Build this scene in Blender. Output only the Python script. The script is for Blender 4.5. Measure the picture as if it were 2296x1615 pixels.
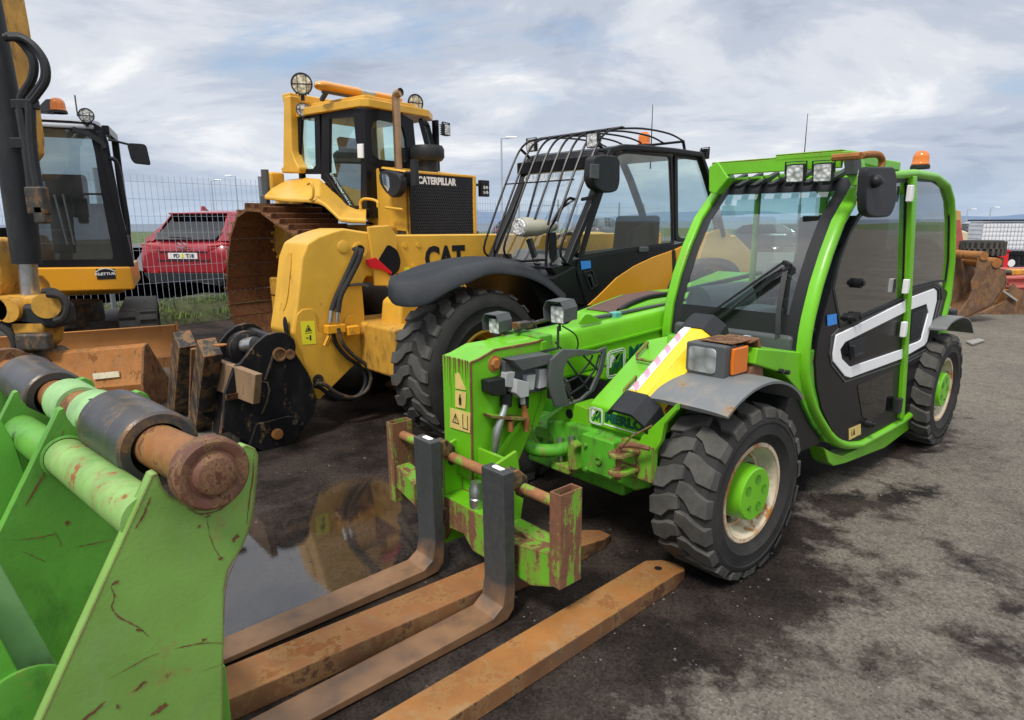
import bpy, bmesh, math, random
from mathutils import Vector, Matrix, Euler
from math import sin, cos, pi, radians as R, atan2, sqrt, hypot
S=bpy.context.scene
for o in list(bpy.data.objects): bpy.data.objects.remove(o)
random.seed(7)
F,CX,CY,HZ,ROLL,H=1450.0,1148.0,807.5,497.0,0.006108652381980153,1.65
PIT=math.atan((CY-HZ)/F)
FR={'W': ((0.0, 0.0, 0.0), 0), 'M': ((0.521, 3.463, 0.0), 221.5), 'T': ((-0.927, 5.437, 0.0), 222), 'D': ((-0.86, 7.77, 0.0), -36.9), 'E': ((-3.94, 7.5, 0.0), -62), 'G': ((-0.77, 1.6, 0.0), 47.5), 'U': ((-4.32, 7.3, 0.0), -63)}
cd=bpy.data.cameras.new("Camera"); cam=bpy.data.objects.new("Camera",cd); S.collection.objects.link(cam); S.camera=cam
cd.sensor_width=36; cd.sensor_fit='HORIZONTAL'; cd.lens=F/2296*36; cd.clip_start=.05; cd.clip_end=60000
cam.matrix_world=Matrix.Translation((0,0,H))@Matrix.Rotation(pi/2-PIT,4,'X')@Matrix.Rotation(-ROLL,4,'Z')
S.view_settings.view_transform='Standard'; S.view_settings.look='None'; S.view_settings.gamma=1; S.view_settings.exposure=0.45
S.cycles.max_bounces=8; S.cycles.transparent_max_bounces=16
# ---- world: overcast sky, Nishita under broken cloud
SUN_EL,SUN_AZ=R(55),R(207)   # azimuth of the sun measured from +Y clockwise
w=bpy.data.worlds.new("World"); S.world=w; w.use_nodes=True
N=w.node_tree.nodes; L=w.node_tree.links; N.clear()
def nn(N,t,**k):
    n=N.new(t)
    for a,b in k.items():
        if a.startswith('i_'): n.inputs[a[2:].replace('_',' ')].default_value=b
        else: setattr(n,a,b)
    return n
sky=nn(N,'ShaderNodeTexSky',sky_type='NISHITA',sun_disc=False,sun_elevation=SUN_EL,sun_rotation=SUN_AZ,air_density=1.3,dust_density=2.0)
tc=nn(N,'ShaderNodeTexCoord'); sep=nn(N,'ShaderNodeSeparateXYZ'); L.new(tc.outputs['Generated'],sep.inputs[0])
# project direction onto a cloud deck plane: x/(z+k)
def mth(N,L,op,a,b=None,c=None,clamp=False):
    m=N.new('ShaderNodeMath'); m.operation=op; m.use_clamp=clamp
    for i,v in enumerate((a,b,c)):
        if v is None: continue
        if isinstance(v,(int,float)): m.inputs[i].default_value=v
        else: L.new(v,m.inputs[i])
    return m.outputs[0]
zc=mth(N,L,'ADD',mth(N,L,'MAXIMUM',sep.outputs[2],0.0),.21)
cx=mth(N,L,'DIVIDE',sep.outputs[0],zc); cy=mth(N,L,'DIVIDE',sep.outputs[1],zc)
cmb=nn(N,'ShaderNodeCombineXYZ'); L.new(cx,cmb.inputs[0]); L.new(cy,cmb.inputs[1])
def wn(scale,detail,rough,off,dist=0):
    mp=nn(N,'ShaderNodeMapping'); mp.inputs['Location'].default_value=off; mp.inputs['Scale'].default_value=(.95,1.15,1); L.new(cmb.outputs[0],mp.inputs[0])
    t=nn(N,'ShaderNodeTexNoise'); t.inputs['Scale'].default_value=scale; t.inputs['Detail'].default_value=detail; t.inputs['Roughness'].default_value=rough; t.inputs['Distortion'].default_value=dist
    L.new(mp.outputs[0],t.inputs[0]); return t.outputs[0]
def ramp(N,L,src,stops,interp='EASE'):
    r=N.new('ShaderNodeValToRGB'); r.color_ramp.interpolation=interp
    e=r.color_ramp.elements
    while len(e)>1: e.remove(e[0])
    e[0].position=stops[0][0]; e[0].color=(*stops[0][1],1) if len(stops[0][1])==3 else stops[0][1]
    for p,c in stops[1:]:
        x=e.new(p); x.color=(*c,1)
    L.new(src,r.inputs[0]); return r.outputs[0]
def mixc(N,L,f,a,b,bt='MIX'):
    m=N.new('ShaderNodeMix'); m.data_type='RGBA'; m.blend_type=bt
    for i,v in ((0,f),(6,a),(7,b)):
        if isinstance(v,(int,float)): m.inputs[i].default_value=v
        elif isinstance(v,tuple): m.inputs[i].default_value=(*v,1) if len(v)==3 else v
        else: L.new(v,m.inputs[i])
    return m.outputs[2]
n1=wn(.85,8,.58,(3.1,1.7,0),.5); n2=wn(2.6,7,.6,(7.3,2.2,4),.3)
cov=ramp(N,L,mth(N,L,'ADD',mth(N,L,'MULTIPLY',n1,.72),mth(N,L,'MULTIPLY',n2,.28)),[(.30,(0,0,0)),(.44,(1,1,1))])
lum=wn(1.05,8,.6,(1.3,8.4,2),.4)
cc=ramp(N,L,lum,[(.34,(.44,.50,.62)),(.45,(.58,.64,.75)),(.55,(.78,.82,.89)),(.66,(1.06,1.06,1.06))])
skyc=mixc(N,L,1.0,sky.outputs[0],(.14,.14,.14),'MULTIPLY')
skyc=mixc(N,L,.55,skyc,(.42,.60,.90))
body=mixc(N,L,cov,skyc,cc)
# haze band of the horizon and the brighter upper half of an overcast sky
hz=ramp(N,L,sep.outputs[2],[(0,(1,1,1)),(.10,(.2,.2,.2)),(.22,(0,0,0))])
body=mixc(N,L,mth(N,L,'MULTIPLY',hz,.75),body,(.50,.62,.80))
up=ramp(N,L,sep.outputs[2],[(.34,(1,1,1)),(.80,(2.1,2.0,1.85))])
body=mixc(N,L,1.0,body,up,'MULTIPLY')
bg=nn(N,'ShaderNodeBackground'); bg.inputs[1].default_value=.69; L.new(body,bg.inputs[0])
wo=nn(N,'ShaderNodeOutputWorld'); L.new(bg.outputs[0],wo.inputs[0])
sd=bpy.data.lights.new("Sun",'SUN'); sd.energy=2.1; sd.angle=R(12); sd.color=(1,.95,.88)
sun=bpy.data.objects.new("Sun",sd); S.collection.objects.link(sun)
sdir=Vector((sin(SUN_AZ)*cos(SUN_EL),cos(SUN_AZ)*cos(SUN_EL),sin(SUN_EL)))
sun.rotation_euler=sdir.to_track_quat('Z','Y').to_euler()

# ================= helpers =================
def link(o,parent=None):
    S.collection.objects.link(o)
    if parent: o.parent=parent
    return o
def thing(name,label,cat,frame=None,group=None,loc=None,rz=0):
    o=bpy.data.objects.new(name,None); o.empty_display_size=.2; link(o)
    if frame:
        (x,y,z),yaw=FR[frame]; o.location=(x,y,z); o.rotation_euler=(0,0,R(yaw))
    elif loc: o.location=loc; o.rotation_euler=(0,0,rz)
    o['label']=label; o['category']=cat
    if group: o['group']=group
    return o
def tag(o,label,cat=None,group=None,kind=None):
    if label: o['label']=label
    if cat: o['category']=cat
    if group: o['group']=group
    if kind: o['kind']=kind
    return o
def copy_tree(o,parent=None):
    c=o.copy(); S.collection.objects.link(c); c.parent=parent
    for ch in [x for x in S.collection.objects if x.parent==o]: copy_tree(ch,c)
    return c
def rnd(pts,r,n=4):
    """fillet the corners of a closed 2D polygon (r number or list)"""
    out=[];m=len(pts)
    for i,p in enumerate(pts):
        p=Vector(p);a=Vector(pts[i-1]);b=Vector(pts[(i+1)%m]);rr=r[i] if isinstance(r,(list,tuple)) else r
        u=(a-p);v=(b-p)
        if rr<=0 or u.length<1e-6 or v.length<1e-6: out.append(tuple(p));continue
        d=min(rr,u.length*.49,v.length*.49);p0=p+u.normalized()*d;p1=p+v.normalized()*d
        for k in range(n+1):
            t=k/n;out.append(tuple((1-t)**2*p0+2*t*(1-t)*p+t*t*p1))
    return out
def inset(pts,d):
    m=len(pts);A=sum(pts[i][0]*pts[(i+1)%m][1]-pts[(i+1)%m][0]*pts[i][1] for i in range(m));s=1 if A>0 else -1
    out=[]
    for i in range(m):
        p=Vector(pts[i]);a=(p-Vector(pts[i-1]));b=(Vector(pts[(i+1)%m])-p)
        if a.length<1e-9:a=b
        if b.length<1e-9:b=a
        a.normalize();b.normalize()
        na=Vector((-a.y,a.x))*s;nb=Vector((-b.y,b.x))*s;nv=(na+nb)
        if nv.length<1e-6:nv=na
        nv.normalize();k=1/max(.45,nv.dot(na));out.append(tuple(p+nv*d*k))
    return out
def spl(pts,n=6):
    """Catmull-Rom through points"""
    P=[Vector(p) for p in pts];P=[2*P[0]-P[1]]+P+[2*P[-1]-P[-2]];out=[]
    for i in range(1,len(P)-2):
        for k in range(n):
            t=k/n;a,b,c,d=P[i-1:i+3]
            out.append(tuple(.5*((2*b)+(c-a)*t+(2*a-5*b+4*c-d)*t*t+(3*b-a-3*c+d)*t**3)))
    out.append(tuple(P[-2]));return out
AX={'x':lambda a,u,v:(a,u,v),'y':lambda a,u,v:(u,a,v),'z':lambda a,u,v:(u,v,a)}
class B:
    def __init__(s): s.v=[];s.f=[];s.mi=[];s.sm=[];s.m=0;s.smooth=False;s.T=None
    def add(s,vs,fs,sm=None):
        k=len(s.v)
        if s.T is not None: vs=[tuple(s.T@Vector(v)) for v in vs]
        s.v+=[tuple(v) for v in vs]
        for f in fs: s.f.append(tuple(i+k for i in f));s.mi.append(s.m);s.sm.append(s.smooth if sm is None else sm)
        return s
    def box(s,x0,x1,y0,y1,z0,z1):
        return s.add([(x,y,z) for z in(z0,z1) for y in(y0,y1) for x in(x0,x1)],[(0,2,3,1),(4,5,7,6),(0,1,5,4),(2,6,7,3),(0,4,6,2),(1,3,7,5)])
    def rbox(s,c,d,M=None):
        M=M or Matrix.Identity(3);c=Vector(c)
        vs=[tuple(c+M@Vector((x*d[0]/2,y*d[1]/2,z*d[2]/2))) for z in(-1,1) for y in(-1,1) for x in(-1,1)]
        return s.add(vs,[(0,2,3,1),(4,5,7,6),(0,1,5,4),(2,6,7,3),(0,4,6,2),(1,3,7,5)])
    def prism(s,pts,ax,a,b,sm=False):
        m=len(pts);g=AX[ax];vs=[g(a,*p) for p in pts]+[g(b,*p) for p in pts]
        return s.add(vs,[tuple(range(m))[::-1],tuple(range(m,2*m))]+[(i,(i+1)%m,m+(i+1)%m,m+i) for i in range(m)],sm)
    def frame(s,po,pi_,ax,a,b,sm=False):
        m=len(po);g=AX[ax];vs=[g(a,*p) for p in po]+[g(a,*p) for p in pi_]+[g(b,*p) for p in po]+[g(b,*p) for p in pi_];fs=[]
        for i in range(m):
            j=(i+1)%m;fs+=[(i,j,m+j,m+i),(2*m+i,3*m+i,3*m+j,2*m+j),(i,2*m+i,2*m+j,j),(m+i,m+j,3*m+j,3*m+i)]
        return s.add(vs,fs,sm)
    def frame3(s,po,pi_,nrm,t):
        """frame between two equal-length 3D loops with thickness t along nrm"""
        n=Vector(nrm)*t;m=len(po);vs=[tuple(p) for p in po]+[tuple(p) for p in pi_]+[tuple(Vector(p)+n) for p in po]+[tuple(Vector(p)+n) for p in pi_];fs=[]
        for i in range(m):
            j=(i+1)%m;fs+=[(i,j,m+j,m+i),(2*m+i,3*m+i,3*m+j,2*m+j),(i,2*m+i,2*m+j,j),(m+i,m+j,3*m+j,3*m+i)]
        return s.add(vs,fs)
    def slab(s,pts,t,nrm=None):
        """3D polygon thickened"""
        if nrm is None:
            nrm=Vector((0,0,0))
            for i in range(len(pts)):
                a=Vector(pts[i]);b=Vector(pts[(i+1)%len(pts)]);nrm+=a.cross(b)
            nrm.normalize()
        n=Vector(nrm)*t;m=len(pts);vs=[tuple(p) for p in pts]+[tuple(Vector(p)+n) for p in pts]
        return s.add(vs,[tuple(range(m))[::-1],tuple(range(m,2*m))]+[(i,(i+1)%m,m+(i+1)%m,m+i) for i in range(m)])
    def tube(s,pts,r,n=10,closed=False,caps=True,flat=1.0):
        P=[Vector(p) for p in pts];m=len(P);rs=r if isinstance(r,(list,tuple)) else [r]*m
        up=None;vs=[]
        for i in range(m):
            t=(P[(i+1)%m]-P[i-1]) if closed else (P[min(i+1,m-1)]-P[max(i-1,0)])
            t.normalize()
            if up is None:
                up=Vector((0,0,1)) if abs(t.z)<.9 else Vector((1,0,0))
            u=(up-t*up.dot(t))
            if u.length<1e-5:u=t.orthogonal()
            u.normalize();w_=t.cross(u);up=u
            for k in range(n):
                a=2*pi*k/n;vs.append(tuple(P[i]+(u*cos(a)*flat+w_*sin(a))*rs[i]))
        fs=[]
        for i in range(m if closed else m-1):
            for k in range(n):
                a=i*n+k;b=i*n+(k+1)%n;c=((i+1)%m)*n+(k+1)%n;d=((i+1)%m)*n+k;fs.append((a,b,c,d))
        s.add(vs,fs,True)
        if caps and not closed: s.add([vs[k] for k in range(n)],[tuple(range(n))[::-1]]);s.add([vs[(m-1)*n+k] for k in range(n)],[tuple(range(n))])
        return s
    def bar(s,pts,w_,h,up=(0,0,1)):
        """rectangular section swept along points"""
        P=[Vector(p) for p in pts];m=len(P);U=Vector(up);vs=[]
        for i in range(m):
            t=P[min(i+1,m-1)]-P[max(i-1,0)];t.normalize();sd=t.cross(U)
            if sd.length<1e-5: sd=t.orthogonal()
            sd.normalize();uu=sd.cross(t)
            for a,b in((-1,-1),(1,-1),(1,1),(-1,1)): vs.append(tuple(P[i]+sd*a*w_/2+uu*b*h/2))
        fs=[(3,2,1,0),tuple((m-1)*4+k for k in range(4))]
        for i in range(m-1):
            for k in range(4): a=i*4+k;b=i*4+(k+1)%4;fs.append((a,b,b+4,a+4))
        return s.add(vs,fs)
    def lathe(s,prof,ax='y',c=(0,0,0),n=32,a0=0,a1=2*pi,sm=True,close=False):
        full=abs(a1-a0-2*pi)<1e-6;m=len(prof);K=n if full else n+1;vs=[];cx_,cy_,cz_=c
        for i in range(K):
            a=a0+(a1-a0)*i/n
            for r,h in prof:
                p,q=r*cos(a),r*sin(a)
                vs.append({'y':(cx_+p,cy_+h,cz_+q),'x':(cx_+h,cy_+p,cz_+q),'z':(cx_+p,cy_+q,cz_+h)}[ax])
        fs=[]
        for i in range(n):
            j=(i+1)%K
            for k in range(m if close else m-1):
                k2=(k+1)%m;fs.append((i*m+k,i*m+k2,j*m+k2,j*m+k))
        return s.add(vs,fs,sm)
    def cyl(s,p,q,r,n=20,r2=None):
        return s.tube([p,q],[r,r if r2 is None else r2],n)
    def loft(s,secs,caps=True,sm=True,close=True):
        m=len(secs[0]);vs=[p for q in secs for p in q];fs=[]
        for i in range(len(secs)-1):
            for k in range(m if close else m-1): a=i*m+k;b=i*m+(k+1)%m;fs.append((a,b,b+m,a+m))
        s.add(vs,fs,sm)
        if caps: s.add(secs[0],[tuple(range(m))[::-1]],False);s.add(secs[-1],[tuple(range(m))],False)
        return s
    def sphere(s,c,r,n=14,zs=1,z0=-1.0):
        prof=[(max(1e-4,r*cos(a)),r*zs*sin(a)) for a in [max(z0*pi/2,-pi/2)+(pi/2-max(z0*pi/2,-pi/2))*i/8 for i in range(9)]]
        return s.lathe(prof,'z',c,n)
    def build(s,name,mat,parent=None,bev=0,ang=38,seg=2,recalc=True):
        me=bpy.data.meshes.new(name);me.from_pydata(s.v,[],s.f);mats=mat if isinstance(mat,(list,tuple)) else [mat]
        for m in mats: me.materials.append(m)
        me.polygons.foreach_set('material_index',s.mi);me.polygons.foreach_set('use_smooth',[True]*len(s.f))
        bm=bmesh.new();bm.from_mesh(me)
        if recalc: bmesh.ops.recalc_face_normals(bm,faces=bm.faces)
        ca=R(ang)
        for e in bm.edges:
            if len(e.link_faces)==2:
                e.smooth=e.calc_face_angle(0)<ca
            else: e.smooth=False
        bm.to_mesh(me);bm.free();me.update()
        o=bpy.data.objects.new(name,me);link(o,parent)
        if bev>0:
            mo=o.modifiers.new('bevel','BEVEL');mo.width=bev;mo.segments=seg;mo.limit_method='ANGLE';mo.angle_limit=R(32);mo.harden_normals=True;mo.use_clamp_overlap=True
        return o
def text(name,s,o,xd,ud,h,mat,parent,wscale=1,bold=.0,ext=.0015,align='LEFT'):
    """raised lettering: origin o, reading direction xd, up ud, cap height h"""
    cu=bpy.data.curves.new(name,'FONT');cu.body=s;cu.size=h/.7;cu.extrude=ext;cu.offset=bold*h;cu.align_x=align;cu.resolution_u=3
    ob=bpy.data.objects.new(name,cu);link(ob);dg=bpy.context.evaluated_depsgraph_get();me=bpy.data.meshes.new_from_object(ob.evaluated_get(dg));bpy.data.objects.remove(ob)
    xd=Vector(xd).normalized();ud=Vector(ud);ud=(ud-xd*ud.dot(xd)).normalized();nd=xd.cross(ud);M=Matrix((xd*wscale,ud,nd)).transposed()
    for v in me.vertices: v.co=Vector(o)+M@v.co
    me.materials.clear();me.materials.append(mat);r=bpy.data.objects.new(name,me);link(r,parent);return r

# ================= materials =================
def mat_(name):
    m=bpy.data.materials.new(name);m.use_nodes=True;N=m.node_tree.nodes;L=m.node_tree.links
    return m,N,L,N['Principled BSDF']
RUST=(.17,.065,.025);RUSTL=(.36,.15,.05)
def paint(name,base,rough=.4,metal=0,rust=0,rustc=RUST,var=.12,dirt=.15,scale=1.0,edge=0,coat=0,bump=.15,streak=0,dirtc=(.10,.085,.065),spec=.38):
    m,N,L,P=mat_(name)
    tc=nn(N,'ShaderNodeTexCoord');co=tc.outputs['Object']
    def noise(sc,det=6,ro=.6,off=0,st=None,dist=0):
        mp=nn(N,'ShaderNodeMapping');mp.inputs['Location'].default_value=(off,off*.7,off*1.3)
        if st:mp.inputs['Scale'].default_value=st
        L.new(co,mp.inputs[0]);t=nn(N,'ShaderNodeTexNoise');t.inputs['Scale'].default_value=sc;t.inputs['Detail'].default_value=det;t.inputs['Roughness'].default_value=ro;t.inputs['Distortion'].default_value=dist
        L.new(mp.outputs[0],t.inputs[0]);return t.outputs[0]
    g=noise(2.2*scale,5,.6,1)
    v=nn(N,'ShaderNodeMapRange');v.inputs[1].default_value=.3;v.inputs[2].default_value=.7;v.inputs[3].default_value=1-var;v.inputs[4].default_value=1+var;L.new(g,v.inputs[0])
    col=mixc(N,L,1.0,base,(1,1,1),'MULTIPLY');hs=nn(N,'ShaderNodeHueSaturation');L.new(col,hs.inputs['Color']);L.new(v.outputs[0],hs.inputs['Value']);col=hs.outputs[0]
    ro=rough
    if dirt:
        dm=ramp(N,L,noise(5*scale,8,.7,5,(1,1,.45)),[(.48,(0,0,0)),(.75,(1,1,1))])
        f=mth(N,L,'MULTIPLY',dm,dirt*2,clamp=True);col=mixc(N,L,f,col,dirtc);ro=mth(N,L,'ADD',mth(N,L,'MULTIPLY',f,.35),rough,clamp=True)
    bsrc=None
    if rust or edge:
        a=noise(4.5*scale,9,.68,9,(1,1,.6),.3);b=noise(26*scale,4,.6,3)
        x=mth(N,L,'ADD',mth(N,L,'MULTIPLY',a,.8),mth(N,L,'MULTIPLY',b,.2))
        if streak: x=mth(N,L,'ADD',mth(N,L,'MULTIPLY',x,1-streak),mth(N,L,'MULTIPLY',noise(11*scale,5,.6,2,(1,1,.06)),streak))
        thr=.72-.42*rust
        if edge:
            bv=nn(N,'ShaderNodeBevel',samples=4);bv.inputs[0].default_value=edge;ge=nn(N,'ShaderNodeNewGeometry');vm=nn(N,'ShaderNodeVectorMath',operation='DOT_PRODUCT')
            L.new(bv.outputs[0],vm.inputs[0]);L.new(ge.outputs['Normal'],vm.inputs[1]);e=mth(N,L,'MULTIPLY',mth(N,L,'SUBTRACT',1,vm.outputs['Value']),1.1)
            x=mth(N,L,'ADD',x,e)
        rm=nn(N,'ShaderNodeMapRange');rm.inputs[1].default_value=thr;rm.inputs[2].default_value=thr+.035;L.new(x,rm.inputs[0])
        rc=mixc(N,L,noise(14*scale,6,.7,7),tuple(c*.45 for c in rustc),tuple(min(1,c*1.7) for c in rustc))
        hl=nn(N,'ShaderNodeMapRange');hl.inputs[1].default_value=thr-.06;hl.inputs[2].default_value=thr;L.new(x,hl.inputs[0])
        col=mixc(N,L,mth(N,L,'MULTIPLY',hl.outputs[0],.45),col,(.30,.19,.07));col=mixc(N,L,rm.outputs[0],col,rc)
        ro=mth(N,L,'ADD',mth(N,L,'MULTIPLY',rm.outputs[0],.4),ro,clamp=True);bsrc=rm.outputs[0]
        if metal: L.new(mth(N,L,'MULTIPLY',mth(N,L,'SUBTRACT',1,rm.outputs[0]),metal),P.inputs['Metallic'])
    elif metal: P.inputs['Metallic'].default_value=metal
    L.new(col,P.inputs['Base Color'])
    if isinstance(ro,(int,float)): P.inputs['Roughness'].default_value=ro
    else: L.new(ro,P.inputs['Roughness'])
    P.inputs['Specular IOR Level'].default_value=spec
    if coat: P.inputs['Coat Weight'].default_value=coat;P.inputs['Coat Roughness'].default_value=.12
    if bump:
        bn=nn(N,'ShaderNodeBump');bn.inputs['Strength'].default_value=bump;bn.inputs['Distance'].default_value=.004
        hgt=noise(60*scale,4,.6,4)
        if bsrc is not None: hgt=mth(N,L,'SUBTRACT',hgt,mth(N,L,'MULTIPLY',bsrc,mth(N,L,'SUBTRACT',1.2,noise(90*scale,3,.6,8))))
        L.new(hgt,bn.inputs['Height']);L.new(bn.outputs[0],P.inputs['Normal'])
    return m
def glass(name,tint=(.8,.95,.92),dens=.0,refl=1.0,rough=.0,dust=.06):
    m,N,L,P=mat_(name);N.remove(P);out=N['Material Output']
    tr=nn(N,'ShaderNodeBsdfTransparent');tr.inputs[0].default_value=(*tint,1)
    gl=nn(N,'ShaderNodeBsdfGlossy');gl.inputs['Roughness'].default_value=rough;gl.inputs[0].default_value=(1,1,1,1)
    fr=nn(N,'ShaderNodeFresnel');fr.inputs[0].default_value=1.52
    ge=nn(N,'ShaderNodeNewGeometry');L.new(mth(N,L,'SUBTRACT',1.52,mth(N,L,'MULTIPLY',ge.outputs['Backfacing'],1.52-1/1.52)),fr.inputs[0])
    f=mth(N,L,'MULTIPLY',fr.outputs[0],refl*1.2,clamp=True)
    mx=nn(N,'ShaderNodeMixShader');L.new(f,mx.inputs[0]);L.new(tr.outputs[0],mx.inputs[1]);L.new(gl.outputs[0],mx.inputs[2])
    last=mx.outputs[0]
    if dust:
        df=nn(N,'ShaderNodeBsdfDiffuse');df.inputs[0].default_value=(.45,.43,.40,1);tc=nn(N,'ShaderNodeTexCoord');t=nn(N,'ShaderNodeTexNoise');t.inputs['Scale'].default_value=3;t.inputs['Detail'].default_value=7;L.new(tc.outputs['Object'],t.inputs[0])
        mx2=nn(N,'ShaderNodeMixShader');L.new(mth(N,L,'MULTIPLY',mth(N,L,'POWER',t.outputs[0],2),dust*3.5),mx2.inputs[0]);L.new(last,mx2.inputs[1]);L.new(df.outputs[0],mx2.inputs[2]);last=mx2.outputs[0]
    L.new(last,out.inputs[0]);return m
def lens(name,col,rough=.15,trans=.0,emit=None,grid=0):
    m,N,L,P=mat_(name);P.inputs['Base Color'].default_value=(*col,1);P.inputs['Roughness'].default_value=rough;P.inputs['Transmission Weight'].default_value=trans;P.inputs['Coat Weight'].default_value=.6
    if grid:
        tc=nn(N,'ShaderNodeTexCoord');v=nn(N,'ShaderNodeTexVoronoi');v.inputs['Scale'].default_value=grid;L.new(tc.outputs['Object'],v.inputs[0])
        L.new(mixc(N,L,mth(N,L,'MULTIPLY',v.outputs['Distance'],1.1,clamp=True),tuple(min(1,c*1.5) for c in col),tuple(c*.35 for c in col)),P.inputs['Base Color'])
        bn=nn(N,'ShaderNodeBump');bn.inputs['Strength'].default_value=.8;bn.inputs['Distance'].default_value=.01;L.new(v.outputs['Distance'],bn.inputs['Height']);L.new(bn.outputs[0],P.inputs['Normal'])
    return m
def plain(name,col,rough=.6,metal=0,var=.1): return paint(name,col,rough,metal,var=var,dirt=0,bump=0)
M={}
M['green']=paint('green paint',(.145,.465,.012),.36,rust=.13,dirt=.13,coat=.15,var=.14,scale=1.3,bump=.12,dirtc=(.17,.33,.06))
M['greenedge']=paint('green paint worn at edges',(.145,.465,.012),.36,rust=.17,edge=.014,dirt=.1,coat=.2,var=.1,scale=1.5,bump=.1,rustc=(.20,.075,.03))
M['greenold']=paint('green paint peeling',(.13,.42,.02),.5,rust=.50,edge=.02,dirt=.15,streak=.35,var=.15,scale=2.0,rustc=(.16,.07,.035),bump=.3)
M['greendirt']=paint('green paint grimy',(.085,.36,.02),.5,rust=.27,edge=.01,dirt=.45,var=.25,scale=2.4,rustc=(.12,.065,.035),dirtc=(.05,.075,.02))
M['bracket']=paint('weathered green paint',(.185,.36,.07),.47,rust=.16,edge=.022,dirt=.22,var=.2,scale=1.4,rustc=(.10,.045,.025),bump=.2,coat=.15,dirtc=(.22,.36,.14))
M['bracketpale']=paint('faded pale green paint',(.26,.46,.19),.5,rust=.2,dirt=.25,var=.2,scale=2.2,rustc=(.2,.10,.05))
M['black']=paint('black paint',(.011,.011,.013),.32,dirt=.03,spec=.22,coat=0,var=.2,bump=.05,dirtc=(.06,.055,.05))
M['blackworn']=paint('black paint chipped',(.010,.010,.012),.38,spec=.25,rust=.2,edge=.008,dirt=.12,rustc=(.20,.11,.06),scale=2,var=.2,dirtc=(.07,.065,.055))
M['blackrust']=paint('black paint on rusty steel',(.02,.02,.022),.45,rust=.42,edge=.012,streak=.3,dirt=.3,rustc=(.22,.095,.04),scale=2.2,dirtc=(.12,.10,.08))
M['shoe']=paint('rusty track shoe',(.17,.07,.035),.55,metal=.2,rust=.45,rustc=(.12,.05,.028),dirt=.25,var=.25,scale=2,bump=.25,dirtc=(.16,.11,.07))
M['bladep']=paint('faded orange blade',(.46,.20,.06),.6,rust=.22,rustc=(.26,.10,.03),dirt=.2,var=.15,scale=1.5,bump=.2,dirtc=(.30,.20,.12))
M['rust2']=paint('rusty orange tine',(.31,.13,.034),.7,rust=.40,rustc=(.24,.095,.03),dirt=.3,var=.25,scale=1.6,bump=.35,dirtc=(.30,.22,.12),edge=.006)
M['bracketd']=paint('green paint with grime',(.11,.32,.045),.45,rust=.14,dirt=.35,var=.2,scale=1.6,rustc=(.10,.045,.025),bump=.2,dirtc=(.04,.13,.02))
M['bracketb']=paint('fresh green paint',(.13,.42,.05),.45,rust=.1,dirt=.1,var=.12,scale=1.2,rustc=(.10,.045,.025),bump=.15,edge=.006)
M['bracketpale2']=paint('pale worn green paint',(.21,.40,.16),.5,rust=.1,dirt=.3,var=.15,scale=1.6,rustc=(.10,.06,.03))
M['tubep']=paint('worn pale green tube',(.22,.38,.11),.5,rust=.36,dirt=.5,var=.25,scale=3,rustc=(.22,.09,.03),streak=.0,dirtc=(.10,.32,.05))
M['rusto2']=paint('greasy orange rust',(.26,.105,.03),.5,rust=.45,rustc=(.14,.055,.025),var=.25,scale=2,dirt=.2,bump=.2)
M['pinhead']=paint('brown rusted pin head',(.13,.055,.035),.6,rust=.45,rustc=(.10,.04,.025),var=.25,scale=4,dirt=.25,bump=.4,dirtc=(.20,.10,.05))
M['postrust']=paint('rust with green remains',(.12,.40,.02),.55,rust=.62,streak=.45,rustc=(.17,.075,.04),dirt=.1,scale=2.2,bump=.3,edge=.01)
M['headg']=paint('green paint rusting at the edges',(.14,.465,.012),.36,rust=.24,edge=.022,streak=.25,dirt=.08,coat=.2,var=.1,scale=1.7,rustc=(.19,.075,.03),bump=.12)
M['weldrust']=paint('brown edge rust',(.16,.065,.028),.65,rust=.3,scale=5,var=.3,bump=.3)
M['pinkp']=paint('faded dull red paint',(.42,.10,.08),.6,rust=.15,dirt=.25,var=.2,scale=2)
M['redb']=plain('bright red plastic',(.72,.02,.02),.45)
M['rustb']=paint('brown rusty bucket',(.14,.075,.045),.7,rust=.4,rustc=(.22,.09,.035),var=.3,dirt=.25,scale=2.4)
M['fork']=paint('dark fork steel',(.03,.032,.035),.42,metal=.2,rust=.10,edge=.005,dirt=.2,rustc=(.20,.10,.05),scale=1.8,var=.3,dirtc=(.12,.10,.09),bump=.15)
M['plastic']=paint('grey plastic',(.075,.08,.085),.5,dirt=.12,var=.12,bump=.1,dirtc=(.2,.19,.17))
M['dplastic']=paint('dark plastic',(.022,.024,.027),.5,spec=.25,dirt=.1,var=.15,bump=.08,dirtc=(.12,.11,.10))
M['fender']=paint('grey mudguard',(.15,.16,.165),.5,rust=.17,rustc=(.22,.12,.05),dirt=.30,var=.12,bump=.1,dirtc=(.33,.27,.20))
M['rubber']=paint('tyre rubber',(.032,.031,.030),.75,dirt=.25,var=.3,scale=2,bump=.5,dirtc=(.06,.056,.05),spec=.2)
M['tread']=paint('dusty tyre tread',(.080,.077,.071),.8,dirt=.35,var=.3,scale=3,bump=.7,dirtc=(.13,.12,.105),spec=.2)
M['rim']=paint('cream rim',(.62,.55,.42),.5,rust=.40,edge=.02,dirt=.25,rustc=(.36,.15,.03),scale=2.2,var=.15)
M['rust']=paint('rusty steel',(.28,.118,.04),.75,rust=.42,rustc=(.22,.085,.028),dirt=.25,var=.25,scale=1.6,bump=.35,dirtc=(.20,.15,.10),streak=0)
M['rustd']=paint('dark rusty steel',(.15,.062,.03),.7,rust=.45,rustc=(.10,.045,.025),dirt=.2,var=.3,scale=2.4,bump=.4)
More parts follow.
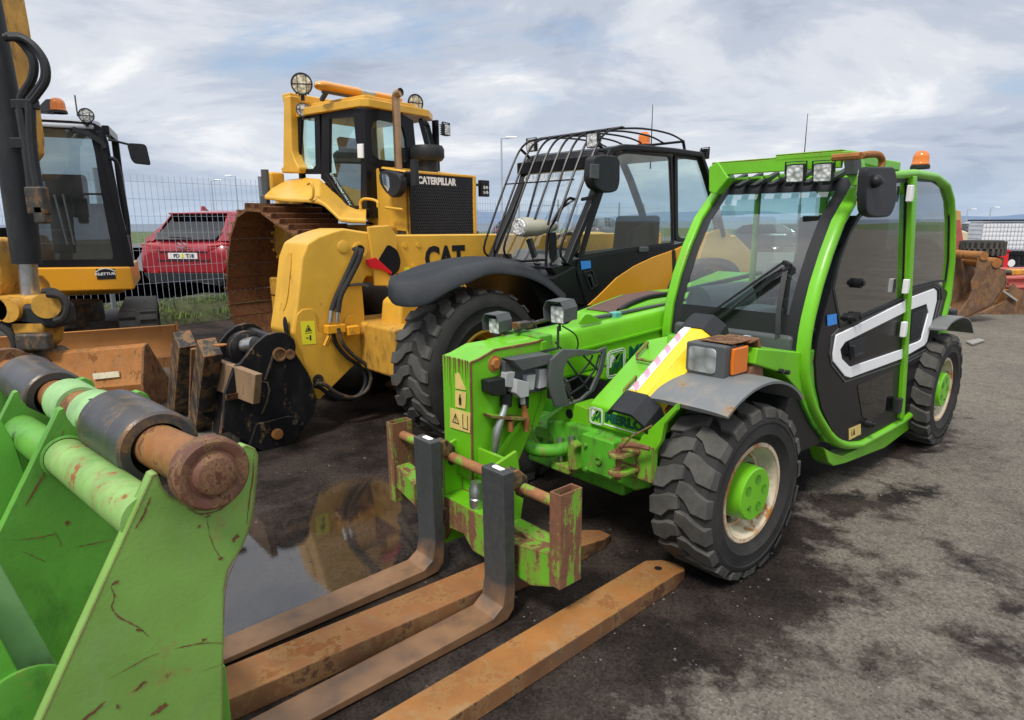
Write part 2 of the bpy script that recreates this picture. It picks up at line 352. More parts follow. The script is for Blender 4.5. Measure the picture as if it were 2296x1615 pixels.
M['rusto']=paint('orange rusty steel',(.33,.125,.028),.75,rust=.4,rustc=(.20,.075,.022),dirt=.2,var=.25,scale=3,bump=.3)
M['bushing']=paint('oily grey steel',(.09,.088,.09),.33,metal=.55,rust=.3,rustc=(.14,.065,.03),dirt=.1,var=.25,scale=2,bump=.2,edge=.01)
M['steel']=paint('bright steel',(.5,.5,.5),.3,metal=.9,rust=.15,dirt=.2,var=.15,scale=4)
M['grime']=paint('grimy metal',(.06,.055,.05),.55,metal=.4,rust=.35,dirt=.3,scale=4,var=.3)
M['yellow']=paint('yellow machine paint',(.70,.39,.045),.40,rust=.12,dirt=.13,coat=.1,var=.12,bump=.12,scale=1.5,dirtc=(.45,.27,.06))
M['yellowp']=paint('bright yellow panel',(.76,.34,.02),.3,dirt=.03,coat=.4,var=.05,bump=.03)
M['yellowd']=paint('grimy yellow paint',(.55,.29,.04),.5,rust=.25,dirt=.4,var=.25,scale=2.5,dirtc=(.06,.045,.03))
M['orangey']=paint('orange yellow paint',(.72,.33,.02),.4,rust=.12,dirt=.12,var=.12,scale=1.6)
M['white']=plain('white panel',(.88,.89,.90),.4,var=.05)
M['whitep']=plain('white mark',(.8,.8,.8),.6)
M['blk']=plain('black print',(.012,.012,.014),.5)
M['inkgreen']=plain('dark green print',(.01,.09,.055),.45)
M['labely']=plain('yellow sticker',(.78,.56,.10),.5,var=.05)
M['labelf']=paint('faded yellow sticker',(.66,.50,.16),.6,dirt=.2,var=.12,scale=6,bump=0,dirtc=(.25,.2,.12))
M['labely2']=plain('lemon sticker',(.80,.75,.04),.45,var=.04)
M['blue']=plain('blue sticker',(.04,.25,.72),.5,var=.05)
M['red']=plain('red plastic',(.55,.012,.02),.4)
M['pink']=plain('faded red stripe',(.70,.33,.42),.5)
M['glassg']=glass('tinted windscreen glass',(.74,.92,.90),refl=2.1,dust=.03)
M['glassd']=glass('smoked glass',(.36,.42,.43),dust=.01,refl=1.6)
M['glass']=glass('clear glass',(.86,.93,.92),dust=.03)
M['glassx']=glass('dark car glass',(.06,.075,.085),dust=.0,refl=.8)
M['amber']=lens('amber lens',(.9,.22,.01),.12,.25)
M['lamp']=lens('lamp lens',(.62,.63,.63),.12,0,grid=40)
M['lampc']=lens('cream lamp lens',(.66,.60,.42),.15,0,grid=26)
M['ambery']=lens('yellow amber lens',(.85,.36,.03),.12,.2)
M['rustshade']=paint('rust tine side in painted shade',(.20,.09,.035),.75,rust=.4,rustc=(.11,.05,.025),dirt=.35,var=.3,scale=1.8,bump=.35,dirtc=(.10,.085,.07))  # rust darkened so the shade of the tine sides sits in the colour
M['lampw']=lens('bright lamp reflector',(.80,.81,.83),.1,0,grid=18)
M['reflector']=plain('mirror reflector',(.85,.86,.87),.06,metal=1,var=0)
M['seat']=plain('seat fabric',(.035,.036,.04),.85)
M['exhaust']=paint('heat stained steel',(.42,.26,.14),.35,metal=.8,rust=.15,dirt=.15,scale=3)
# ================= ground =================
def mkground():
    xs=[-7.0+.05*i for i in range(281)];ys=[.2+.05*i for i in range(257)]
    def grow(a,s,lim):
        out=[];d=.08
        while abs(a)<lim: d*=1.32;a+=s*d;out.append(a)
        return out
    X=grow(-7,-1,900)[::-1]+xs+grow(7,1,900);Y=grow(.2,-1,60)[::-1]+ys
    yy=13.0;d=.08
    while yy<66: d*=1.22;yy+=d;Y.append(min(yy,66))
    wet=WETP
    pud=PUDP
    drk=DRKP
    def sdf(px,py,poly):
        d=1e9;ins=False;n=len(poly)
        for i in range(n):
            ax,ay=poly[i];bx,by=poly[i-1];ex,ey=bx-ax,by-ay;wx,wy=px-ax,py-ay
            t=max(0,min(1,(wx*ex+wy*ey)/(ex*ex+ey*ey+1e-12)));dx,dy=wx-ex*t,wy-ey*t;d=min(d,dx*dx+dy*dy)
            if (ay>py)!=(by>py) and px<(bx-ax)*(py-ay)/(by-ay+1e-12)+ax: ins=not ins
        d=sqrt(d);return -d if ins else d
    me=bpy.data.meshes.new('asphalt_yard');nx,ny=len(X),len(Y)
    vs=[(x,y,0) for y in Y for x in X];fs=[(j*nx+i,j*nx+i+1,(j+1)*nx+i+1,(j+1)*nx+i) for j in range(ny-1) for i in range(nx-1)]
    me.from_pydata(vs,[],fs);A=me.attributes.new('wet','FLOAT','POINT');Q=me.attributes.new('puddle','FLOAT','POINT');aw=[];ap=[]
    for x,y,_ in vs:
        if abs(x)<7.6 and 0<y<14:
            aw.append(min(sdf(x,y,wet),min(sdf(x,y,q)+.03 for q in drk)));ap.append(min(sdf(x,y,q) for q in pud))
        else: aw.append(5);ap.append(5)
    A.data.foreach_set('value',aw);Q.data.foreach_set('value',ap)
    m,N,L,P=mat_('asphalt')
    tc=nn(N,'ShaderNodeTexCoord');co=tc.outputs['Object']
    def ns(sc,det=6,ro=.6,st=None,dist=0):
        mp=nn(N,'ShaderNodeMapping');mp.inputs['Location'].default_value=(sc*.37,sc*.11,0)
        if st:mp.inputs['Scale'].default_value=st
        L.new(co,mp.inputs[0]);t=nn(N,'ShaderNodeTexNoise');t.inputs['Scale'].default_value=sc;t.inputs['Detail'].default_value=det;t.inputs['Roughness'].default_value=ro;t.inputs['Distortion'].default_value=dist;L.new(mp.outputs[0],t.inputs[0]);return t.outputs[0]
    aw=nn(N,'ShaderNodeAttribute',attribute_name='wet').outputs['Fac'];ap=nn(N,'ShaderNodeAttribute',attribute_name='puddle').outputs['Fac']
    big=ns(3.2,6,.65,None,.4);mid=ns(13,6,.7);fine=ns(75,3,.6)
    x=mth(N,L,'ADD',aw,mth(N,L,'MULTIPLY',mth(N,L,'SUBTRACT',big,.5),-.80));x=mth(N,L,'ADD',x,mth(N,L,'MULTIPLY',mth(N,L,'SUBTRACT',mid,.5),-.42));x=mth(N,L,'ADD',x,mth(N,L,'MULTIPLY',mth(N,L,'SUBTRACT',fine,.5),-.10))
    wr=nn(N,'ShaderNodeMapRange');wr.inputs[1].default_value=-.05;wr.inputs[2].default_value=.11;L.new(x,wr.inputs[0]);dry=wr.outputs[0]
    vo=nn(N,'ShaderNodeTexVoronoi');vo.inputs['Scale'].default_value=95;L.new(co,vo.inputs[0])
    vo2=nn(N,'ShaderNodeTexVoronoi');vo2.inputs['Scale'].default_value=30;L.new(co,vo2.inputs[0])
    grit=mixc(N,L,mth(N,L,'MULTIPLY',vo.outputs['Color'],1.0),(.092,.081,.068),(.205,.183,.155))
    patch=ramp(N,L,ns(.75,7,.65,None,.6),[(.35,(.80,.80,.81)),(.5,(1,1,1)),(.68,(1.14,1.12,1.06))])
    dryc=mixc(N,L,1.0,grit,patch,'MULTIPLY')
    mott=ramp(N,L,ns(9,8,.75),[(.36,(.74,.73,.73)),(.50,(1,1,1)),(.66,(1.12,1.11,1.07))]);dryc=mixc(N,L,1.0,dryc,mott,'MULTIPLY')
    pit=ramp(N,L,vo2.outputs['Distance'],[(.06,(.35,.34,.34)),(.22,(1,1,1))]);pf=ramp(N,L,ns(5,4,.6),[(.50,(0,0,0)),(.62,(1,1,1))])
    dryc=mixc(N,L,pf,dryc,mixc(N,L,1.0,dryc,pit,'MULTIPLY'))
    wetc=mixc(N,L,mth(N,L,'MULTIPLY',vo.outputs['Color'],1.0),(.015,.012,.011),(.038,.031,.028))
    wv=ramp(N,L,ns(2.2,6,.6),[(.38,(.7,.7,.7)),(.62,(1.7,1.6,1.5))]);wetc=mixc(N,L,1.0,wetc,wv,'MULTIPLY')
    vs_=nn(N,'ShaderNodeTexVoronoi');vs_.inputs['Scale'].default_value=22;L.new(co,vs_.inputs[0]);sc_=nn(N,'ShaderNodeSeparateColor');L.new(vs_.outputs['Color'],sc_.inputs[0])
    sp_=mth(N,L,'MULTIPLY',mth(N,L,'GREATER_THAN',sc_.outputs[0],.93),mth(N,L,'LESS_THAN',vs_.outputs['Distance'],.10));col=mixc(N,L,mth(N,L,'MULTIPLY',sp_,.5),mixc(N,L,dry,wetc,dryc),(.34,.32,.29));L.new(col,P.inputs['Base Color'])
    y=mth(N,L,'ADD',ap,mth(N,L,'MULTIPLY',mth(N,L,'SUBTRACT',big,.5),-.35));y=mth(N,L,'ADD',y,mth(N,L,'MULTIPLY',mth(N,L,'SUBTRACT',mid,.5),-.15))
    pr=nn(N,'ShaderNodeMapRange');pr.inputs[1].default_value=.01;pr.inputs[2].default_value=.065;L.new(y,pr.inputs[0]);np_=pr.outputs[0]
    ro=mixc(N,L,dry,(.55,.55,.55),(.88,.88,.88));ro=mixc(N,L,np_,(.015,.015,.015),ro);L.new(ro,P.inputs['Roughness'])
    L.new(mth(N,L,'ADD',1.38,mth(N,L,'MULTIPLY',mth(N,L,'SUBTRACT',1,np_),.55)),P.inputs['IOR']);L.new(mth(N,L,'ADD',.12,mth(N,L,'MULTIPLY',mth(N,L,'SUBTRACT',1,np_),.3)),P.inputs['Specular IOR Level'])
    bn=nn(N,'ShaderNodeBump');bn.inputs['Distance'].default_value=.006
    L.new(mth(N,L,'ADD',mth(N,L,'MULTIPLY',np_,.55),.012),bn.inputs['Strength'])
    L.new(mth(N,L,'ADD',mth(N,L,'MULTIPLY',vo.outputs['Distance'],.7),ns(40,5,.7)),bn.inputs['Height']);L.new(bn.outputs[0],P.inputs['Normal'])
    me.materials.append(m);o=bpy.data.objects.new('asphalt_yard',me);link(o);tag(o,None,kind='structure')
WETP=[(0.335,1.833),(0.611,1.997),(0.686,2.095),(0.878,2.115),(0.949,2.19),(1.13,2.233),(1.216,2.34),(1.263,2.444),(1.385,2.512),(1.472,2.707),(1.536,2.659),(1.614,2.627),(1.611,2.788),(1.551,2.95),(1.558,3.027),(1.675,3.107),(1.698,3.397),(1.77,3.684),(1.913,3.952),(2.791,4.294),(3.317,4.713),(3.772,5.347),(3.315,5.781),(1.947,7.847),(0.624,17.105),(-2.409,12.08),(-2.646,6.803),(-2.127,4.66),(-2.789,3.242),(-3.083,2.797),(-2.159,1.582),(-.616,1.038)]
DRKP=[[(-6.355,12.257),(-5.232,12.857),(-3.296,9.274),(-2.383,6.599),(-3.33,6.821),(-4.655,8.637)],
 [(1.842,3.74),(2.13,3.794),(2.288,3.733),(2.615,3.802),(2.522,3.673),(2.276,3.439),(1.816,3.396),(1.755,3.548)],
 [(1.847,2.385),(1.921,2.333),(2.016,2.236),(1.921,2.116),(1.832,2.159),(1.733,2.251)],
 [(2.212,3.039),(2.253,2.942),(2.319,2.65),(2.183,2.475),(2.099,2.547),(2.18,2.576),(2.171,2.732),(2.168,2.943)],
 [(1.76,2.929),(1.812,2.821),(1.804,2.656),(1.759,2.61),(1.745,2.704)],
 [(1.433,2.174),(1.49,2.196),(1.38,2.069),(1.381,2.121)], [(1.38,1.953),(1.507,1.943),(1.608,1.898),(1.577,1.855),(1.472,1.89)],
 [(-4.927,6.965),(-4.209,7.275),(-3.428,6.625),(-2.868,5.107),(-3.58,5.242)], [(-4.522,10.332),(-9.105,17.722),(-6.115,17.532),(-2.517,7.98),(-3.086,7.997)]]
PUDP=[[(-1.224,3.681),(-1.123,3.919),(-.848,3.989),(-.44,3.606),(-.324,3.064),(-.307,2.654),(-.621,2.424),(-.882,2.2),(-1.152,2.01),(-1.441,2.154),(-1.355,2.431),(-1.396,2.778),(-1.516,3.33),(-1.429,3.498)]]
mkground()
# sea, far shore and hills
b=B();m=plain('sea water',(.03,.065,.11),.3);b.add([(-40000,60,-13),(40000,60,-13),(40000,45000,-13),(-40000,45000,-13)],[(0,1,2,3)]);tag(b.build('sea',m),None,kind='structure')
mg=plain('coast grass',(.07,.10,.03),.9,var=.4);ml=plain('coast ground',(.13,.12,.10),.9,var=.3)
b=B();random.seed(3)
rows=[(48,.008),(52,.05),(58,.35),(66,.5),(80,-5),(90,-16)]
xs_=[-400+10*i for i in range(81)]
b.add([(x,y,z+(0.35*sin(x*.11)+.3*sin(x*.041+2) if 52<y<80 else 0)) for y,z in rows for x in xs_],[(j*81+i,j*81+i+1,(j+1)*81+i+1,(j+1)*81+i) for j in range(len(rows)-1) for i in range(80)],True)
tag(b.build('grass_bank',mg),None,kind='structure')
def hills(name,az0,az1,D,hs,col,rough=1):
    b=B();n=160;top=[];random.seed(int(D))
    ph=[(random.uniform(0,6),random.uniform(.5,1)) for _ in range(9)]
    for i in range(n+1):
        t=i/n;a=R(az0+(az1-az0)*t);h=hs(t)*(1+.10*sum(sin(t*(7+k*9)+p)*w_/(1+k*.6) for k,(p,w_) in enumerate(ph)))
        top.append((D*sin(a),D*cos(a),max(h,1)))
    back=[(x*1.25,y*1.25,1) for x,y,z in top];fr=[(x*.93,y*.93,-14) for x,y,z in top]
    mid=[(x*.965,y*.965,z*.55-5) for x,y,z in top]
    m_=n+1;b.add(fr+mid+top+back,[(j*m_+i,j*m_+i+1,(j+1)*m_+i+1,(j+1)*m_+i) for j in range(3) for i in range(n)],True)
    o=b.build(name,plain(name+' slope',col,1,var=.15));tag(o,None,kind='structure')  # distance haze is put into the blue-grey base colour, no air volume
hills('distant_hills',-9,26,9000,lambda t:(120+40*sin(t*9)+25*sin(t*23))*min(1,t*6,(1-t)*4),(.13,.19,.29))
hills('distant_mountain',33,60,26000,lambda t:700*(1-abs(t-.5)*1.1)*min(1,t*5),(.27,.32,.39))
hills('far_shore',20,40,12000,lambda t:60+25*sin(t*14),(.12,.18,.28))

# loose grit and small stones lying on the asphalt
random.seed(77);b=B()
for k in range(650):
    x=random.uniform(-3.5,4.5);y=random.uniform(1.5,9);r=random.choice([.003,.004,.005,.006,.009]);a=random.random()*6
    if random.random()<.5: x=random.gauss(1.6,1.2);y=random.gauss(2.6,.9)
    if y<1.3: continue
    b.add([(x+r*cos(a)*1.3,y+r*sin(a),0),(x+r*cos(a+2.1),y+r*sin(a+2.1)*1.2,0),(x+r*cos(a+4.2),y+r*sin(a+4.2),0),(x,y,r*.9)],[(0,1,3),(1,2,3),(2,0,3)])
tag(b.build('loose_grit',paint('grit',(.15,.14,.12),.9,var=.5,scale=20),recalc=False),'scattered grit and tiny stones on the asphalt','gravel',kind='stuff')
# ================= green telehandler =================
def wheel(parent,loc,Rr,W,rr,rz=0,nl=15,hubm=None,rimm=None,hubr=.13,hubout=.0,side=1,lug=.028,style='block',tw=.0,dish=.55,holes=5,nm='wheel',face=.0):
    """rim and hub are parts of the wheel; outer side looks to +y*side"""
    rb=B();h=W/2
    prof=[(rr,-h*.80),(rr+.02,-h*.86),(rr+(Rr-rr)*.35,-h*.99),(rr+(Rr-rr)*.62,-h*1.0),(Rr-lug*2.0,-h*.94),(Rr-lug*1.15,-h*.86),(Rr-lug,-h*.6),(Rr-lug,0),(Rr-lug,h*.6),(Rr-lug*1.15,h*.86),(Rr-lug*2.0,h*.94),(rr+(Rr-rr)*.66,h*1.0),(rr+(Rr-rr)*.60,h*1.005),(rr+(Rr-rr)*.58,h*.985),(rr+(Rr-rr)*.33,h*.985),(rr+(Rr-rr)*.30,h*.995),(rr+.025,h*.86),(rr+.008,h*.82),(rr,h*.80),(rr-.012,h*.6),(rr-.012,-h*.6)]
    rb.lathe(prof,'y',(0,0,0),64,close=True)
    e=bpy.data.objects.new(nm,None);link(e,parent);e.location=loc;e.rotation_euler=(0,tw,rz if side>0 else rz+pi);e.empty_display_size=.2
    rb.build('tyre',M['rubber'],e)
    tb=B();st=2*pi/nl
    def P(s,y,r): a=s/Rr;return (r*cos(a),y,r*sin(a))
    def lugb(out,r0,r1,a0):
        # out: outline (arc length s, y); sides drop to r0; shoulder points drop lower
        m=len(out);cs=sum(p[0] for p in out)/m;cy_=sum(p[1] for p in out)/m
        vs=[];
        for s_,y in out:
            edge=1 if abs(y)>h*.9 else 0
            vs.append(P(s_+a0*Rr,y*(1.0 if not edge else .97),r1-(.35*lug if edge else 0)))
        for s_,y in out:
            s2=cs+(s_-cs)*1.10;y2=cy_+(y-cy_)*1.05;y2=max(-h*1.0,min(h*1.0,y2))
            low=r0-(lug*1.5 if abs(y)>h*.9 else 0)
            vs.append(P(s2+a0*Rr,y2,low))
        tb.add(vs,[tuple(range(m))]+[(i,m+i,m+(i+1)%m,(i+1)%m) for i in range(m)])
    for k in range(nl):
        a=k*st
        p=st*Rr
        if style=='block':
            for sd in(1,-1):
                o=.5*p*(sd<0)
                w1=p*.60
                out=[(o+0,h*.98),(o+w1,h*.98),(o+w1+.02,h*.60),(o+w1+p*.30,h*.34),(o+w1+p*.34,-h*.02),(o+p*.52,-h*.06),(o+p*.40,h*.22),(o+p*.06,h*.50)]
                if sd<0: out=[(s_,-y) for s_,y in out][::-1]
                lugb(out,Rr-lug*1.05,Rr,a)
        else:
            for sd in(1,-1):
                o=.5*p*(sd<0)
                out=[(o,h*.885),(o+p*.46,h*.885),(o+p*.54,h*.62),(o+p*.92,h*.38),(o+p*1.04,h*.02),(o+p*.66,-h*.03),(o+p*.55,h*.20),(o+p*.26,h*.36),(o+p*.02,h*.60)]
                if sd<0: out=[(s_,-y) for s_,y in out][::-1]
                lugb(out,Rr-lug*1.05,Rr,a)
    tb.build('tread',M['tread'],e,bev=.0035,seg=2)
    r2=B();d=h*dish
    r2.lathe([(rr+.012,h*.80),(rr+.004,h*.84),(rr-.012,h*.83),(rr-.02,h*.72),(rr-.03,h*.45),(rr-.045,h*.30),(rr-.06,h*.28),(rr-.075,h*.05),(rr*.62,h*-.02),(rr*.58,h*.04),(.02,h*.04)],'y',(0,0,0),56)
    r2.build('rim',rimm or M['rim'],e)
    if hubm:
        hb=B();y1=h*.62+hubout
        hb.lathe([(hubr*1.03,h*.0),(hubr*1.03,y1-.03),(hubr,y1-.02),(hubr,y1-.006),(hubr-.006,y1),(.001,y1)],'y',(0,0,0),40)
        ho=hb.build('hub',hubm,e)
        for k in range(holes):
            db=B()
            a=2*pi*k/holes+.5;c=(cos(a)*hubr*.58,y1+.001,sin(a)*hubr*.58)
            if k<holes-1: db.lathe([(.021,.002),(.0155,-.001+.002),(.0155,.0002),(.001,.0002)],'y',c,16)
            else: db.lathe([(.012,0),(.012,.006),(.001,.006)],'y',c,6,sm=False)
            db.build('bolt_hole',M['greendirt'] if hubm==M['green'] else M['grime'],ho)
    for k in range(8 if side>0 else 0):
        nb=B()
        a=2*pi*k/8+.3;r_=rr*.66;nb.tube([(cos(a)*r_,-.01,sin(a)*r_),(cos(a)*r_,.045,sin(a)*r_)],.016,8)
        nb.build('wheel_nut',M['grime'],e)
    return e
def worklight(parent,c,fwd,s=.1,round_=False,mat=None,lensm=None,hood=False,nm='work_light'):
    """square or round LED lamp facing fwd"""
    f=Vector(fwd).normalized();r=f.cross(Vector((0,0,1))).normalized();u=r.cross(f);Mx=Matrix((r,f,u)).transposed().to_4x4();Mx.translation=Vector(c)
    b=B();b.T=Mx
    if round_:
        b.lathe([(.001,-.35*s),(s*.3,-.33*s),(s*.46,-.1*s),(s*.5,0),(s*.5,.08*s),(s*.44,.08*s),(s*.43,.04*s),(.001,.04*s)],'y',(0,0,0),28)
        b.tube([(0,-.1*s,-s*.45),(0,-.1*s,-s*.72)],s*.09,8)
        for k in range(5): a=pi*1.5+(-.6+.3*k);b.rbox((cos(a)*s*.5,-.05*s,sin(a)*s*.5),(s*.05,s*.3,s*.05))
        o=b.build(nm,mat or M['dplastic'],parent,bev=0)
        l=B();l.T=Mx;l.lathe([(s*.43,.05*s),(s*.3,.075*s),(.001,.085*s)],'y',(0,0,0),28);l.build('lens',lensm or M['lamp'],o)
        d=B();d.T=Mx;d.box(-s*.43,s*.43,.06*s,.10*s,-s*.02,s*.02)
        for k in(-1,1): d.box(s*(.2*k-.012),s*(.2*k+.012),.055*s,.09*s,-s*.38,s*.38)
        d.build('lens_bar',M['dplastic'],o)
    else:
        q=rnd([(-s/2,-s/2),(s/2,-s/2),(s/2,s/2),(-s/2,s/2)],s*.16);b.prism(q,'y',-.32*s,.06*s)
        for k in range(6): b.box(-s*.44,s*.44,-.52*s,-.3*s,-s*.42+k*s*.165,-s*.42+k*s*.165+s*.05)
        b.bar([(-s*.56,-.1*s,0),(-s*.56,-.1*s,s*.62),(s*.56,-.1*s,s*.62),(s*.56,-.1*s,0)] if not hood else [(0,-.1*s,-s*.4),(0,-.1*s,-s*.9)],s*.05,s*.2,(0,1,0))
        o=b.build(nm,mat or M['dplastic'],parent,bev=s*.03)
        l=B();l.T=Mx;qi=inset(q,s*.07);l.prism(qi,'y',.05*s,.075*s);l.build('lens',lensm or M['lamp'],o,bev=.002)
        if hood:
            d=B();d.T=Mx;po=[(-s*.62,-s*.3),(-s*.66,s*.35),(-s*.45,s*.72),(s*.45,s*.72),(s*.66,s*.35),(s*.62,-s*.3)];pi_=inset(po,-.03*s)
            for i in range(5):
                a,b_=po[i],po[i+1];d.slab([(a[0],-.75*s,a[1]),(b_[0],-.75*s,b_[1]),(b_[0],.38*s,b_[1]),(a[0],.38*s,a[1])],.035*s)
            d.build('hood',M['plastic'],o)
    return o
def beacon(parent,c,r=.055,h=.12):
    b=B();b.lathe([(r*1.05,0),(r*1.05,.02),(r*.9,.03),(.001,.03)],'z',c,24);o=b.build('beacon_base',M['dplastic'],parent)
    b=B();b.lathe([(r,.028),(r,.035),(r*.93,.04),(r*.90,h*.6),(r*.8,h*.8),(r*.5,h*.96),(.001,h)],'z',c,24);b.build('beacon_lens',M['amber'],o)
    b=B();b.lathe([(r*.35,.03),(r*.35,h*.6),(.001,h*.62)],'z',c,12);b.build('beacon_bulb',M['reflector'],o)
    return o
def stickplane(name,pts3,mat,parent,off=.002,nrm=None):
    b=B();b.slab(pts3,off,nrm);return b.build(name,mat,parent)

tm=thing('telehandler','lime green compact telehandler with black forks, white stripe on its black door and amber beacon','telehandler',frame='M')
Mw=dict(nl=19,hubm=M['green'],hubr=.125,lug=.019,side=1)
wf=wheel(tm,(0,.92-.155,.415),.415,.31,.232,rz=R(-2),hubout=.045,**Mw)
wr=wheel(tm,(-2.76,.92-.155,.415),.415,.31,.232,rz=R(1),tw=1.1,hubout=.045,**Mw)
for x in(0,-2.76): wheel(tm,(x,-.92+.155,.415),.415,.31,.205,tw=.5,nl=19,hubm=M['green'],hubr=.125,lug=.026,side=-1)
# axles and chassis
b=B();b.cyl((0,-.65,.415),(0,.65,.415),.09);b.cyl((-2.76,-.65,.415),(-2.76,.65,.415),.09);b.sphere((0,0,.41),.18);b.sphere((-2.76,0,.41),.18)
for s_ in(-1,1): b.cyl((0,s_*.50,.415),(0,s_*.63,.415),.17,24,.12);b.cyl((-2.76,s_*.50,.415),(-2.76,s_*.63,.415),.17,24,.12)
b.build('axle',M['greendirt'],tm)
b=B();b.box(-3.1,.28,-.34,.36,.30,.56);b.box(-3.2,-2.4,-.6,.6,.45,.95);b.build('chassis',M['greendirt'],tm,bev=.02)
# cab side: outer tubular pillar ring, traced on the plane y=.82
AO=[(-1.897,1.961),(-1.527,1.937),(-1.286,1.915),(-1.07,1.869),(-1.006,1.804),(-.92,1.729),(-.836,1.656),(-.78,1.574),(-.726,1.493),(-.683,1.413),(-.641,1.333),(-.611,1.252),(-.582,1.171),(-.564,1.09),(-.557,1.006),(-.571,0.875),(-.644,0.742),(-.71,0.65),(-.803,0.561),(-.962,0.43),(-1.058,0.37),(-1.154,0.322),(-1.283,0.277),(-1.48,0.234),(-1.821,0.229),(-2.198,0.23),(-2.545,0.256),(-2.667,0.349),(-2.719,0.59),(-2.837,0.821),(-2.945,1.057),(-2.908,1.36),(-2.795,1.654),(-2.697,1.807),(-2.547,1.909),(-2.289,1.957)]
ci=(-1.75,1.15)
def ringin(o,d):
    return inset(o,d)
AI=ringin(AO,.062)
b=B();m_=len(AO)
def off2(o,d): return inset(o,d)
secs=[]
for d,y in((.012,.775),(.012,.805),(.019,.824),(.030,.834),(.047,.834),(.058,.824),(.066,.80),(.066,.775)):
    secs.append([(p[0],y,p[1]) for p in off2(AO,d)])
b.loft(secs,caps=False,sm=True,close=True)
b.build('cab_frame',M['green'],tm,ang=50)
# black door skins (lower) and glass: front door and rear panel split by green post
post=[(-1.974,1.151),(-1.819,1.777),(-1.792,1.902),(-1.856,1.905),(-1.898,1.778),(-2.032,1.146),(-2.182,0.301),(-2.11,0.316)]
b=B();b.prism(post,'y',.80,.838);b.build('door_post',M['green'],tm,bev=.006)
DOORL=[(-.845,1.292),(-.99,1.062),(-1.976,1.137),(-2.232,0.294),(-1.507,0.304),(-1.312,0.331),(-1.184,0.37),(-1.016,0.484),(-.867,0.629),(-.773,0.774),(-.726,0.916),(-.732,1.026),(-.776,1.151)]
b=B();b.prism(DOORL,'y',.785,.812);dr=b.build('door_panel',M['black'],tm,bev=.003)
REARL=[(-2.051,1.138),(-2.074,1.203),(-2.613,1.212),(-2.896,1.121),(-2.853,1.064),(-2.771,0.829),(-2.657,0.629),(-2.605,0.438),(-2.506,0.348),(-2.201,0.291),(-2.048,0.859)]
b=B();b.prism(REARL,'y',.785,.812);rl=b.build('rear_side_panel',M['black'],tm,bev=.003)
# window glasses and their black rims
WIN1=[(-1.803,1.891),(-1.576,1.877),(-1.327,1.768),(-1.122,1.672),(-1.009,1.581),(-.916,1.444),(-.87,1.289),(-1.015,1.064),(-1.997,1.142)]
b=B();b.prism(WIN1,'y',.795,.800);b.build('door_window',M['glassd'],tm)
b=B();b.frame(WIN1,inset(WIN1,.022),'y',.79,.806);b.build('window_seal',M['blk'],tm)
WIN2=[(-1.888,1.895),(-2.265,1.9),(-2.507,1.882),(-2.652,1.807),(-2.733,1.654),(-2.838,1.363),(-2.843,1.197),(-2.632,1.21),(-2.099,1.201)]
b=B();b.prism(WIN2,'y',.795,.800);b.build('rear_side_window',M['glassd'],tm)
b=B();b.frame(WIN2,inset(WIN2,.016),'y',.79,.806);b.build('window_seal',M['blk'],tm)
# white stripe loop on the door and rear panel, with grey echo lines
WS1=[(-1.023,1.041),(-1.968,1.134),(-1.994,1.059),(-1.066,0.978),(-1.011,0.945),(-1.047,0.887),(-1.176,0.82),(-2.026,0.81),(-2.041,0.743),(-1.199,0.752),(-1.116,0.775),(-.939,0.885),(-.923,0.934),(-.939,1.034),(-.97,1.039)]
b=B();b.prism(WS1,'y',.812,.822);b.build('white_stripe',M['white'],tm,bev=.004)
WS2=[(-1.972,1.145),(-2.522,1.174),(-2.584,1.152),(-2.612,1.084),(-2.515,0.8),(-2.468,0.777),(-2.055,0.748),(-2.03,0.82),(-2.336,0.823),(-2.387,0.831),(-2.465,1.008),(-2.396,1.077),(-2.001,1.061)]
b=B();b.prism(WS2,'y',.812,.822);b.build('white_stripe',M['white'],tm,bev=.004)
def strip(pts,wd,y0,y1,mat,nm,parent):
    b=B();n=len(pts)
    L_=[];Rr_=[]
    for i in range(n):
        a=Vector(pts[max(i-1,0)]);c=Vector(pts[min(i+1,n-1)]);t=(c-a).normalized();nv=Vector((-t.y,t.x))*wd/2;p=Vector(pts[i]);L_.append(tuple(p+nv));Rr_.append(tuple(p-nv))
    for i in range(n-1): b.prism([L_[i],L_[i+1],Rr_[i+1],Rr_[i]],'y',y0,y1)
    return b.build(nm,mat,parent)
e1=[(-.977,1.064),(-.892,1.034),(-.894,0.932),(-.93,0.87),(-1.139,0.738),(-2.043,0.714)]
e2=[(-2.065,0.718),(-2.569,0.741),(-2.697,1.077),(-2.653,1.162),(-2.536,1.194)]
e3=[(-2.072,0.696),(-2.613,0.72),(-2.76,1.072),(-2.697,1.166),(-2.553,1.208)]
for q in(e1,e2,e3): strip(q,.009,.811,.817,M['plastic'],'trim_line',tm)
# door lower window pane, recessed handle, vents
b=B();q=[(-1.33,0.684),(-1.914,0.686),(-1.98,0.422),(-1.63,0.407),(-1.468,0.457)];b.prism(rnd(q,.02),'y',.811,.815);b.build('lower_window',M['glassx'],tm)
q=[(-1.111,0.966),(-1.341,0.98),(-1.932,1.046),(-2.006,0.824),(-1.375,0.858),(-1.189,0.824)]
b=B();q2=[(-1.124,0.971),(-1.367,0.977),(-1.375,0.858),(-1.19,0.854)];b.prism(q2,'y',.811,.818);b.build('handle_recess',M['dplastic'],dr,bev=.003)
b=B();b.bar([(-1.132,0.835,0.954),(-1.155,0.835,0.886),(-1.266,0.835,0.888)],.02,.03,(0,1,0));b.build('door_handle',M['dplastic'],dr,bev=.004)
b=B()
for k in range(9):
    u=1310+k*8;b.bar([*[(-2.124,0.818,1.057),(-2.407,0.818,1.064)]],.004,.006,(0,1,0))
    break
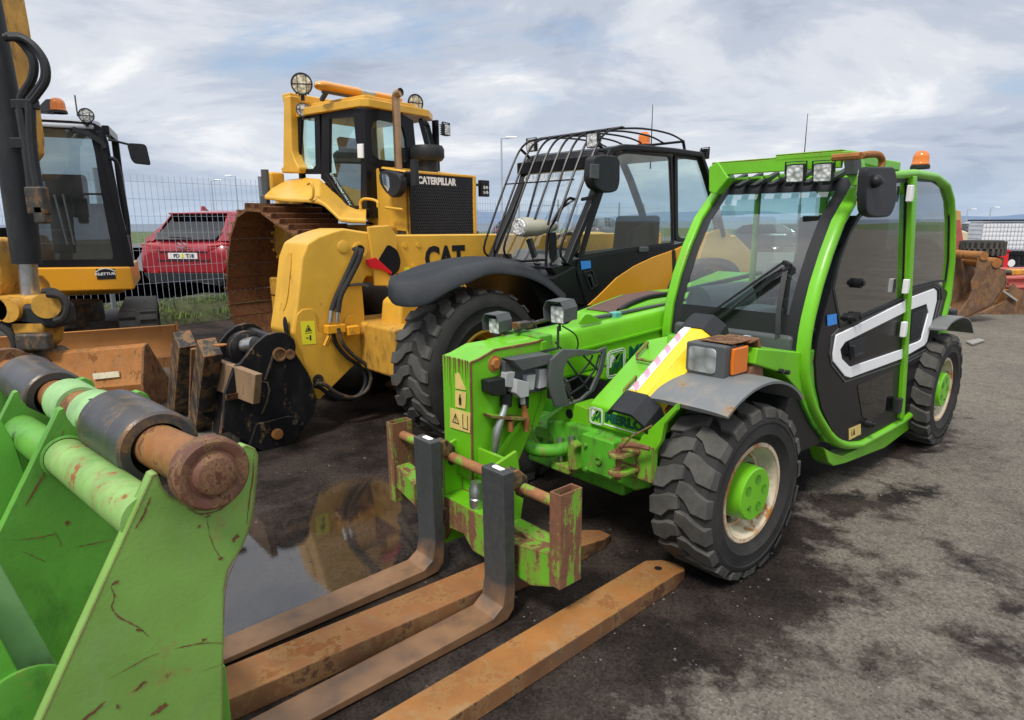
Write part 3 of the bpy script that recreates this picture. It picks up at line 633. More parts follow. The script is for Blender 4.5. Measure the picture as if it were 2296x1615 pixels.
LV=[(-2.13,1.04),(-2.393,1.057),(-2.455,1.008),(-2.365,0.841),(-2.185,0.842)]
b.prism(LV,'y',.811,.816)
for k in range(11):
    z0=LV[4][1]+(LV[0][1]-LV[4][1])*(k+.5)/11
    b.box(LV[3][0]-.01,LV[0][0]-.015,.816,.821,z0-.004,z0+.004)
b.build('vent_grille',M['dplastic'],rl)
for q in ([(-1.738,0.84,1.846),(-1.77,0.84,1.754)],[(-1.864,0.84,1.278),(-1.893,0.84,1.192)],[(-1.918,0.84,1.002),(-1.95,0.84,0.908)]):
    b=B();a,c=Vector(q[0]),Vector(q[1]);b.rbox((a+c)/2,(.045,.03,(a-c).length));b.rbox((a+c)/2+Vector((-.035,.0,0)),(.02,.02,(a-c).length*.7));b.build('hinge',M['whitep'],tm,bev=.006)
b=B();a,c=[Vector(p) for p in [(-1.995,0.84,0.48),(-2.028,0.84,0.381)]];b.rbox((a+c)/2,(.05,.04,(a-c).length));b.build('latch',M['dplastic'],tm,bev=.008)
stickplane('safety_sticker',[(-1.27,0.814,0.425),(-1.447,0.814,0.418),(-1.473,0.814,0.346),(-1.292,0.814,0.349)],M['labelf'],tm,nrm=(0,1,0))
b=B()
for u in(1020,1040,1052):
    q=[(-1.314,0.818,0.412),(-1.326,0.818,0.368)]
    b.prism([(q[0][0]-.02*(u-1020)/16,q[0][2]-.0),(q[1][0]-.006-.02*(u-1020)/16,q[1][2]),(q[1][0]+.006-.02*(u-1020)/16,q[1][2])],'y',.816,.8175)
b.build('sticker_mark',M['blk'],tm)
stickplane('window_label',[(-.802,0.816,1.157),(-.921,0.816,1.154),(-.937,0.816,1.096),(-.823,0.816,1.096)],M['blue'],tm,nrm=(0,1,0))
for q in([(-1.19,0.8,1.3)],[(-1.15,0.8,1.103)],[(-1.212,0.8,1.108)],[(-1.556,0.82,0.399)]):
    b=B();c=q[0];b.cyl((c[0],c[1]-.01,c[2]),(c[0],c[1]+.03,c[2]),.028);b.cyl((c[0],c[1]+.03,c[2]),(c[0],c[1]+.045,c[2]),.015);b.build('window_knob',M['blk'],tm)
# sill beam under the door
b=B();SB=[(-.982,0.371),(-1.09,0.319),(-1.265,0.25),(-1.599,0.234),(-2.622,0.228),(-2.614,0.308),(-2.651,0.473),(-2.748,0.314),(-2.675,0.169),(-1.982,0.127),(-1.325,0.188),(-1.142,0.217),(-1.06,0.263)]
b.prism(SB,'y',.70,.80);b.build('sill_beam',M['greenedge'],tm,bev=.008)
# front wall of the cab below the windscreen and the inner wheel arch
FW=[(-.602,0.997),(-.616,0.865),(-.69,0.729),(-.852,0.546),(-1.013,0.413),(-1.208,0.303)]
wall=[(p[0]+.0,p[1]) for p in FW]
b=B();zt=1.02
b.prism([(-.585,.98),(-.575,.86),(-.62,.74),(-.80,.55),(-1.0,.40),(-1.2,.34),(-1.2,.98)],'y',-.04,.80);b.build('cab_floor',M['greendirt'],tm,bev=.01)
b=B();b.prism([(-.119,1.069),(-.572,0.987),(-.587,0.872),(-.655,0.739),(-.576,0.787),(-.398,0.903),(-.102,0.994)],'y',.30,.80);b.build('cab_scuttle',M['green'],tm,bev=.008)
# windscreen pillar frame: near and far A-posts, roof
YF=-.045
WSn=[(-1.059,1.804),(-.971,1.728),(-.886,1.654),(-.774,1.489),(-.688,1.326),(-.628,1.163),(-.603,0.995)]
def wsf(y): return [(x-.01,y,z) for x,z in WSn]
far=[(x-.015,YF,z) for x,z in WSn]
b=B();b.bar([(x+.0,YF,z) for x,_,z in [(far[0][0]-.16,0,far[0][2]+.12)]+far+[(far[-1][0]-.02,0,far[-1][2]-.12)]],.055,.06,(0,1,0));b.build('far_pillar',M['green'],tm,bev=.012)
# windscreen glass with black printed border
gl=[];
b=B()
rows=[(x-.012,z) for x,z in WSn];rows=[(rows[0][0]-.10,rows[0][1]+.075),(rows[0][0]-.045,rows[0][1]+.04)]+rows
nr=len(rows)
def wsgrid(y0,y1,r0,r1,off,bb,th=.004):
    pts=rows[r0:r1+1];vs=[(x+off,y,z) for y in(y0,y1) for x,z in pts];m=len(pts)
    bb.add(vs,[(i,i+1,m+i+1,m+i) for i in range(m-1)],True)
wsgrid(YF+.02,.795,0,nr-1,0,b);b.build('windscreen',M['glassg'],tm)
b=B();wsgrid(YF+.02,YF+.085,0,nr-1,.004,b);wsgrid(.69,.795,0,nr-1,.004,b);wsgrid(YF+.085,.69,nr-2,nr-1,.004,b);wsgrid(YF+.085,.69,0,2,.004,b)
b.build('windscreen_border',M['blk'],tm)
# roof: side rail, slats above the windscreen, rear skin
b=B();zr=1.93
rb_=[(-1.2,1.88),(-1.28,1.915),(-1.6,1.93),(-2.2,1.93),(-2.5,1.91),(-2.66,1.86)]
b.prism(rb_+[(x,z-.04) for x,z in rb_[::-1]],'y',YF-.03,.80);b.build('roof',M['green'],tm,bev=.01)
b=B()
for k in range(7):
    y0=.02+k*.105;b.bar([(-1.02,y0,1.845),(-1.3,y0,1.93)],.035,.02,(0,0,1))
b.build('roof_slats',M['dplastic'],tm)
# falling-object guard above the windscreen
GX=-.93
b=B();b.box(GX-.03,GX,.0,.76,1.915,1.985);b.box(GX-.03,GX,.40,.76,1.97,2.0);b.box(GX-.14,GX,.0,.76,1.985,1.993);b.box(GX-.14,GX,.40,.76,2.0,2.008)
b.build('roof_guard',M['greenedge'],tm,bev=.004)
b=B();q=[(-.95,-.015,1.968),(-.95,0.046,1.994),(-.95,0.124,1.895),(-.95,0.041,1.802),(-.95,-.005,1.822)]
b.slab([(p[0]+.03,p[1],p[2]) for p in q],.09,(-1,0,0));b.build('guard_bracket',M['green'],tm,bev=.008);b=B();q=[(-.93,0.764,1.995),(-.93,0.825,1.995),(-.93,0.856,1.932),(-.93,0.87,1.82),(-.93,0.838,1.816),(-.93,0.801,1.88)]
b.slab([(p[0]+.03,p[1],p[2]) for p in q],.10,(-1,0,0));b.bar([(-.93,.79,1.97),(-1.25,.79,1.955),(-1.6,.80,1.95)],.05,.05);b.build('guard_bracket',M['green'],tm,bev=.008)
for u,v in((742,180),(878,178)):
    pass
for q in([(-.86,0.554,1.894)],[(-.86,0.701,1.89)]): worklight(tm,q[0],(1,.12,-.12),.098)
# roof grille seen behind the guard
b=B()
for k in range(8): b.bar([(-1.12,.05+k*.095,1.90),(-1.75,.05+k*.095,1.955)],.012,.012)
b.build('roof_grille',M['green'],tm)
beacon(tm,[(-2.585,0.62,1.993)][0],.058,.125)
# mirror on its rusty arm
b=B();arm=[(-.73,0.93,1.95),(-.853,0.93,1.964),(-.959,0.93,1.966),(-1.006,0.93,1.946),(-1.003,0.93,1.911),(-.962,0.93,1.864),(-.93,0.93,1.833),(-.882,0.93,1.766),(-.849,0.93,1.716)]
b.tube(spl(arm,4),.017,10);b.tube([(arm[0][0],.80,arm[0][2]),arm[0]],.018,8);b.build('mirror_arm',M['rusto'],tm)
q=rnd([(-.726,1.896),(-1.069,1.912),(-1.114,1.863),(-1.149,1.729),(-1.09,1.663),(-.884,1.657),(-.762,1.675),(-.728,1.752),(-.717,1.867)],.05,5)
b=B();b.prism(q,'y',.93,.975);mo=b.build('mirror',M['dplastic'],tm,bev=.015);b=B();b.prism(inset(q,.015),'y',.925,.93);b.build('mirror_glass',M['reflector'],mo)
c=[(-.804,0.985,1.831)][0];b=B();b.sphere(c,.032);b.cyl(c,(c[0]-.05,c[1],c[2]),.02);b.build('mirror_joint',M['blk'],mo)
b=B();q=[(-.828,0.86,1.971),(-.928,0.86,1.98),(-.962,0.86,1.875),(-.859,0.86,1.868)];b.slab(q,.05,(0,-1,0));b.build('arm_bracket',M['plastic'],tm,bev=.01)
# windscreen wiper
b=B();wp=[(-.6,0.39,1.003),(-.6,0.619,1.279),(-.6,0.788,1.497),(-.6,0.832,1.503)]
def onws(q,o=.03):
    out=[]
    for p in q:
        z=p[2];
        # screen x at this height
        for i in range(nr-1):
            (xa,za),(xb,zb)=rows[i],rows[i+1]
            if zb<=z<=za or i==nr-2: t=(z-za)/(zb-za);xx=xa+(xb-xa)*t;break
        out.append((xx+o,p[1],z))
    return out
WP=[(.60,1.43),(.30,1.17),(.05,.99),(.64,1.41),(.36,1.15),(.12,.97),(.62,1.40),(.645,1.18),(.66,1.06)]
pp=onws([(0,y,z) for y,z in WP],.035)
b.bar([pp[0],pp[1],pp[2]],.022,.012);b.bar([pp[3],pp[4],pp[5]],.03,.014);b.bar([pp[6],pp[7],pp[8]],.026,.016);b.bar([pp[0],pp[3]],.03,.02);b.build('wiper',M['blk'],tm)
# interior: seat, steering wheel, dash, drum
b=B();b.box(-1.75,-1.25,.15,.62,.55,.85);b.prism([(-1.72,.85),(-1.86,1.42),(-1.78,1.45),(-1.60,.86)],'y',.15,.62);b.prism([(-1.84,1.48),(-1.88,1.66),(-1.80,1.66),(-1.77,1.48)],'y',.26,.5);b.build('seat',M['seat'],tm,bev=.04)
b=B();b.box(-.95,-.60,.0,.74,.9,1.06);b.box(-1.0,-.72,.30,.50,1.04,1.16);b.build('dashboard',M['plastic'],tm,bev=.03)
b=B();b.tube([(-1.1+.05*cos(a)*1.0-.0,.42+.16*cos(a),1.18+.15*sin(a)) for a in [2*pi*k/24 for k in range(24)]],.014,8,closed=True);b.cyl((-1.08,.42,1.18),(-.9,.42,1.0),.02);b.bar([(-1.1,.27,1.18),(-1.1,.57,1.18)],.02,.02);b.build('steering_wheel',M['blk'],tm)
b=B();b.cyl((-.78,.06,1.14),(-1.12,.16,1.16),.115,28);b.build('air_canister',M['plastic'],tm,bev=.01)
b=B();b.prism([(-1.9,.6),(-1.9,1.05),(-2.5,1.1),(-2.6,.6)],'y',0,.75);b.build('rear_shelf',M['dplastic'],tm,bev=.02)
b=B();b.prism([(-2.62,.6),(-2.62,1.34),(-1.9,1.34),(-1.55,1.22),(-1.3,1.02),(-1.0,.95),(-1.0,.6)],'y',-.03,.0);b.build('far_side_panel',M['black'],tm,bev=.005)
b=B();b.rbox((-2.05,.35,1.5),(.3,.5,.35));b.rbox((-2.3,.5,1.15),(.5,.5,.3));b.build('parcel_box',M['dplastic'],tm,bev=.03)
b=B();b.box(-2.68,-2.64,-.05,.78,.5,1.05);b.bar([(-2.62,-.03,.9),(-2.62,-.03,1.9)],.06,.06,(0,1,0));b.bar([(-2.62,-.02,1.88),(-2.62,.78,1.88)],.06,.06);b.bar([(-1.6,YF,.9),(-1.6,YF,1.9)],.03,.04,(0,1,0));b.build('rear_frame',M['green'],tm,bev=.01)
b=B();b.add([(-2.64,-.02,1.05),(-2.64,.78,1.05),(-2.62,.78,1.88),(-2.62,-.02,1.88)],[(0,1,2,3)]);b.build('rear_window',M['glassg'],tm)
b=B();b.add([(-2.6,YF,1.08),(-.75,YF,1.08),(-1.15,YF,1.85),(-2.6,YF,1.88)],[(0,1,2,3)]);b.build('side_window',M['glassg'],tm)
# ---- front mudguard, lamp cluster
fa=[a for a in [R(152),R(140),R(120),R(100),R(80),R(62),R(45),R(32),R(26)]]
MG=[(-.334,0.843),(-.207,0.918),(-.087,0.971),(0.042,1.012),(0.161,1.03)]
b=B();
prof=[(-.36,.82),(-.29,.875),(-.19,.922),(-.08,.95),(.03,.957),(.14,.945),(.25,.912),(.335,.868)]
prof=spl(prof,3)
for i in range(len(prof)-1):
    pass
secs=[[(x,y,z-(abs(y-.72)/.2)**4*.008) for y in(.52,.60,.7,.8,.88,.915,.925)]+[(x*.975,y,z*.985-.006) for y in(.925,.9,.8,.7,.6,.52)] for x,z in prof]
b.loft(secs,caps=True,sm=True);b.build('mudguard',M['fender'],tm,ang=50)
LB=(.02,.70,1.04)
q=[(0.1,0.559,1.072),(0.1,0.763,1.08),(0.1,0.775,0.976),(0.1,0.568,0.964)]
cen=sum((Vector(p) for p in q),Vector())/4
fwd=Vector((1,0.0,0))
hw=abs(q[0][1]-q[1][1])/2;hh=.075
b=B();yy0,yy1=q[0][1],q[1][1];zc_=cen.z
b.T=None
b.prism(rnd([(yy0,zc_-hh),(yy1,zc_-hh),(yy1,zc_+hh),(yy0,zc_+hh)],.012),'x',.0,.10)
# housing tail
b.prism([(yy0+.02,zc_-hh+.01),(yy1+.0,zc_-hh+.01),(yy1,zc_+hh-.01),(yy0+.02,zc_+hh-.01)],'x',-.07,.0)
hl=b.build('headlight',M['plastic'],tm,bev=.008)
b=B();b.prism(rnd([(yy0+.02,zc_-hh+.018),(yy1-.045,zc_-hh+.018),(yy1-.045,zc_+hh-.018),(yy0+.02,zc_+hh-.018)],.02),'x',.098,.104);b.build('lens',M['lampw'],hl)
b=B();b.prism(rnd([(yy0+.02,zc_-hh+.018),(yy1-.045,zc_-hh+.018),(yy1-.045,zc_+hh-.018),(yy0+.02,zc_+hh-.018)],.02),'x',.106,.110);b.build('lens_glass',glass('headlight glass',(.85,.87,.88),dust=.12),hl)
b=B();b.prism([(-.075,zc_-hh+.012),(.055,zc_-hh+.012),(.06,zc_),(.055,zc_+hh-.012),(-.075,zc_+hh-.012)],'y',yy1,yy1+.018);b.build('indicator',M['amber'],tm,bev=.008)
b=B();b.prism([(-.08,zc_-hh-.02),(.07,zc_-hh-.02),(.07,zc_-hh+.0),(-.10,zc_-hh),(-.16,zc_+.03),(-.15,zc_+hh+.0),(-.08,zc_+hh-.005),(-.08,zc_+hh+.003),(-.17,zc_+hh+.01),(-.23,zc_-hh-.04)],'y',yy0+.06,yy1+.02);b.box(-.12,.06,yy0+.04,yy1+.01,zc_+hh+.006,zc_+hh+.010);b.build('lamp_bracket',M['rustd'],tm,bev=.004)
c=[(-.21,0.7,1.067)][0];b=B();b.lathe([(.001,-.03),(.03,-.025),(.042,0),(.042,.012),(.036,.014),(.001,.01)],'x',c,24);b.build('side_lamp',M['reflector'],tm)
b=B();
for q in([(-.35,0.8,0.925)],[(-.417,0.8,0.908)]): c=q[0];b.cyl((c[0],.79,c[2]),(c[0],.82,c[2]),.012,10)
b.build('bolt',M['blk'],tm)
# rear mudguard
b=B();prof2=spl([(-3.22,.80),(-3.10,.90),(-2.95,.945),(-2.8,.955),(-2.62,.94),(-2.5,.90)],3)
secs=[[(x,y,z) for y in(.60,.75,.93)]+[(x,y,z-.012) for y in(.93,.75,.60)] for x,z in prof2];b.loft(secs);b.build('mudguard',M['fender'],tm)
b=B();b.box(-3.45,-2.70,-.75,.72,.55,.98);b.build('rear_body',M['green'],tm,bev=.05)
c=[(-3.172,0.75,0.903)][0];b=B();b.rbox(c,(.12,.12,.13));b.build('tail_lamp',M['dplastic'],tm,bev=.02)
b=B();b.prism([(-.70,.86),(-.55,.80),(-.45,.60),(-.50,.42),(-.95,.40),(-1.0,.86)],'y',.42,.78);b.build('arch_liner',M['black'],tm)
# ---- engine cover on the right side of the boom
HUT=[(-.602,1.038),(-.662,1.047),(-.849,1.079),(-1.084,1.115),(-1.388,1.121),(-1.778,1.116)]
HUT=HUT[::-1];HU=HUT+[(HUT[-1][0]+.12,.85),(HUT[-1][0]+.12,.62),(-2.9,.62),(-2.9,1.1),(-2.4,1.22)]
b=B();b.prism(HU,'y',-.82,-.40);b.build('engine_cover',M['green'],tm,bev=.03)
b=B();tp=[(p[0],p[1]+.001) for p in HUT[1:-1]]
b.add([(x,y,z+.005) for x,z in tp for y in(-.76,-.50)],[(2*i,2*i+1,2*i+3,2*i+2) for i in range(len(tp)-1)]);b.build("cover_top",plain('faded brown cover',(.13,.075,.06),.6,var=.2),tm)
# ---- boom
BL,BR=-.09,-.31
BT=[(1.5,.0)]
b=B();bp=[(.62,1.065),(-.3,1.105),(-3.0,1.235),(-3.0,.93),(-.3,.83),(.40,.80),(.62,.80)]
bsec=[]
for x,zt_,zb_ in((.62,1.065,.80),(-.3,1.105,.83),(-3.05,1.235,.93)):
    yl,yr=BL,BR;bsec.append([(x,yl,zb_+.02),(x,yl,zt_-.035),(x,yl-.012,zt_-.012),(x,yl-.035,zt_),(x,yr+.035,zt_),(x,yr,zt_-.03),(x,yr,zb_+.02),(x,yr+.03,zb_),(x,yl-.03,zb_)])
b.loft(bsec,caps=True,sm=False);bo=b.build('boom',M['green'],tm,bev=.008)
b=B();b.bar([(.40,BL+.004,.955),(-.3,BL+.004,.985),(-2.5,BL+.004,1.10)],.012,.012);b.build('boom_seam',M['green'],bo)
# boom marking: rounded badge and the start of the name
def merlobadge(o,xd,ud,s,parent,white):
    xd=Vector(xd).normalized();ud=Vector(ud).normalized();nd=xd.cross(ud);o=Vector(o)
    def q(p,e): return tuple(o+xd*p[0]*s+ud*p[1]*s+nd*e)
    sq=rnd([(-.5,-.5),(.5,-.5),(.5,.5),(-.5,.5)],.22,4)
    for d,w_ in((0,.035),(.075,.03)):
        b=B();oo=inset(sq,d);ii=inset(oo,w_);b.frame3([q(p,.001) for p in oo],[q(p,.001) for p in ii],nd,.0015);b.build('badge_ring',white,parent)
    b=B()
    for pl,mt in(([(-.36,-.1),(-.3,.34),(-.2,.34),(0,.1),(.2,.34),(.1,.34),(-.02,.22),(-.18,.05),(-.22,.1),(-.26,-.1)],'w'),([(-.2,-.34),(-.05,-.12),(.06,-.28),(.26,.1),(.28,-.32),(.36,-.32),(.34,.3),(.26,.3),(.05,-.08),(-.05,.05),(-.3,-.34)],'k')):
        bb=B();bb.slab([q(p,.001) for p in pl],.0018,nd);bb.build('badge_letter',white if mt=='w' else M['inkgreen'],parent)
q=[(-.186,-.09,0.846)][0];merlobadge((q[0],BL+.001,q[2]),(-1,0,.03),(0,0,1),.165,bo,M['whitep'])
q=[(-.3,-.09,0.87)][0];text('boom_lettering','MERLO',(q[0],BL+.003,q[2]-.02),(-1,0,.04),(0,0,1),.075,M['inkgreen'],bo,bold=.06,wscale=1.15)
b=B();a,c=[(0.036,-.11,1.119)][0],0;b.prism(rnd([(0.104,1.098),(0.104,1.126),(0.064,1.154),(0.023,1.148),(-.085,1.099),(0.008,1.097)],.015),'y',-.12,-.105);b.build('lifting_eye',M['green'],bo,bev=.003)
b=B();b.tube([(-.048,-.16,1.114),(-.24,-.16,1.117),(-.294,-.16,1.119),(-.519,-.16,1.126),(-.807,-.16,1.132)]+[(-2.2,-.16,1.22)],.012,10);b.build('boom_pipe',M['plastic'],bo)
q=[(-.243,-.15,1.115)][0];b=B();b.rbox(q,(.06,.05,.035));b.build('pipe_clamp',plain('teal clamp',(.12,.42,.36),.6),bo,bev=.005)
b=B();b.tube(spl([(-.458,-.3,1.102),(-.573,-.3,1.137),(-.745,-.3,1.163),(-.948,-.3,1.167)],4)+[(-2.2,-.30,1.24)],.018,10);b.build('boom_hose',M['blk'],bo)
# ---- boom head
HL=-.04;HR=-.265;HX=.912
hp=[(0.891,0.44),(0.878,1.022),(0.865,1.03),(0.77,1.061),(0.494,1.064),(0.452,1.072),(0.448,0.764),(0.516,0.63),(0.626,0.458),(0.684,0.482),(0.769,0.533)]
hp=[p if i>1 else (HX,p[1]) for i,p in enumerate(hp)]
b=B();b.prism(hp,'y',HR,HL);hd=b.build('boom_head',M['headg'],tm,bev=.004)
b=B();b.bar([(p[0],HL-.001,p[1]-.002) for p in hp[1:6]],.012,.010,(0,1,0));b.bar([(HX,HL-.002,hp[1][1]),(HX,HL-.002,.30)],.010,.010,(1,0,0));b.build('head_weld',M['weldrust'],hd,bev=.003)
b=B();b.bar([(hp[5][0]-.0,HL+.004,hp[5][1]-.01),(hp[6][0],HL+.004,hp[6][1]),(hp[7][0],HL+.004,hp[7][1])],.035,.014,(0,1,0));b.build('head_flange',M['green'],hd,bev=.003)
random.seed(5);b=B()
for k in range(11):
    y=HR+.02+.018*k+random.uniform(-.006,.006);z0=hp[1][1]+.004;l=random.uniform(.03,.16)*(1.6 if k in(3,9) else 1);w_=random.uniform(.002,.006);n=7
    L_=[(HX+.001,y-w_*(1-j/n)*random.uniform(.6,1.2),z0-l*j/n) for j in range(n+1)];R_=[(HX+.001,y+w_*(1-j/n)*random.uniform(.6,1.2),z0-l*j/n) for j in range(n+1)]
    b.slab(L_+R_[::-1],.0008,(1,0,0))
b.build('rust_run',M['weldrust'],hd)
b=B();b.prism(inset([hp[2],hp[3],hp[4],hp[5],hp[6],(hp[6][0]+.12,hp[6][1]+.0),(hp[3][0]-.06,hp[3][1]-.25)],.01)[:7],'y',HL,HL+.001) if 0 else None
# collar where the boom enters the head
b=B();b.box(.36,.46,BR-.03,BL+.03,.80,1.085);b.build('boom_collar',M['greendirt'],tm,bev=.01)
b=B();c=[(0.771,-.03,0.995)][0];b.lathe([(.034,0),(.034,.006),(.028,.008),(.024,.02),(.001,.02)],'y',(c[0],HL,c[2]),6,sm=False);b.lathe([(.04,0),(.04,.005),(.001,.005)],'y',(c[0],HL,c[2]),24);b.build('pivot_bolt',M['rusto'],hd,bev=.002)
# stickers on the head front face x=HX
def fq(s): return s
sy=[(0.915,-.16,0.867),(0.915,-.074,0.874),(0.915,-.083,0.792),(0.915,-.161,0.785)];stickplane('warning_sticker',sy,M['labelf'],hd,nrm=(1,0,0))
b=B();c=sum((Vector(p) for p in sy),Vector())/4;b.slab([(c.x+.004,c.y-.008,c.z-.025),(c.x+.004,c.y+.008,c.z-.025),(c.x+.004,c.y+.010,c.z+.008),(c.x+.004,c.y+.004,c.z+.014),(c.x+.004,c.y+.004,c.z+.026),(c.x+.004,c.y-.004,c.z+.026),(c.x+.004,c.y-.004,c.z+.014),(c.x+.004,c.y-.010,c.z+.008)],.0008,(1,0,0));b.build('sticker_figure',M['blackworn'],hd)
sy=[(0.915,-.156,0.95),(0.915,-.13,0.959),(0.915,-.074,0.884),(0.915,-.157,0.877)];stickplane('warning_sticker',sy,M['labelf'],hd,nrm=(1,0,0))
sy=[(0.915,-.204,0.772),(0.915,-.045,0.779),(0.915,-.05,0.681),(0.915,-.209,0.672)];stickplane('hazard_sticker',sy,M['labelf'],hd,nrm=(1,0,0))
def tri(c,s,parent,x,nm='sticker_triangle'):
    b=B();o=[(c[1]-s,c[2]-s*.8),(c[1]+s,c[2]-s*.8),(c[1],c[2]+s)];i=inset(o,s*.16);b.frame(o,i,'x',x,x+.0008);b.box(x,x+.0008,c[1]-s*.08,c[1]+s*.08,c[2]-s*.15,c[2]+s*.45);b.box(x,x+.0008,c[1]-s*.08,c[1]+s*.08,c[2]-s*.5,c[2]-s*.3);return b.build(nm,M['blk'],parent)
c=[(0.918,-.16,0.726)][0];tri(c,.028,hd,.9175)
b=B();c=[(0.918,-.085,0.727)][0]
for d in(-1,1): b.box(.9172,.9185,c[1]+d*.018-.002,c[1]+d*.018+.002,c[2]-.035,c[2]+.035)
b.box(.9172,.9185,c[1]-.018,c[1]+.018,c[2]-.035,c[2]-.031);b.build('sticker_mark',M['blk'],hd)
# hydraulic block on the head side
b=B();yb=HL
q=[(0.739,1.021),(0.486,1.015),(0.416,0.967),(0.672,0.959),(0.689,0.975)]
b.prism(q,'y',-.035,.05);cv=b.build('valve_cover',M['plastic'],hd,bev=.004)
b=B();q=[(0.739,1.008),(0.449,0.952),(0.457,0.816),(0.585,0.818),(0.681,0.843),(0.74,0.879)];b.prism(q,'y',HL,-.005);b.build('valve_plate',M['plastic'],hd,bev=.006)
for (u0,v0,u1,v1,y0,y1) in((875,600,960,740,-.02,.02),(955,650,1050,790,-.01,.06),(1035,620,1100,730,-.02,.04),(1125,570,1195,730,-.02,.02)):
    pass
def vb(q,y0,y1,nm,mat,bev=.004):
    b=B();b.prism(q,'y',y0,y1);return b.build(nm,mat,hd,bev=bev)
vb([(0.749,0.955),(0.69,0.952),(0.712,0.878),(0.759,0.89)],-.02,.02,'valve_block',M['plastic'] if 0 else plain('light grey cap',(.36,.37,.38),.45))
LG=plain('pale grey plastic',(.42,.43,.44),.4)
vb([(0.704,0.923),(0.623,0.893),(0.627,0.824),(0.679,0.824),(0.713,0.856)],-.02,.045,'valve_block',LG)
vb([(0.624,0.924),(0.565,0.921),(0.578,0.846),(0.622,0.848)],-.02,.03,'valve_block',LG)
vb([(0.54,0.942),(0.481,0.938),(0.491,0.845),(0.546,0.844)],-.02,.03,'valve_block',LG)
b=B();q=[(0.63,-0,0.81),(0.627,0,0.779)];b.cyl(q[0],q[1],.014,14);b.build('valve_cap',LG,hd)
vb([(0.857,0.935),(0.756,0.934),(0.745,0.848),(0.823,0.856),(0.856,0.878)],HL,.02,'connector',M['blk'],.006)
b=B();b.tube([(0.741,-0,0.795),(0.75,-0,0.764),(0.771,-0,0.728),(0.793,-0,0.68),(0.802,-0,0.629),(0.811,0,0.578),(0.823,-0,0.548)],[.014,.018,.02,.024,.021,.014,.012],14);b.build('hose_coupling',M['steel'],hd)
b=B();b.tube([(0.621,-0,0.771),(0.612,-0,0.722),(0.608,-0,0.694),(0.603,0,0.634)],[.010,.018,.022,.014],14);b.build('hose_coupling',M['rusto'],hd)
b=B();b.tube([(0.712,-0,0.709),(0.709,-0,0.658)],[.02,.016],14);b.build('hose_coupling',M['rusto'],hd)
vb([(0.849,0.769),(0.604,0.704),(0.6,0.693),(0.683,0.708),(0.841,0.754)],HL,.02,'coupling_bracket',M['greenold'],.002)
b=B();b.tube([(0.715,-.02,0.845),(0.72,-.02,0.78)],.03,10);b.tube([(0.602,-.02,0.804),(0.603,-.02,0.75)],.026,10);b.build('hose',M['blk'],hd)
# diagonal rib of the head
b=B();q=[(0.603,-.03,0.686),(0.691,-.03,0.623),(0.786,-.03,0.523)];b.bar(q,.03,.03,(0,1,0));b.build('head_rib',M['green'],hd,bev=.004)
# mesh lamp guard
GO=[(0.416,1.03),(0.499,0.989),(0.512,0.898),(0.498,0.821),(0.464,0.743),(0.393,0.729),(0.274,0.737),(0.172,0.776),(0.111,0.867),(0.084,0.957),(0.081,1),(0.157,0.988),(0.29,1.013)]
GI=[(0.319,0.983),(0.373,0.977),(0.406,0.934),(0.409,0.88),(0.394,0.816),(0.369,0.752),(0.344,0.74),(0.274,0.752),(0.203,0.785),(0.153,0.859),(0.129,0.913),(0.115,0.975),(0.167,0.972),(0.239,0.972)]
b=B();b.prism([(0.416,1.03),(0.499,0.989),(0.512,0.898),(0.498,0.821),(0.464,0.743),(0.364,0.741),(0.394,0.816),(0.409,0.88),(0.406,0.934),(0.373,0.977),(0.319,0.983),(0.239,0.972),(0.115,0.975),(0.081,1),(0.157,0.988),(0.29,1.013)],'y',.05,.066)
b.prism([(0.464,0.743),(0.393,0.729),(0.274,0.737),(0.172,0.776),(0.111,0.867),(0.084,0.957),(0.081,1),(0.115,0.975),(0.129,0.913),(0.153,0.859),(0.203,0.785),(0.274,0.752),(0.364,0.741)],'y',.05,.066)
gd=b.build('lamp_guard',M['fender'] if 0 else M['plastic'],hd,bev=.004)
b=B()
for q in([(0.385,0.058,0.975),(0.211,0.058,0.783)],[(0.257,0.058,0.974),(0.119,0.058,0.861)],[(0.402,0.058,0.851),(0.305,0.058,0.87),(0.215,0.058,0.926),(0.186,0.058,0.967)],[(0.372,0.058,0.784),(0.263,0.058,0.813),(0.167,0.058,0.883),(0.133,0.058,0.963)],[(0.407,0.058,0.845),(0.332,0.058,0.741)]): b.bar(q,.008,.008,(0,1,0))
b.build('guard_bar',M['dplastic'],gd)
# head work lamps with hoods
c1=[(0.416,0.03,1.2)][0];worklight(hd,c1,(1,.10,-.05),.095,hood=True,mat=M['dplastic'])
c2=[(0.546,-.3,1.119)][0];worklight(hd,c2,(1,.10,-.05),.088,hood=True,mat=M['dplastic'])
b=B();b.bar([(c1[0],c1[1],c1[2]-.06),(c1[0],c1[1],c1[2]-.17),(c1[0]+.05,HL,c1[2]-.19)],.02,.012);b.bar([(c2[0],c2[1],c2[2]-.04),(c2[0],HR+.02,c2[2]-.08)],.02,.012);b.tube(spl([(c1[0]-.03,c1[1],c1[2]-.06),(c1[0]-.13,c1[1],c1[2]-.12),(c1[0]-.14,c1[1],c1[2]-.19),(c1[0]-.05,c1[1],c1[2]-.19),(c1[0],c1[1]-.02,c1[2]-.14)],4),.004,6);b.build('lamp_stalk',M['dplastic'],hd)
b=B();b.rbox((c2[0]-.12,-.22,1.12),(.10,.06,.035));b.tube([(c2[0]-.05,-.2,1.1),(c2[0]-.2,-.24,1.115),(c2[0]-.42,-.26,1.13)],.012,8);b.build('head_fitting',M['grime'],hd,bev=.006)
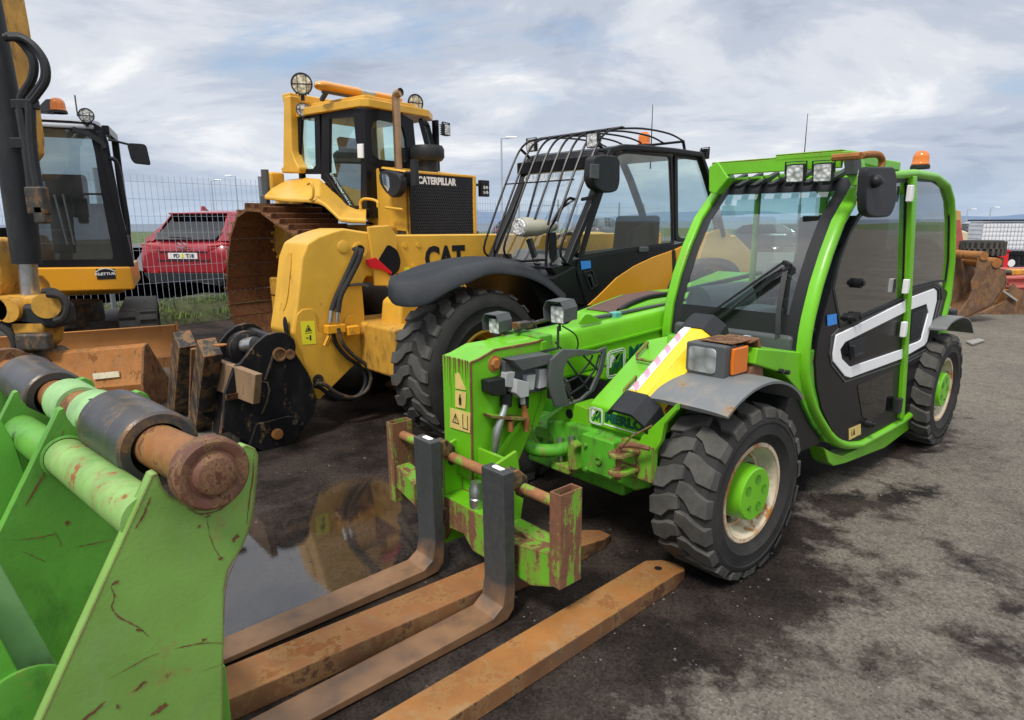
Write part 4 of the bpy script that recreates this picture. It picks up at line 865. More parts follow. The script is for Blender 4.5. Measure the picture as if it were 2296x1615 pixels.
# ---- low front hood beside the boom (toolbox panel) with grab handles
HB=[(0.461,0.285,0.8)]
hy0=.02
fr=[(0.139,0.744),(0.475,0.707),(0.453,0.664),(0.141,0.637)]
b=B();YA,YB=.075,.52
hx=.40
qn=[(0.227,0.782),(0.23,0.681)]
zt0=qn[0][1];zb0=qn[1][1];YA=qn[0][0];print('hood',qn)
hx=.345;YA=.18;zt0=.765;zb0=.655;top=[(hx,zt0),(-.10,1.028),(-.58,1.03)]
b.prism([(hx,zb0)]+top+[(-.58,zb0+.12),(hx-.06,zb0)],'y',YA,.56);ho=b.build('front_cover',M['green'],tm,bev=.012)
merlobadge((hx+.001,YA+.05,(zt0+zb0)/2),(0,1,0),(0,0,1),.085,ho,M['whitep'])
text('cover_lettering','MERLO',(hx+.002,YA+.105,(zt0+zb0)/2-.012),(0,1,0),(0,0,1),.044,M['inkgreen'],ho,bold=.08,wscale=1.15)
b=B();b.box(hx,hx+.002,YA+.10,.48,(zt0+zb0)/2-.032,(zt0+zb0)/2-.027);b.build('cover_line',M['whitep'],ho)
sl=(1.0-zt0-.09)/(-.63)
def ont(x,y,o=.0): 
    z=zt0+(x-hx)*(1.028-zt0)/(-.10-hx)
    return (x,y,z+o)
for x0,l in((-.02,.15),(.20,.12)):
    ya=YA+.05 if x0<0 else YA+.15
    b=B();b.tube([ont(x0-.03,ya,0),ont(x0-.03,ya,.03),ont(x0+.06,ya,.03),ont(x0+.085,ya+.02,.03),ont(x0+.085,ya+l,.03),ont(x0+.05,ya+l+.015,.03),ont(x0-.03,ya+l+.02,.03),ont(x0-.03,ya+l+.02,0)],.008,8);b.build('grab_handle',M['greenold'],ho)
# frame plates and hitch below
b=B();q=[(-.067,0.628),(-.061,0.643),(0.054,0.732),(0.124,0.76),(0.225,0.747),(0.238,0.681),(0.53,0.662),(0.547,0.698),(0.578,0.738),(0.656,0.811),(0.717,0.885),(0.723,0.856),(0.666,0.782),(0.653,0.701),(0.619,0.645),(0.601,0.544),(0.559,0.544),(0.535,0.647),(0.487,0.655),(0.25,0.645),(0.026,0.645)]
b.prism(q,'x',.20,.42) if 0 else None
b.prism([(-.131,0.532),(-.138,0.578),(-.125,0.614),(-.013,0.704),(0.059,0.733),(0.157,0.723),(0.165,0.651),(0.476,0.656),(0.5,0.662),(0.478,0.619),(0.188,0.615),(-.043,0.614)],'x',.18,.325);fpn=b.build('front_frame',M['greenedge'],tm,bev=.004)
b=B();b.lathe([(.026,0),(.001,0)],'x',(.327,*[(0.03,0.672)][0]),20);b.build('frame_hole',M['blk'],fpn)
b=B();b.prism([(0.53,0.654),(0.547,0.698),(0.656,0.811),(0.721,0.885),(0.723,0.856),(0.666,0.782),(0.653,0.701),(0.622,0.646),(0.605,0.553),(0.549,0.545)],'x',.37,.40);b.build('louvre_plate',M['green'],tm,bev=.004)
b=B()
for v in(940,995,1050,1110):
    q=[(0.405,0.551,0.636),(0.405,0.591,0.637)];dz=(v-940)*.00045
    b.bar([(.403,p[1],p[2]-dz) for p in q],.010,.006,(1,0,0))
b.build('louvre_slot',M['blk'],tm)
b=B();b.prism([(-.107,0.61),(-.107,0.544),(-.075,0.519),(-.029,0.422),(0.099,0.394),(0.221,0.389),(0.362,0.401),(0.491,0.399),(0.576,0.443),(0.572,0.533),(0.505,0.637),(0.214,0.641),(-.013,0.632)],'x',.05,.36);b.build('front_axle_housing',M['greendirt'],tm,bev=.02)
b=B();b.prism([(0.189,0.626),(0.393,0.626),(0.407,0.508),(0.394,0.44),(0.211,0.437),(0.186,0.511)],'x',.34,.41);b.build('drawbar_plate',M['greendirt'],tm,bev=.01)
b=B();q=[(0.415,0.309,0.516)][0];b.lathe([(.020,0),(.020,.006),(.014,.006),(.014,0)],'x',q,16)
for u in([(0.415,0.224,0.573)],[(0.415,0.232,0.452)],[(0.415,0.382,0.576)],[(0.415,0.391,0.459)]): b.lathe([(.012,0),(.010,.01),(.001,.012)],'x',u[0],10)
b.build('plate_bolt',M['greendirt'],tm)
b=B();
for q in([(0.38,0.016,0.551),(0.38,0.021,0.418)],[(0.38,0.094,0.58),(0.38,0.1,0.413)]): b.cyl(q[0],q[1],.018,12)
b.build('hydraulic_rod',M['steel'],tm)
b=B();q=[(0.38,0.135,0.555),(0.38,0.116,0.5),(0.38,0.135,0.41)];b.bar(spl(q,4),.05,.06,(1,0,0));b.rbox([(0.38,0.052,0.404)][0],(.08,.13,.045));b.build('frame_bracket',M['greenold'],tm,bev=.01)
c=[(0.5,0.5,0.622)][0];b=B()
for dz in(0.0,-.085):
    b.prism([(c[0]+.05*cos(a),c[1]+.045*sin(a)) for a in [R(-90+180*k/8) for k in range(9)]]+[(c[0]-.12,c[1]+.05),(c[0]-.12,c[1]-.05)],'z',c[2]+dz-.008,c[2]+dz+.008)
b.box(c[0]-.13,c[0]-.09,c[1]-.06,c[1]+.12,c[2]-.13,c[2]+.04);b.build('tow_hitch',M['greenold'],tm,bev=.004)
b=B();b.cyl((c[0],c[1],c[2]+.03),(c[0],c[1],c[2]-.12),.013);b.tube([(c[0],c[1],c[2]+.04),(c[0]-.02,c[1]+.06,c[2]+.055),(c[0]-.05,c[1]+.13,c[2]+.05)],.012,8);b.tube([(c[0]+.03,c[1]+.04,c[2]+.05),(c[0]+.04,c[1]+.10,c[2]+.12),(c[0]-.02,c[1]+.16,c[2]+.17)],.004,6);b.build('hitch_pin',M['rustd'],tm)
b=B();b.cyl([(0.25,-.28,0.467)][0],(.1,-.1,.62),.07,20);b.box(.0,.35,-.2,.0,.50,.56);b.build('tilt_cylinder',M['greendirt'],tm)
# green hose bundle / curved bar under the boom
b=B();b.tube(spl([(.55,-.25,.58),(.50,-.05,.50),(.35,.05,.50),(.2,.0,.54)],5),.035,10);b.build('lower_link',M['greendirt'],tm)
# ---- yellow striped guard bar leaning on the front
pa=Vector([(0.37,0.471,0.78)][0]);pb=Vector([(-.16,0.474,1.102)][0]);d=(pb-pa).normalized()
up=Vector((0,0,1));sdv=d.cross(up).normalized();up=sdv.cross(d)
def gp(t,a,c_): return tuple(pa+d*t+sdv*a+up*c_)
Lb=(pb-pa).length
sec=[(-.085,.035),(-.05,.06),(.05,.06),(.10,.01),(.10,-.07),(.085,-.07),(.085,.0),(.045,.045),(-.045,.045),(-.07,.02),(-.085,.02)]
b=B();b.loft([[gp(t,*s_) for s_ in sec] for t in(.07,Lb-.04)],sm=False);gb=b.build('striped_bar',paint('yellow bar paint',(.82,.60,.02),.4,rust=.16,edge=.008,rustc=(.40,.17,.03),dirt=.05,scale=2.5,coat=.3),tm)
b=B();
for t0,t1 in((-.06,.075),(Lb-.05,Lb+.06)): b=B();b.loft([[gp(t,s_[0]*1.12,s_[1]*1.12) for s_ in sec] for t in(t0,t1)],sm=False);b.build('end_cap',M['dplastic'],gb,bev=.004)
b=B();b.loft([[gp(t,*s_) for s_ in((-.082,.039),(-.050,.0625),(-.012,.0625),(-.012,.0615),(-.050,.0613),(-.082,.037))] for t in(.09,Lb-.05)],sm=False);b.build('white_tape',M['whitep'],gb)
b=B();k=0;t=.11
while t<Lb-.1:
    b.loft([[gp(tt,-.080,.0408) if 0 else gp(tt+(.018),-.081,.0405),gp(tt,-.0495,.064),gp(tt-.03,-.018,.064),gp(tt-.03,-.018,.0628),gp(tt,-.0495,.0628),gp(tt+.018,-.081,.039)] for tt in(t,t+.04)],sm=False);t+=.092
b.build('red_stripe',M['pink'],gb)
b=B();b.bar([gp(.1,.1,-.06),gp(Lb*.7,.1,-.06)],.02,.05);b.tube([gp(.08,.06,-.08),gp(.05,.05,-.12),gp(.10,.05,-.14)],.006,6);b.build('bar_bracket',M['rustd'],tm,bev=.003)
# ---- fork carriage and forks
CXp=.96
P_=lambda s:s
cl=[(0.96,-.587,0.557),(0.96,0.55,0.556)]
z1=cl[0][2]-.01;z2=cl[1][2]
YL=[(0.96,-.655,0.572)][0][1]+.05;YR=[(0.96,0.614,0.601)][0][1];zt=[(0.96,0.614,0.601)][0][2];zb=[(0.96,0.574,0.208)][0][2]
print('carriage',YL,YR,zt,zb,cl)
fc=bpy.data.objects.new('fork_carriage',None);link(fc,tm)
b=B()
zp=.55
b.cyl((CXp,YL,zp),(CXp,YR,zp),.024,20)
b.build('carriage_shaft',paint('rust shaft with green remains',(.10,.40,.02),.5,rust=.72,rustc=(.26,.115,.05),edge=0,scale=2.2,dirt=.1),fc)
for s_,yc in((0,YL),(1,YR)):
    b=B();po=[(CXp-.062,yc-.03),(CXp+.062,yc-.03),(CXp+.062,yc+.03),(CXp-.062,yc+.03)];pi_=inset(po,.008);b.frame(po,pi_,'z',.225-.04*(1-s_),.625);b.build('side_post',M['postrust'],fc,bev=.003)
b=B();b.prism([(YL,.36),(YL+.25,.30),(YL+.28,.33),(YR-.28,.33),(YR-.2,.30),(YR,.36),(YR,.24),(YR-.18,.17),(YL+.18,.17),(YL,.24)],'x',CXp-.045,CXp-.02)
b.prism([(YL,.40),(YL+.2,.34),(YL+.2,.22),(YL,.27)],'x',CXp-.04,CXp+.05)
b.prism([(YR,.36),(YR-.30,.30),(YR-.30,.17),(YR-.15,.16),(YR,.22)],'x',CXp-.04,CXp+.05)
b.box(CXp-.14,CXp+.02,YR-.45,YR-.04,.30,.308);b.build('lower_beam',M['greenold'],fc,bev=.005)
b=B();ym=(YL+YR)/2;
b.prism([(.60,ym-.17),(.62,ym+.17)] and [(CXp-.12,.64),(CXp+.02,.60),(CXp+.03,.30),(CXp+.04,.10),(CXp-.10,.10),(CXp-.16,.40)],'y',ym-.19,ym-.17)
b.prism([(CXp-.12,.64),(CXp+.02,.60),(CXp+.03,.30),(CXp+.04,.10),(CXp-.10,.10),(CXp-.16,.40)],'y',ym+.17,ym+.19)
b.box(CXp-.10,CXp-.08,ym-.18,ym+.18,.12,.60);b.box(CXp-.1,CXp+.035,ym-.17,ym+.17,.345,.355);b.build('hanger_plate',M['greenedge'],fc,bev=.003);b=B();b.prism([(ym-.17,.345),(ym+.17,.345),(ym+.17,.15),(ym+.05,.15),(ym-.02,.21),(ym-.12,.20),(ym-.17,.12)],'x',CXp+.02,CXp+.036);b.build('lower_plate',M['postrust'],fc,bev=.003)
b=B();cc_=(CXp+.0,ym+.04,.355);b.lathe([(.032,0),(.034,.02),(.034,.045),(.030,.05),(.034,.055),(.034,.09),(.028,.10),(.026,.125),(.001,.125)],'z',cc_,24);b.build('grease_pot',M['steel'],fc)
def fork(yc):
    e=B();w_=.070;x0=CXp+.09;t=.05
    e.prism([(x0,.665),(x0+t+.012,.665),(x0+t+.004,.16),(x0+t+.02,.085),(x0+t+.07,.052),(x0+1.30,.030),(x0+1.30,.012),(x0+.12,.004),(x0+.04,.012),(x0+.005,.05),(x0-.002,.12)],'y',yc-w_,yc+w_)
    o=e.build('fork',None or M['forkg'],fc,bev=.006)
    k=B();k.prism([(x0,.64),(x0-.06,.645),(x0-.11,.60),(x0-.12,.52),(x0-.09,.50),(x0-.075,.56),(x0,.56)],'y',yc-.03,yc+.03);k.build('fork_hook',M['blackrust'],o,bev=.008);k=B();k.prism([(x0,.30),(x0-.07,.30),(x0-.07,.22),(x0,.22)],'y',yc-.03,yc+.03);k.build('fork_hook',M['blackrust'],o,bev=.008)
    k=B();k.prism(rnd([(x0+.012,yc-.035),(x0+.04,yc-.03),(x0+.042,yc+.03),(x0+.015,yc+.034)],.01),'z',.6655,.667);k.build('paint_mark',M['whitep'],o)
    return o
# fork steel: dark upright, worn rusty blade
m,N,L,Pn=mat_('fork steel');tc=nn(N,'ShaderNodeTexCoord');sp=nn(N,'ShaderNodeSeparateXYZ');L.new(tc.outputs['Object'],sp.inputs[0]);t=nn(N,'ShaderNodeTexNoise');t.inputs['Scale'].default_value=9;t.inputs['Detail'].default_value=8;L.new(tc.outputs['Object'],t.inputs[0])
t2=nn(N,'ShaderNodeTexNoise');t2.inputs['Scale'].default_value=40;t2.inputs['Detail'].default_value=5;L.new(tc.outputs['Object'],t2.inputs[0])
f=mth(N,L,'ADD',sp.outputs[2],mth(N,L,'MULTIPLY',t.outputs[0],-.22));mr=nn(N,'ShaderNodeMapRange');mr.inputs[1].default_value=-.06;mr.inputs[2].default_value=.05;L.new(f,mr.inputs[0])
rc=mixc(N,L,t.outputs[0],(.12,.06,.03),(.30,.165,.08));dk=mixc(N,L,t2.outputs[0],(.025,.027,.03),(.065,.068,.07));L.new(mixc(N,L,mr.outputs[0],rc,dk),Pn.inputs['Base Color']);Pn.inputs['Roughness'].default_value=.48
bn=nn(N,'ShaderNodeBump');bn.inputs['Strength'].default_value=.25;bn.inputs['Distance'].default_value=.004;L.new(t2.outputs[0],bn.inputs['Height']);L.new(bn.outputs[0],Pn.inputs['Normal']);M['forkg']=m
y1=[(1.08,-.166,0.671)][0][1];y2=[(1.08,0.342,0.68)][0][1];print('forks',y1,y2)
fork(y1);fork(y2)
# ================= loose rusty tines on the yard =================
def tine(name,label,A_,Bd,w_,h,mat,tip=.25,grp=None,hole=True):
    A_=Vector(A_);Bd=Vector(Bd);d=(Bd-A_);Lr=d.length;d.normalize();sd=Vector((-d.y,d.x,0))
    o=thing(name,label,'fork tine',loc=A_,rz=atan2(d.y,d.x));o['group']='loose rusty fork extensions lying on the yard'
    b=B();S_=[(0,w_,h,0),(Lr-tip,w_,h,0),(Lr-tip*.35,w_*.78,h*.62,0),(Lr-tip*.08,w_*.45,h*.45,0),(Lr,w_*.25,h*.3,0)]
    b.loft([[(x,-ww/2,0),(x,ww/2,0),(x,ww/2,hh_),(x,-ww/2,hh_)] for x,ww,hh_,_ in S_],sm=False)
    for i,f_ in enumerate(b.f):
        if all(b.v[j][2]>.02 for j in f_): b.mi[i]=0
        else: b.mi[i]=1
    b.build('blade',[mat,M['rustshade']],o,bev=.006)
    if hole:
        k=B();k.lathe([(.018,.0005),(.018,.0012),(.001,.0012)],'z',(Lr-tip*1.1,0,h),16);k.build('pin_hole',M['blk'],o)
    return o
def gz(p): return (p[0],p[1],0)
# ================= raised car park, grass strip, fence, cars =================
mp_=plain('car park asphalt',(.11,.11,.11),.9,var=.25)
mgr=paint('weedy grass ground',(.05,.06,.022),.95,dirt=.5,var=.5,scale=3,dirtc=(.10,.085,.06),bump=.8)
FL=[(-13,7.3),(-8.6,9.2),(-6.3,10.2),(-4.6,12.3),(-3.4,16),(-1.5,25.5),(9.5,41),(20,52)]
def offl(d,i):
    a=Vector(FL[max(i-1,0)]);c=Vector(FL[min(i+1,len(FL)-1)]);t=(c-a).normalized();n=Vector((-t.y,t.x));p=Vector(FL[i])+n*d;return p
b=B();rows=[];n_=len(FL)
prof=[(-.32,-.03),(-.24,.07),(-.13,.19),(0,.28),(.3,.33),(.8,.36)]
V=[];F_=[];sub_=7;cnt=0
for i in range(n_-1):
    for k in range(sub_):
        t=k/sub_
        for d,z in prof:
            p=offl(d,i).lerp(offl(d,i+1),t);V.append((p.x+.06*sin(cnt*2.3+d*5),p.y,z+.02*sin(cnt*1.7+d*9)))
        cnt+=1
m_=len(prof);F_=[(j*m_+q,j*m_+q+1,(j+1)*m_+q+1,(j+1)*m_+q) for j in range(cnt-1) for q in range(m_-1)]
b.add(V,F_,True);tag(b.build('grass_verge',mgr,ang=180),None,kind='structure')
b=B();V=[];
for i in range(n_):
    for d in(.7,30):
        p=offl(d,i);V.append((p.x,p.y,.355))
b.add(V,[(2*i,2*i+1,2*i+3,2*i+2) for i in range(n_-1)]);tag(b.build('car_park',mp_),None,kind='structure')
# grass blades along the verge
random.seed(11);b=B();
def blades(cx_,cy_,rad,n,h,z=0,bb=None):
    for _ in range(n):
        a=random.uniform(0,6.28);r=rad*sqrt(random.random());x,y=cx_+r*cos(a),cy_+r*sin(a);hh=h*random.uniform(.5,1.2);w_=.006+.006*random.random();d=random.uniform(0,6.28);lx,ly=cos(d)*hh*.5,sin(d)*hh*.5;px,py=-sin(d)*w_,cos(d)*w_
        bb.add([(x-px,y-py,z),(x+px,y+py,z),(x+lx*.4+px*.7,y+ly*.4+py*.7,z+hh*.65),(x+lx*.4-px*.7,y+ly*.4-py*.7,z+hh*.65),(x+lx,y+ly,z+hh)],[(0,1,2,3),(3,2,4)],False)
for i in range(1,4):
    for k in range(26):
        t=k/26;d=random.choice([.3,.15,-.05,-.15,.5,-.28]);p=offl(d,i).lerp(offl(d,i+1),t);zz=.30 if d>0 else (.25 if d>-.1 else .14);blades(p.x,p.y,.28,45,.10,zz-.03,b)
gl_=plain('grass blade',(.10,.16,.03),.8,var=.5)
tag(b.build('verge_grass',gl_,recalc=False),'green grass and weeds growing along the foot of the mesh fence','grass',kind='stuff')
def tuft(px,h,rad,n,label):
    o=B();blades(0,0,rad,n,h,0,o);t=o.build('weed_tuft',gl_,recalc=False);t.location=px;tag(t,label,'weed','weed tufts on the yard');return t
tuft([(-5.445,12.216,0)][0],.13,.10,60,'small weed tuft on the asphalt left of the brown bulldozer track')
tuft([(-6.564,12.585,0)][0],.16,.28,260,'wider weed tuft beside the scrap of pale card by the excavator track')
q=[(-6.371,11.931,0.02),(-5.973,11.795,0.02),(-5.796,11.338,0.02),(-5.985,11.4,0.02),(-6.118,11.629,0.02)];b=B();b.slab(q,.006,(0,0,1));tag(b.build('paper_scrap',plain('pale card',(.62,.6,.48),.8)),'crumpled scrap of pale card lying on the ground near the fence','litter')
q=[(6.154,8.62,0.01),(6.472,8.813,0.01),(6.455,8.677,0.01),(6.089,8.397,0.01)];b=B();b.slab(q,.02,(0,0,1));tag(b.build('plastic_scrap',plain('clear plastic scrap',(.26,.25,.22),.6)),'small clear plastic scrap on the asphalt behind the green telehandler','litter')
# fence panels
galv=plain('galvanised wire',(.42,.47,.53),.5,metal=.2)
def fencepanel(i,P,Q,z0,h,ws,label,first):
    P,Q=Vector(P),Vector(Q);d=Q-P;Ln=d.length;o=thing('fence_panel',label,'fence panel',loc=(P.x,P.y,z0),rz=atan2(d.y,d.x),group='wire mesh panels of the yard fence')
    b=B();n=int(Ln/ws);r=.0026*first
    def wire(p,q,b):
        p,q=Vector(p),Vector(q);t=(q-p).normalized();u=Vector((0,1,0));s_=t.cross(u)
        vs=[tuple(e_+a_*u*r+c_*s_*r) for e_ in(p,q) for a_,c_ in((-1,-1),(1,-1),(1,1),(-1,1))];b.add(vs,[(k,(k+1)%4,4+(k+1)%4,4+k) for k in range(4)])
    for k in range(n+1): wire((k*Ln/n,0,.05),(k*Ln/n,0,h),b)
    b.build('vertical_wires',galv,o,recalc=False);b=B();zz=.1
    while zz<h: wire((0,.006,zz),(Ln,.006,zz),b);zz+=.27
    b.build('cross_wires',galv,o,recalc=False)
    b=B();b.box(-.03,.03,-.03,.03,-.3,h+.05);b.box(-.032,.032,-.032,.032,h+.05,h+.065);b.build('post',M['galvp'],o,bev=.004)
M['galvp']=plain('galvanised post',(.22,.25,.28),.5,metal=.3)
lab=['mesh fence panel behind the excavator, left of the red hatchback','mesh fence panel in front of the red hatchback\'s left side','mesh fence panel in front of the red hatchback\'s number plate','mesh fence panel at the dozer\'s rusty track']
def seg(P,Q,n): return [(Vector(P).lerp(Vector(Q),k/n),Vector(P).lerp(Vector(Q),(k+1)/n)) for k in range(n)]
for i,(P,Q) in enumerate([(FL[1],FL[2]),(FL[2],FL[3]),(FL[3],FL[4])]): fencepanel(i,P,Q,.32,2.10,.095,lab[i],1)
fars=seg(FL[5],FL[6],6)
wh=['far fence panel just right of the black radiator grille','far fence panel seen through the black cab\'s windscreen','far fence panel seen through the black cab\'s door window','far fence panel seen behind the black cab\'s rear window','far fence panel behind the top of the green cab','far fence panel furthest along toward the bay']
for i,(P,Q) in enumerate(fars): fencepanel(i,P,Q,.36,2.2,.16,wh[i],2.2)
# cars
def car(name,label,loc,rz,col,L=4.3,Wd=1.78,Hh=1.46,detail=False,wagon=0):
    o=thing(name,label,'car',loc=loc,rz=rz,group=None if detail else 'cars parked behind the fence')
    body=paint(name+' paint '+label[:12],col,.28,coat=.4,dirt=.0,bump=0,var=.03,spec=.6);h=Wd/2
    # x forward; sections from rear bumper to nose: (x, halfwidth, zbottom, z shoulder, shoulder inset)
    prof=[(-L/2,.86*h,.42,.78),(-L/2+.04,.92*h,.34,.92),(-L/2+.15,.975*h,.24,1.0),(-L/2+.45,h,.22,1.02),(-.6,h,.2,.98),(.4,h,.2,.94),(1.1,.99*h,.2,.90),(1.7,.95*h,.22,.82),(L/2-.1,.86*h,.28,.70),(L/2,.70*h,.36,.60)]
    b=B();secs=[]
    for x,w_,zb,zt in prof: secs.append([(x,-w_*.9,zb),(x,-w_,zb+.12),(x,-w_*1.0,zt-.22),(x,-w_*.95,zt-.06),(x,-w_*.80,zt),(x,w_*.80,zt),(x,w_*.95,zt-.06),(x,w_*1.0,zt-.22),(x,w_,zb+.12),(x,w_*.9,zb)])
    b.loft(secs,sm=True);b.build('body',body,o,ang=50)
    xr,xf=-L/2+.10+(.0 if wagon else .02),.95
    cab=[(xr,.80*h,.98),(xr+.30,.72*h,1.28),(xr+.55,.66*h,Hh-.05),(xr+1.1,.66*h,Hh),(-.1,.67*h,Hh+.01),(.35,.66*h,Hh-.06),(xf,.80*h,.98)]
    b=B()
    # roof skin
    top=[c for c in cab[2:6]];b.loft([[(x,-w_,z-.035),(x,-w_*.9,z-.005),(x,0,z+.015),(x,w_*.9,z-.005),(x,w_,z-.035),(x,w_*.95,z-.06),(x,0,z-.04),(x,-w_*.95,z-.06)] for x,w_,z in top],sm=True)
    for s_ in(-1,1):
        pl=[(cab[0][0],s_*.84*h,.98),(cab[1][0],s_*.76*h,1.28),(cab[2][0],s_*.66*h,Hh-.08)];b.slab([(xr-.02,s_*.70*h,.99),(xr+.02,s_*.93*h,.99),(xr+.62,s_*.95*h,.99),(xr+.95,s_*.72*h,Hh-.05),(xr+.50,s_*.60*h,Hh-.03),(xr+.27,s_*.68*h,1.27)],.03,(0,-s_,0))
        pl=[(xf+.02,s_*.80*h,.96),(.35,s_*.66*h,Hh-.07)];b.bar(pl,.05,.07,(0,1,0));b.bar([(-.25,s_*.84*h,.95),(-.3,s_*.67*h,Hh-.05)],.03,.08,(0,1,0))
    b.build('roof',body,o,bev=.01)
    gx=M['glassx'];b=B();b.add([(cab[0][0]-.05,-.62*h,1.02),(cab[0][0]-.05,.62*h,1.02),(cab[1][0]-.05,.74*h,1.22),(cab[2][0]-.04,.60*h,Hh-.07),(cab[2][0]-.04,-.60*h,Hh-.07),(cab[1][0]-.05,-.74*h,1.22)],[(0,1,2,5),(5,2,3,4)]);b.build('rear_window',gx,o)
    b=B();b.add([(xf+.02,-.76*h,.97),(xf+.02,.76*h,.97),(.37,.62*h,Hh-.08),(.37,-.62*h,Hh-.08)],[(0,1,2,3)]);b.build('windscreen',gx,o)
    for s_ in(-1,1):
        b=B();b.add([(cab[0][0]+.35,s_*.86*h,.99),(xf-.1,s_*.86*h,.94),(.30,s_*.68*h,Hh-.08),(cab[2][0]+.15,s_*.68*h,Hh-.08)],[(0,1,2,3)]);b.build('side_window',gx,o)
    b=B();b.box(-L/2+.25,L/2-.4,-h*.8,h*.8,.3,.97) if 0 else b.box(-1.4,.6,-.6*h,.6*h,.7,1.05);b.build('seats',M['seat'],o)
    for x in(-L/2+.82,L/2-.88):
        for s_ in(-1,1):
            e=bpy.data.objects.new('wheel',None);link(e,o);e.location=(x,s_*(h-.1),.32);bb=B();bb.lathe([(.20,-.09),(.30,-.10),(.32,-.07),(.32,.07),(.30,.10),(.20,.09)],'y',(0,0,0),24,close=True);bb.build('tyre',M['rubber'],e);bb=B();bb.lathe([(.20,.06*s_),(.17,.07*s_),(.10,.03*s_),(.001,.06*s_)],'y',(0,0,0),24);bb.build('rim',M['plastic'] if detail else M['steel'],e)
            bb=B();bb.lathe([(.37,-.02*s_),(.37,.118*s_),(.20,.10*s_)],'y',(x,s_*(h-.1),.32),24,a0=0,a1=pi) if 0 else None
    xe=-L/2
    for s_ in(-1,1):
        b=B();b.slab([(xe+.02,s_*.52*h,.90),(xe+.02,s_*.52*h,.80),(xe+.10,s_*.93*h,.80),(xe+.25,s_*1.0*h,.86),(xe+.28,s_*.99*h,.94),(xe+.10,s_*.93*h,.94)],.03,(-1,0,0));b.build('tail_light',M['tail'],o)
    b=B();b.prism(rnd([(-.75*h,.22),(.75*h,.22),(.88*h,.40),(-.88*h,.40)],.04),'x',xe-.015,xe+.2);b.build('rear_bumper',M['dplastic'],o,bev=.02)
    if detail:
        pc=(xe-.012,-.02,.73)
        b=B();b.box(xe-.02,xe+.02,-.30,.30,.665,.775);np_=b.build('number_plate',M['whitep'],o)
        text('plate_lettering','FD',(xe-.022,.19,.688),(0,-1,0),(0,0,1),.065,M['blk'],np_,bold=.05,wscale=1.15);text('plate_lettering','T18',(xe-.022,-.07,.688),(0,-1,0),(0,0,1),.065,M['blk'],np_,bold=.05,wscale=1.1)
        b=B();b.box(xe-.024,xe-.02,-.035,.035,.685,.755);b.build('plate_sticker',M['labely2'],np_)
        b=B();b.tube(spl([(xe-.03,-.11,.92),(xe-.03,-.05,.955),(xe-.03,0,.915),(xe-.03,.05,.955),(xe-.03,.11,.92),(xe-.03,.07,.88),(xe-.03,0,.87),(xe-.03,-.07,.88),(xe-.03,-.11,.92)],3),.010,6);b.build('emblem',M['steel'],o)
        b=B();b.bar([(xe-.012,.50,.80),(xe-.01,-.50,.80)],.02,.012);b.bar([(xe-.012,.55,.64),(xe-.01,-.55,.64)],.02,.01);b.build('trim',M['dplastic'],o)
        b=B();b.bar([(xe+.06,.30,1.06),(xe+.06,-.15,1.04)],.02,.02);b.build('rear_wiper',M['blk'],o)
        b=B();b.prism([(xr+.75,Hh+.0),(xr+.62,Hh+.09),(xr+.60,Hh+.09),(xr+.58,Hh)],'y',-.03,.03);b.build('roof_aerial',body,o,bev=.005)
        b=B();b.box(xe-.018,xe,.55,.70,.40,.44);b.build('reflector',M['tail'],o)
        b=B();b.slab([(cab[1][0]-.06,-.66*h,1.30),(cab[1][0]-.06,.66*h,1.30),(cab[2][0]-.0,.62*h,Hh-.03),(cab[2][0],-.62*h,Hh-.03)],.02,(-.3,0,1)) if 0 else b.bar([(cab[2][0]-.08,-.60*h,Hh-.05),(cab[2][0]-.08,.60*h,Hh-.05)],.16,.03);b.build('spoiler',body,o,bev=.01)
    return o
M['tail']=lens('tail lamp',(.45,.01,.015),.15,.1)
q=[(-5.589,11.8,1.189)][0]
car('hatchback','shiny red hatchback seen from behind through the mesh fence','',0,(.1,.1,.1)) if 0 else None
car('hatchback','shiny red hatchback seen from behind through the mesh fence',(-5.75,14.4,.34),R(80),(.30,.003,.010),L=4.4,Wd=2.0,Hh=1.55,detail=True)
cars=[((.8,34,.37),R(60),(.02,.022,.03),'black car just right of the bulldozer grille beyond the far fence'),((5.0,37,.37),R(60),(.10,.11,.12),'grey car seen low through the black cab\'s door window'),((15.5,38,.0),R(150),(.03,.035,.045),'dark blue estate car seen through the green cab\'s windscreen'),((13.2,36,.0),R(150),(.03,.03,.035),'black car seen through the green cab\'s windscreen, left of the dark estate'),((26,37,.0),R(200),(.45,.46,.48),'silver car parked to the right of the water tank')]
for i,(l,a,c,lb) in enumerate(cars): car('parked_car',lb,l,a,c)
# street lamps
def lamp(loc,h,label,arm=.7,hd=0):
    o=thing('street_lamp',label,'street lamp',loc=loc,rz=hd,group='street lamps beyond the yard');b=B();b.tube([(0,0,-.3),(0,0,h)],[.075,.045],10);b.build('pole',galv,o);b=B();b.tube([(0,0,h-.02),(arm,0,h+.05)],.03,8);b.build('arm',galv,o);b=B();b.loft([[(arm*.3+x,y,h+.02+z) for y,z in((-.1,0),(-.06,.07),(.06,.07),(.1,0))] for x in(0,.2,.6)],sm=False);b.build('lantern',M['whitep'],o)
def at(u,v,D): pass
def lampat(p,label,arm=.7,hd=0): lamp((p[0],p[1],.0),p[2],label,arm,hd)
lampat([(-.523,38,6.219)][0],'tall street lamp between the bulldozer grille and the black cab',.9)
lampat([(-24.61,55,5.089)][0],'street lamp behind the fence above the red hatchback, left one',.9)
lampat([(-24.656,60,5.774)][0],'street lamp behind the fence close to the bulldozer\'s rear pipe',.9,pi)
lampat([(51.642,75,2.673)][0],'thin street lamp rising just right of the green cab',1.2)
lampat([(50.622,70,2.774)][0],'thin street lamp directly left above the water tank',.9)
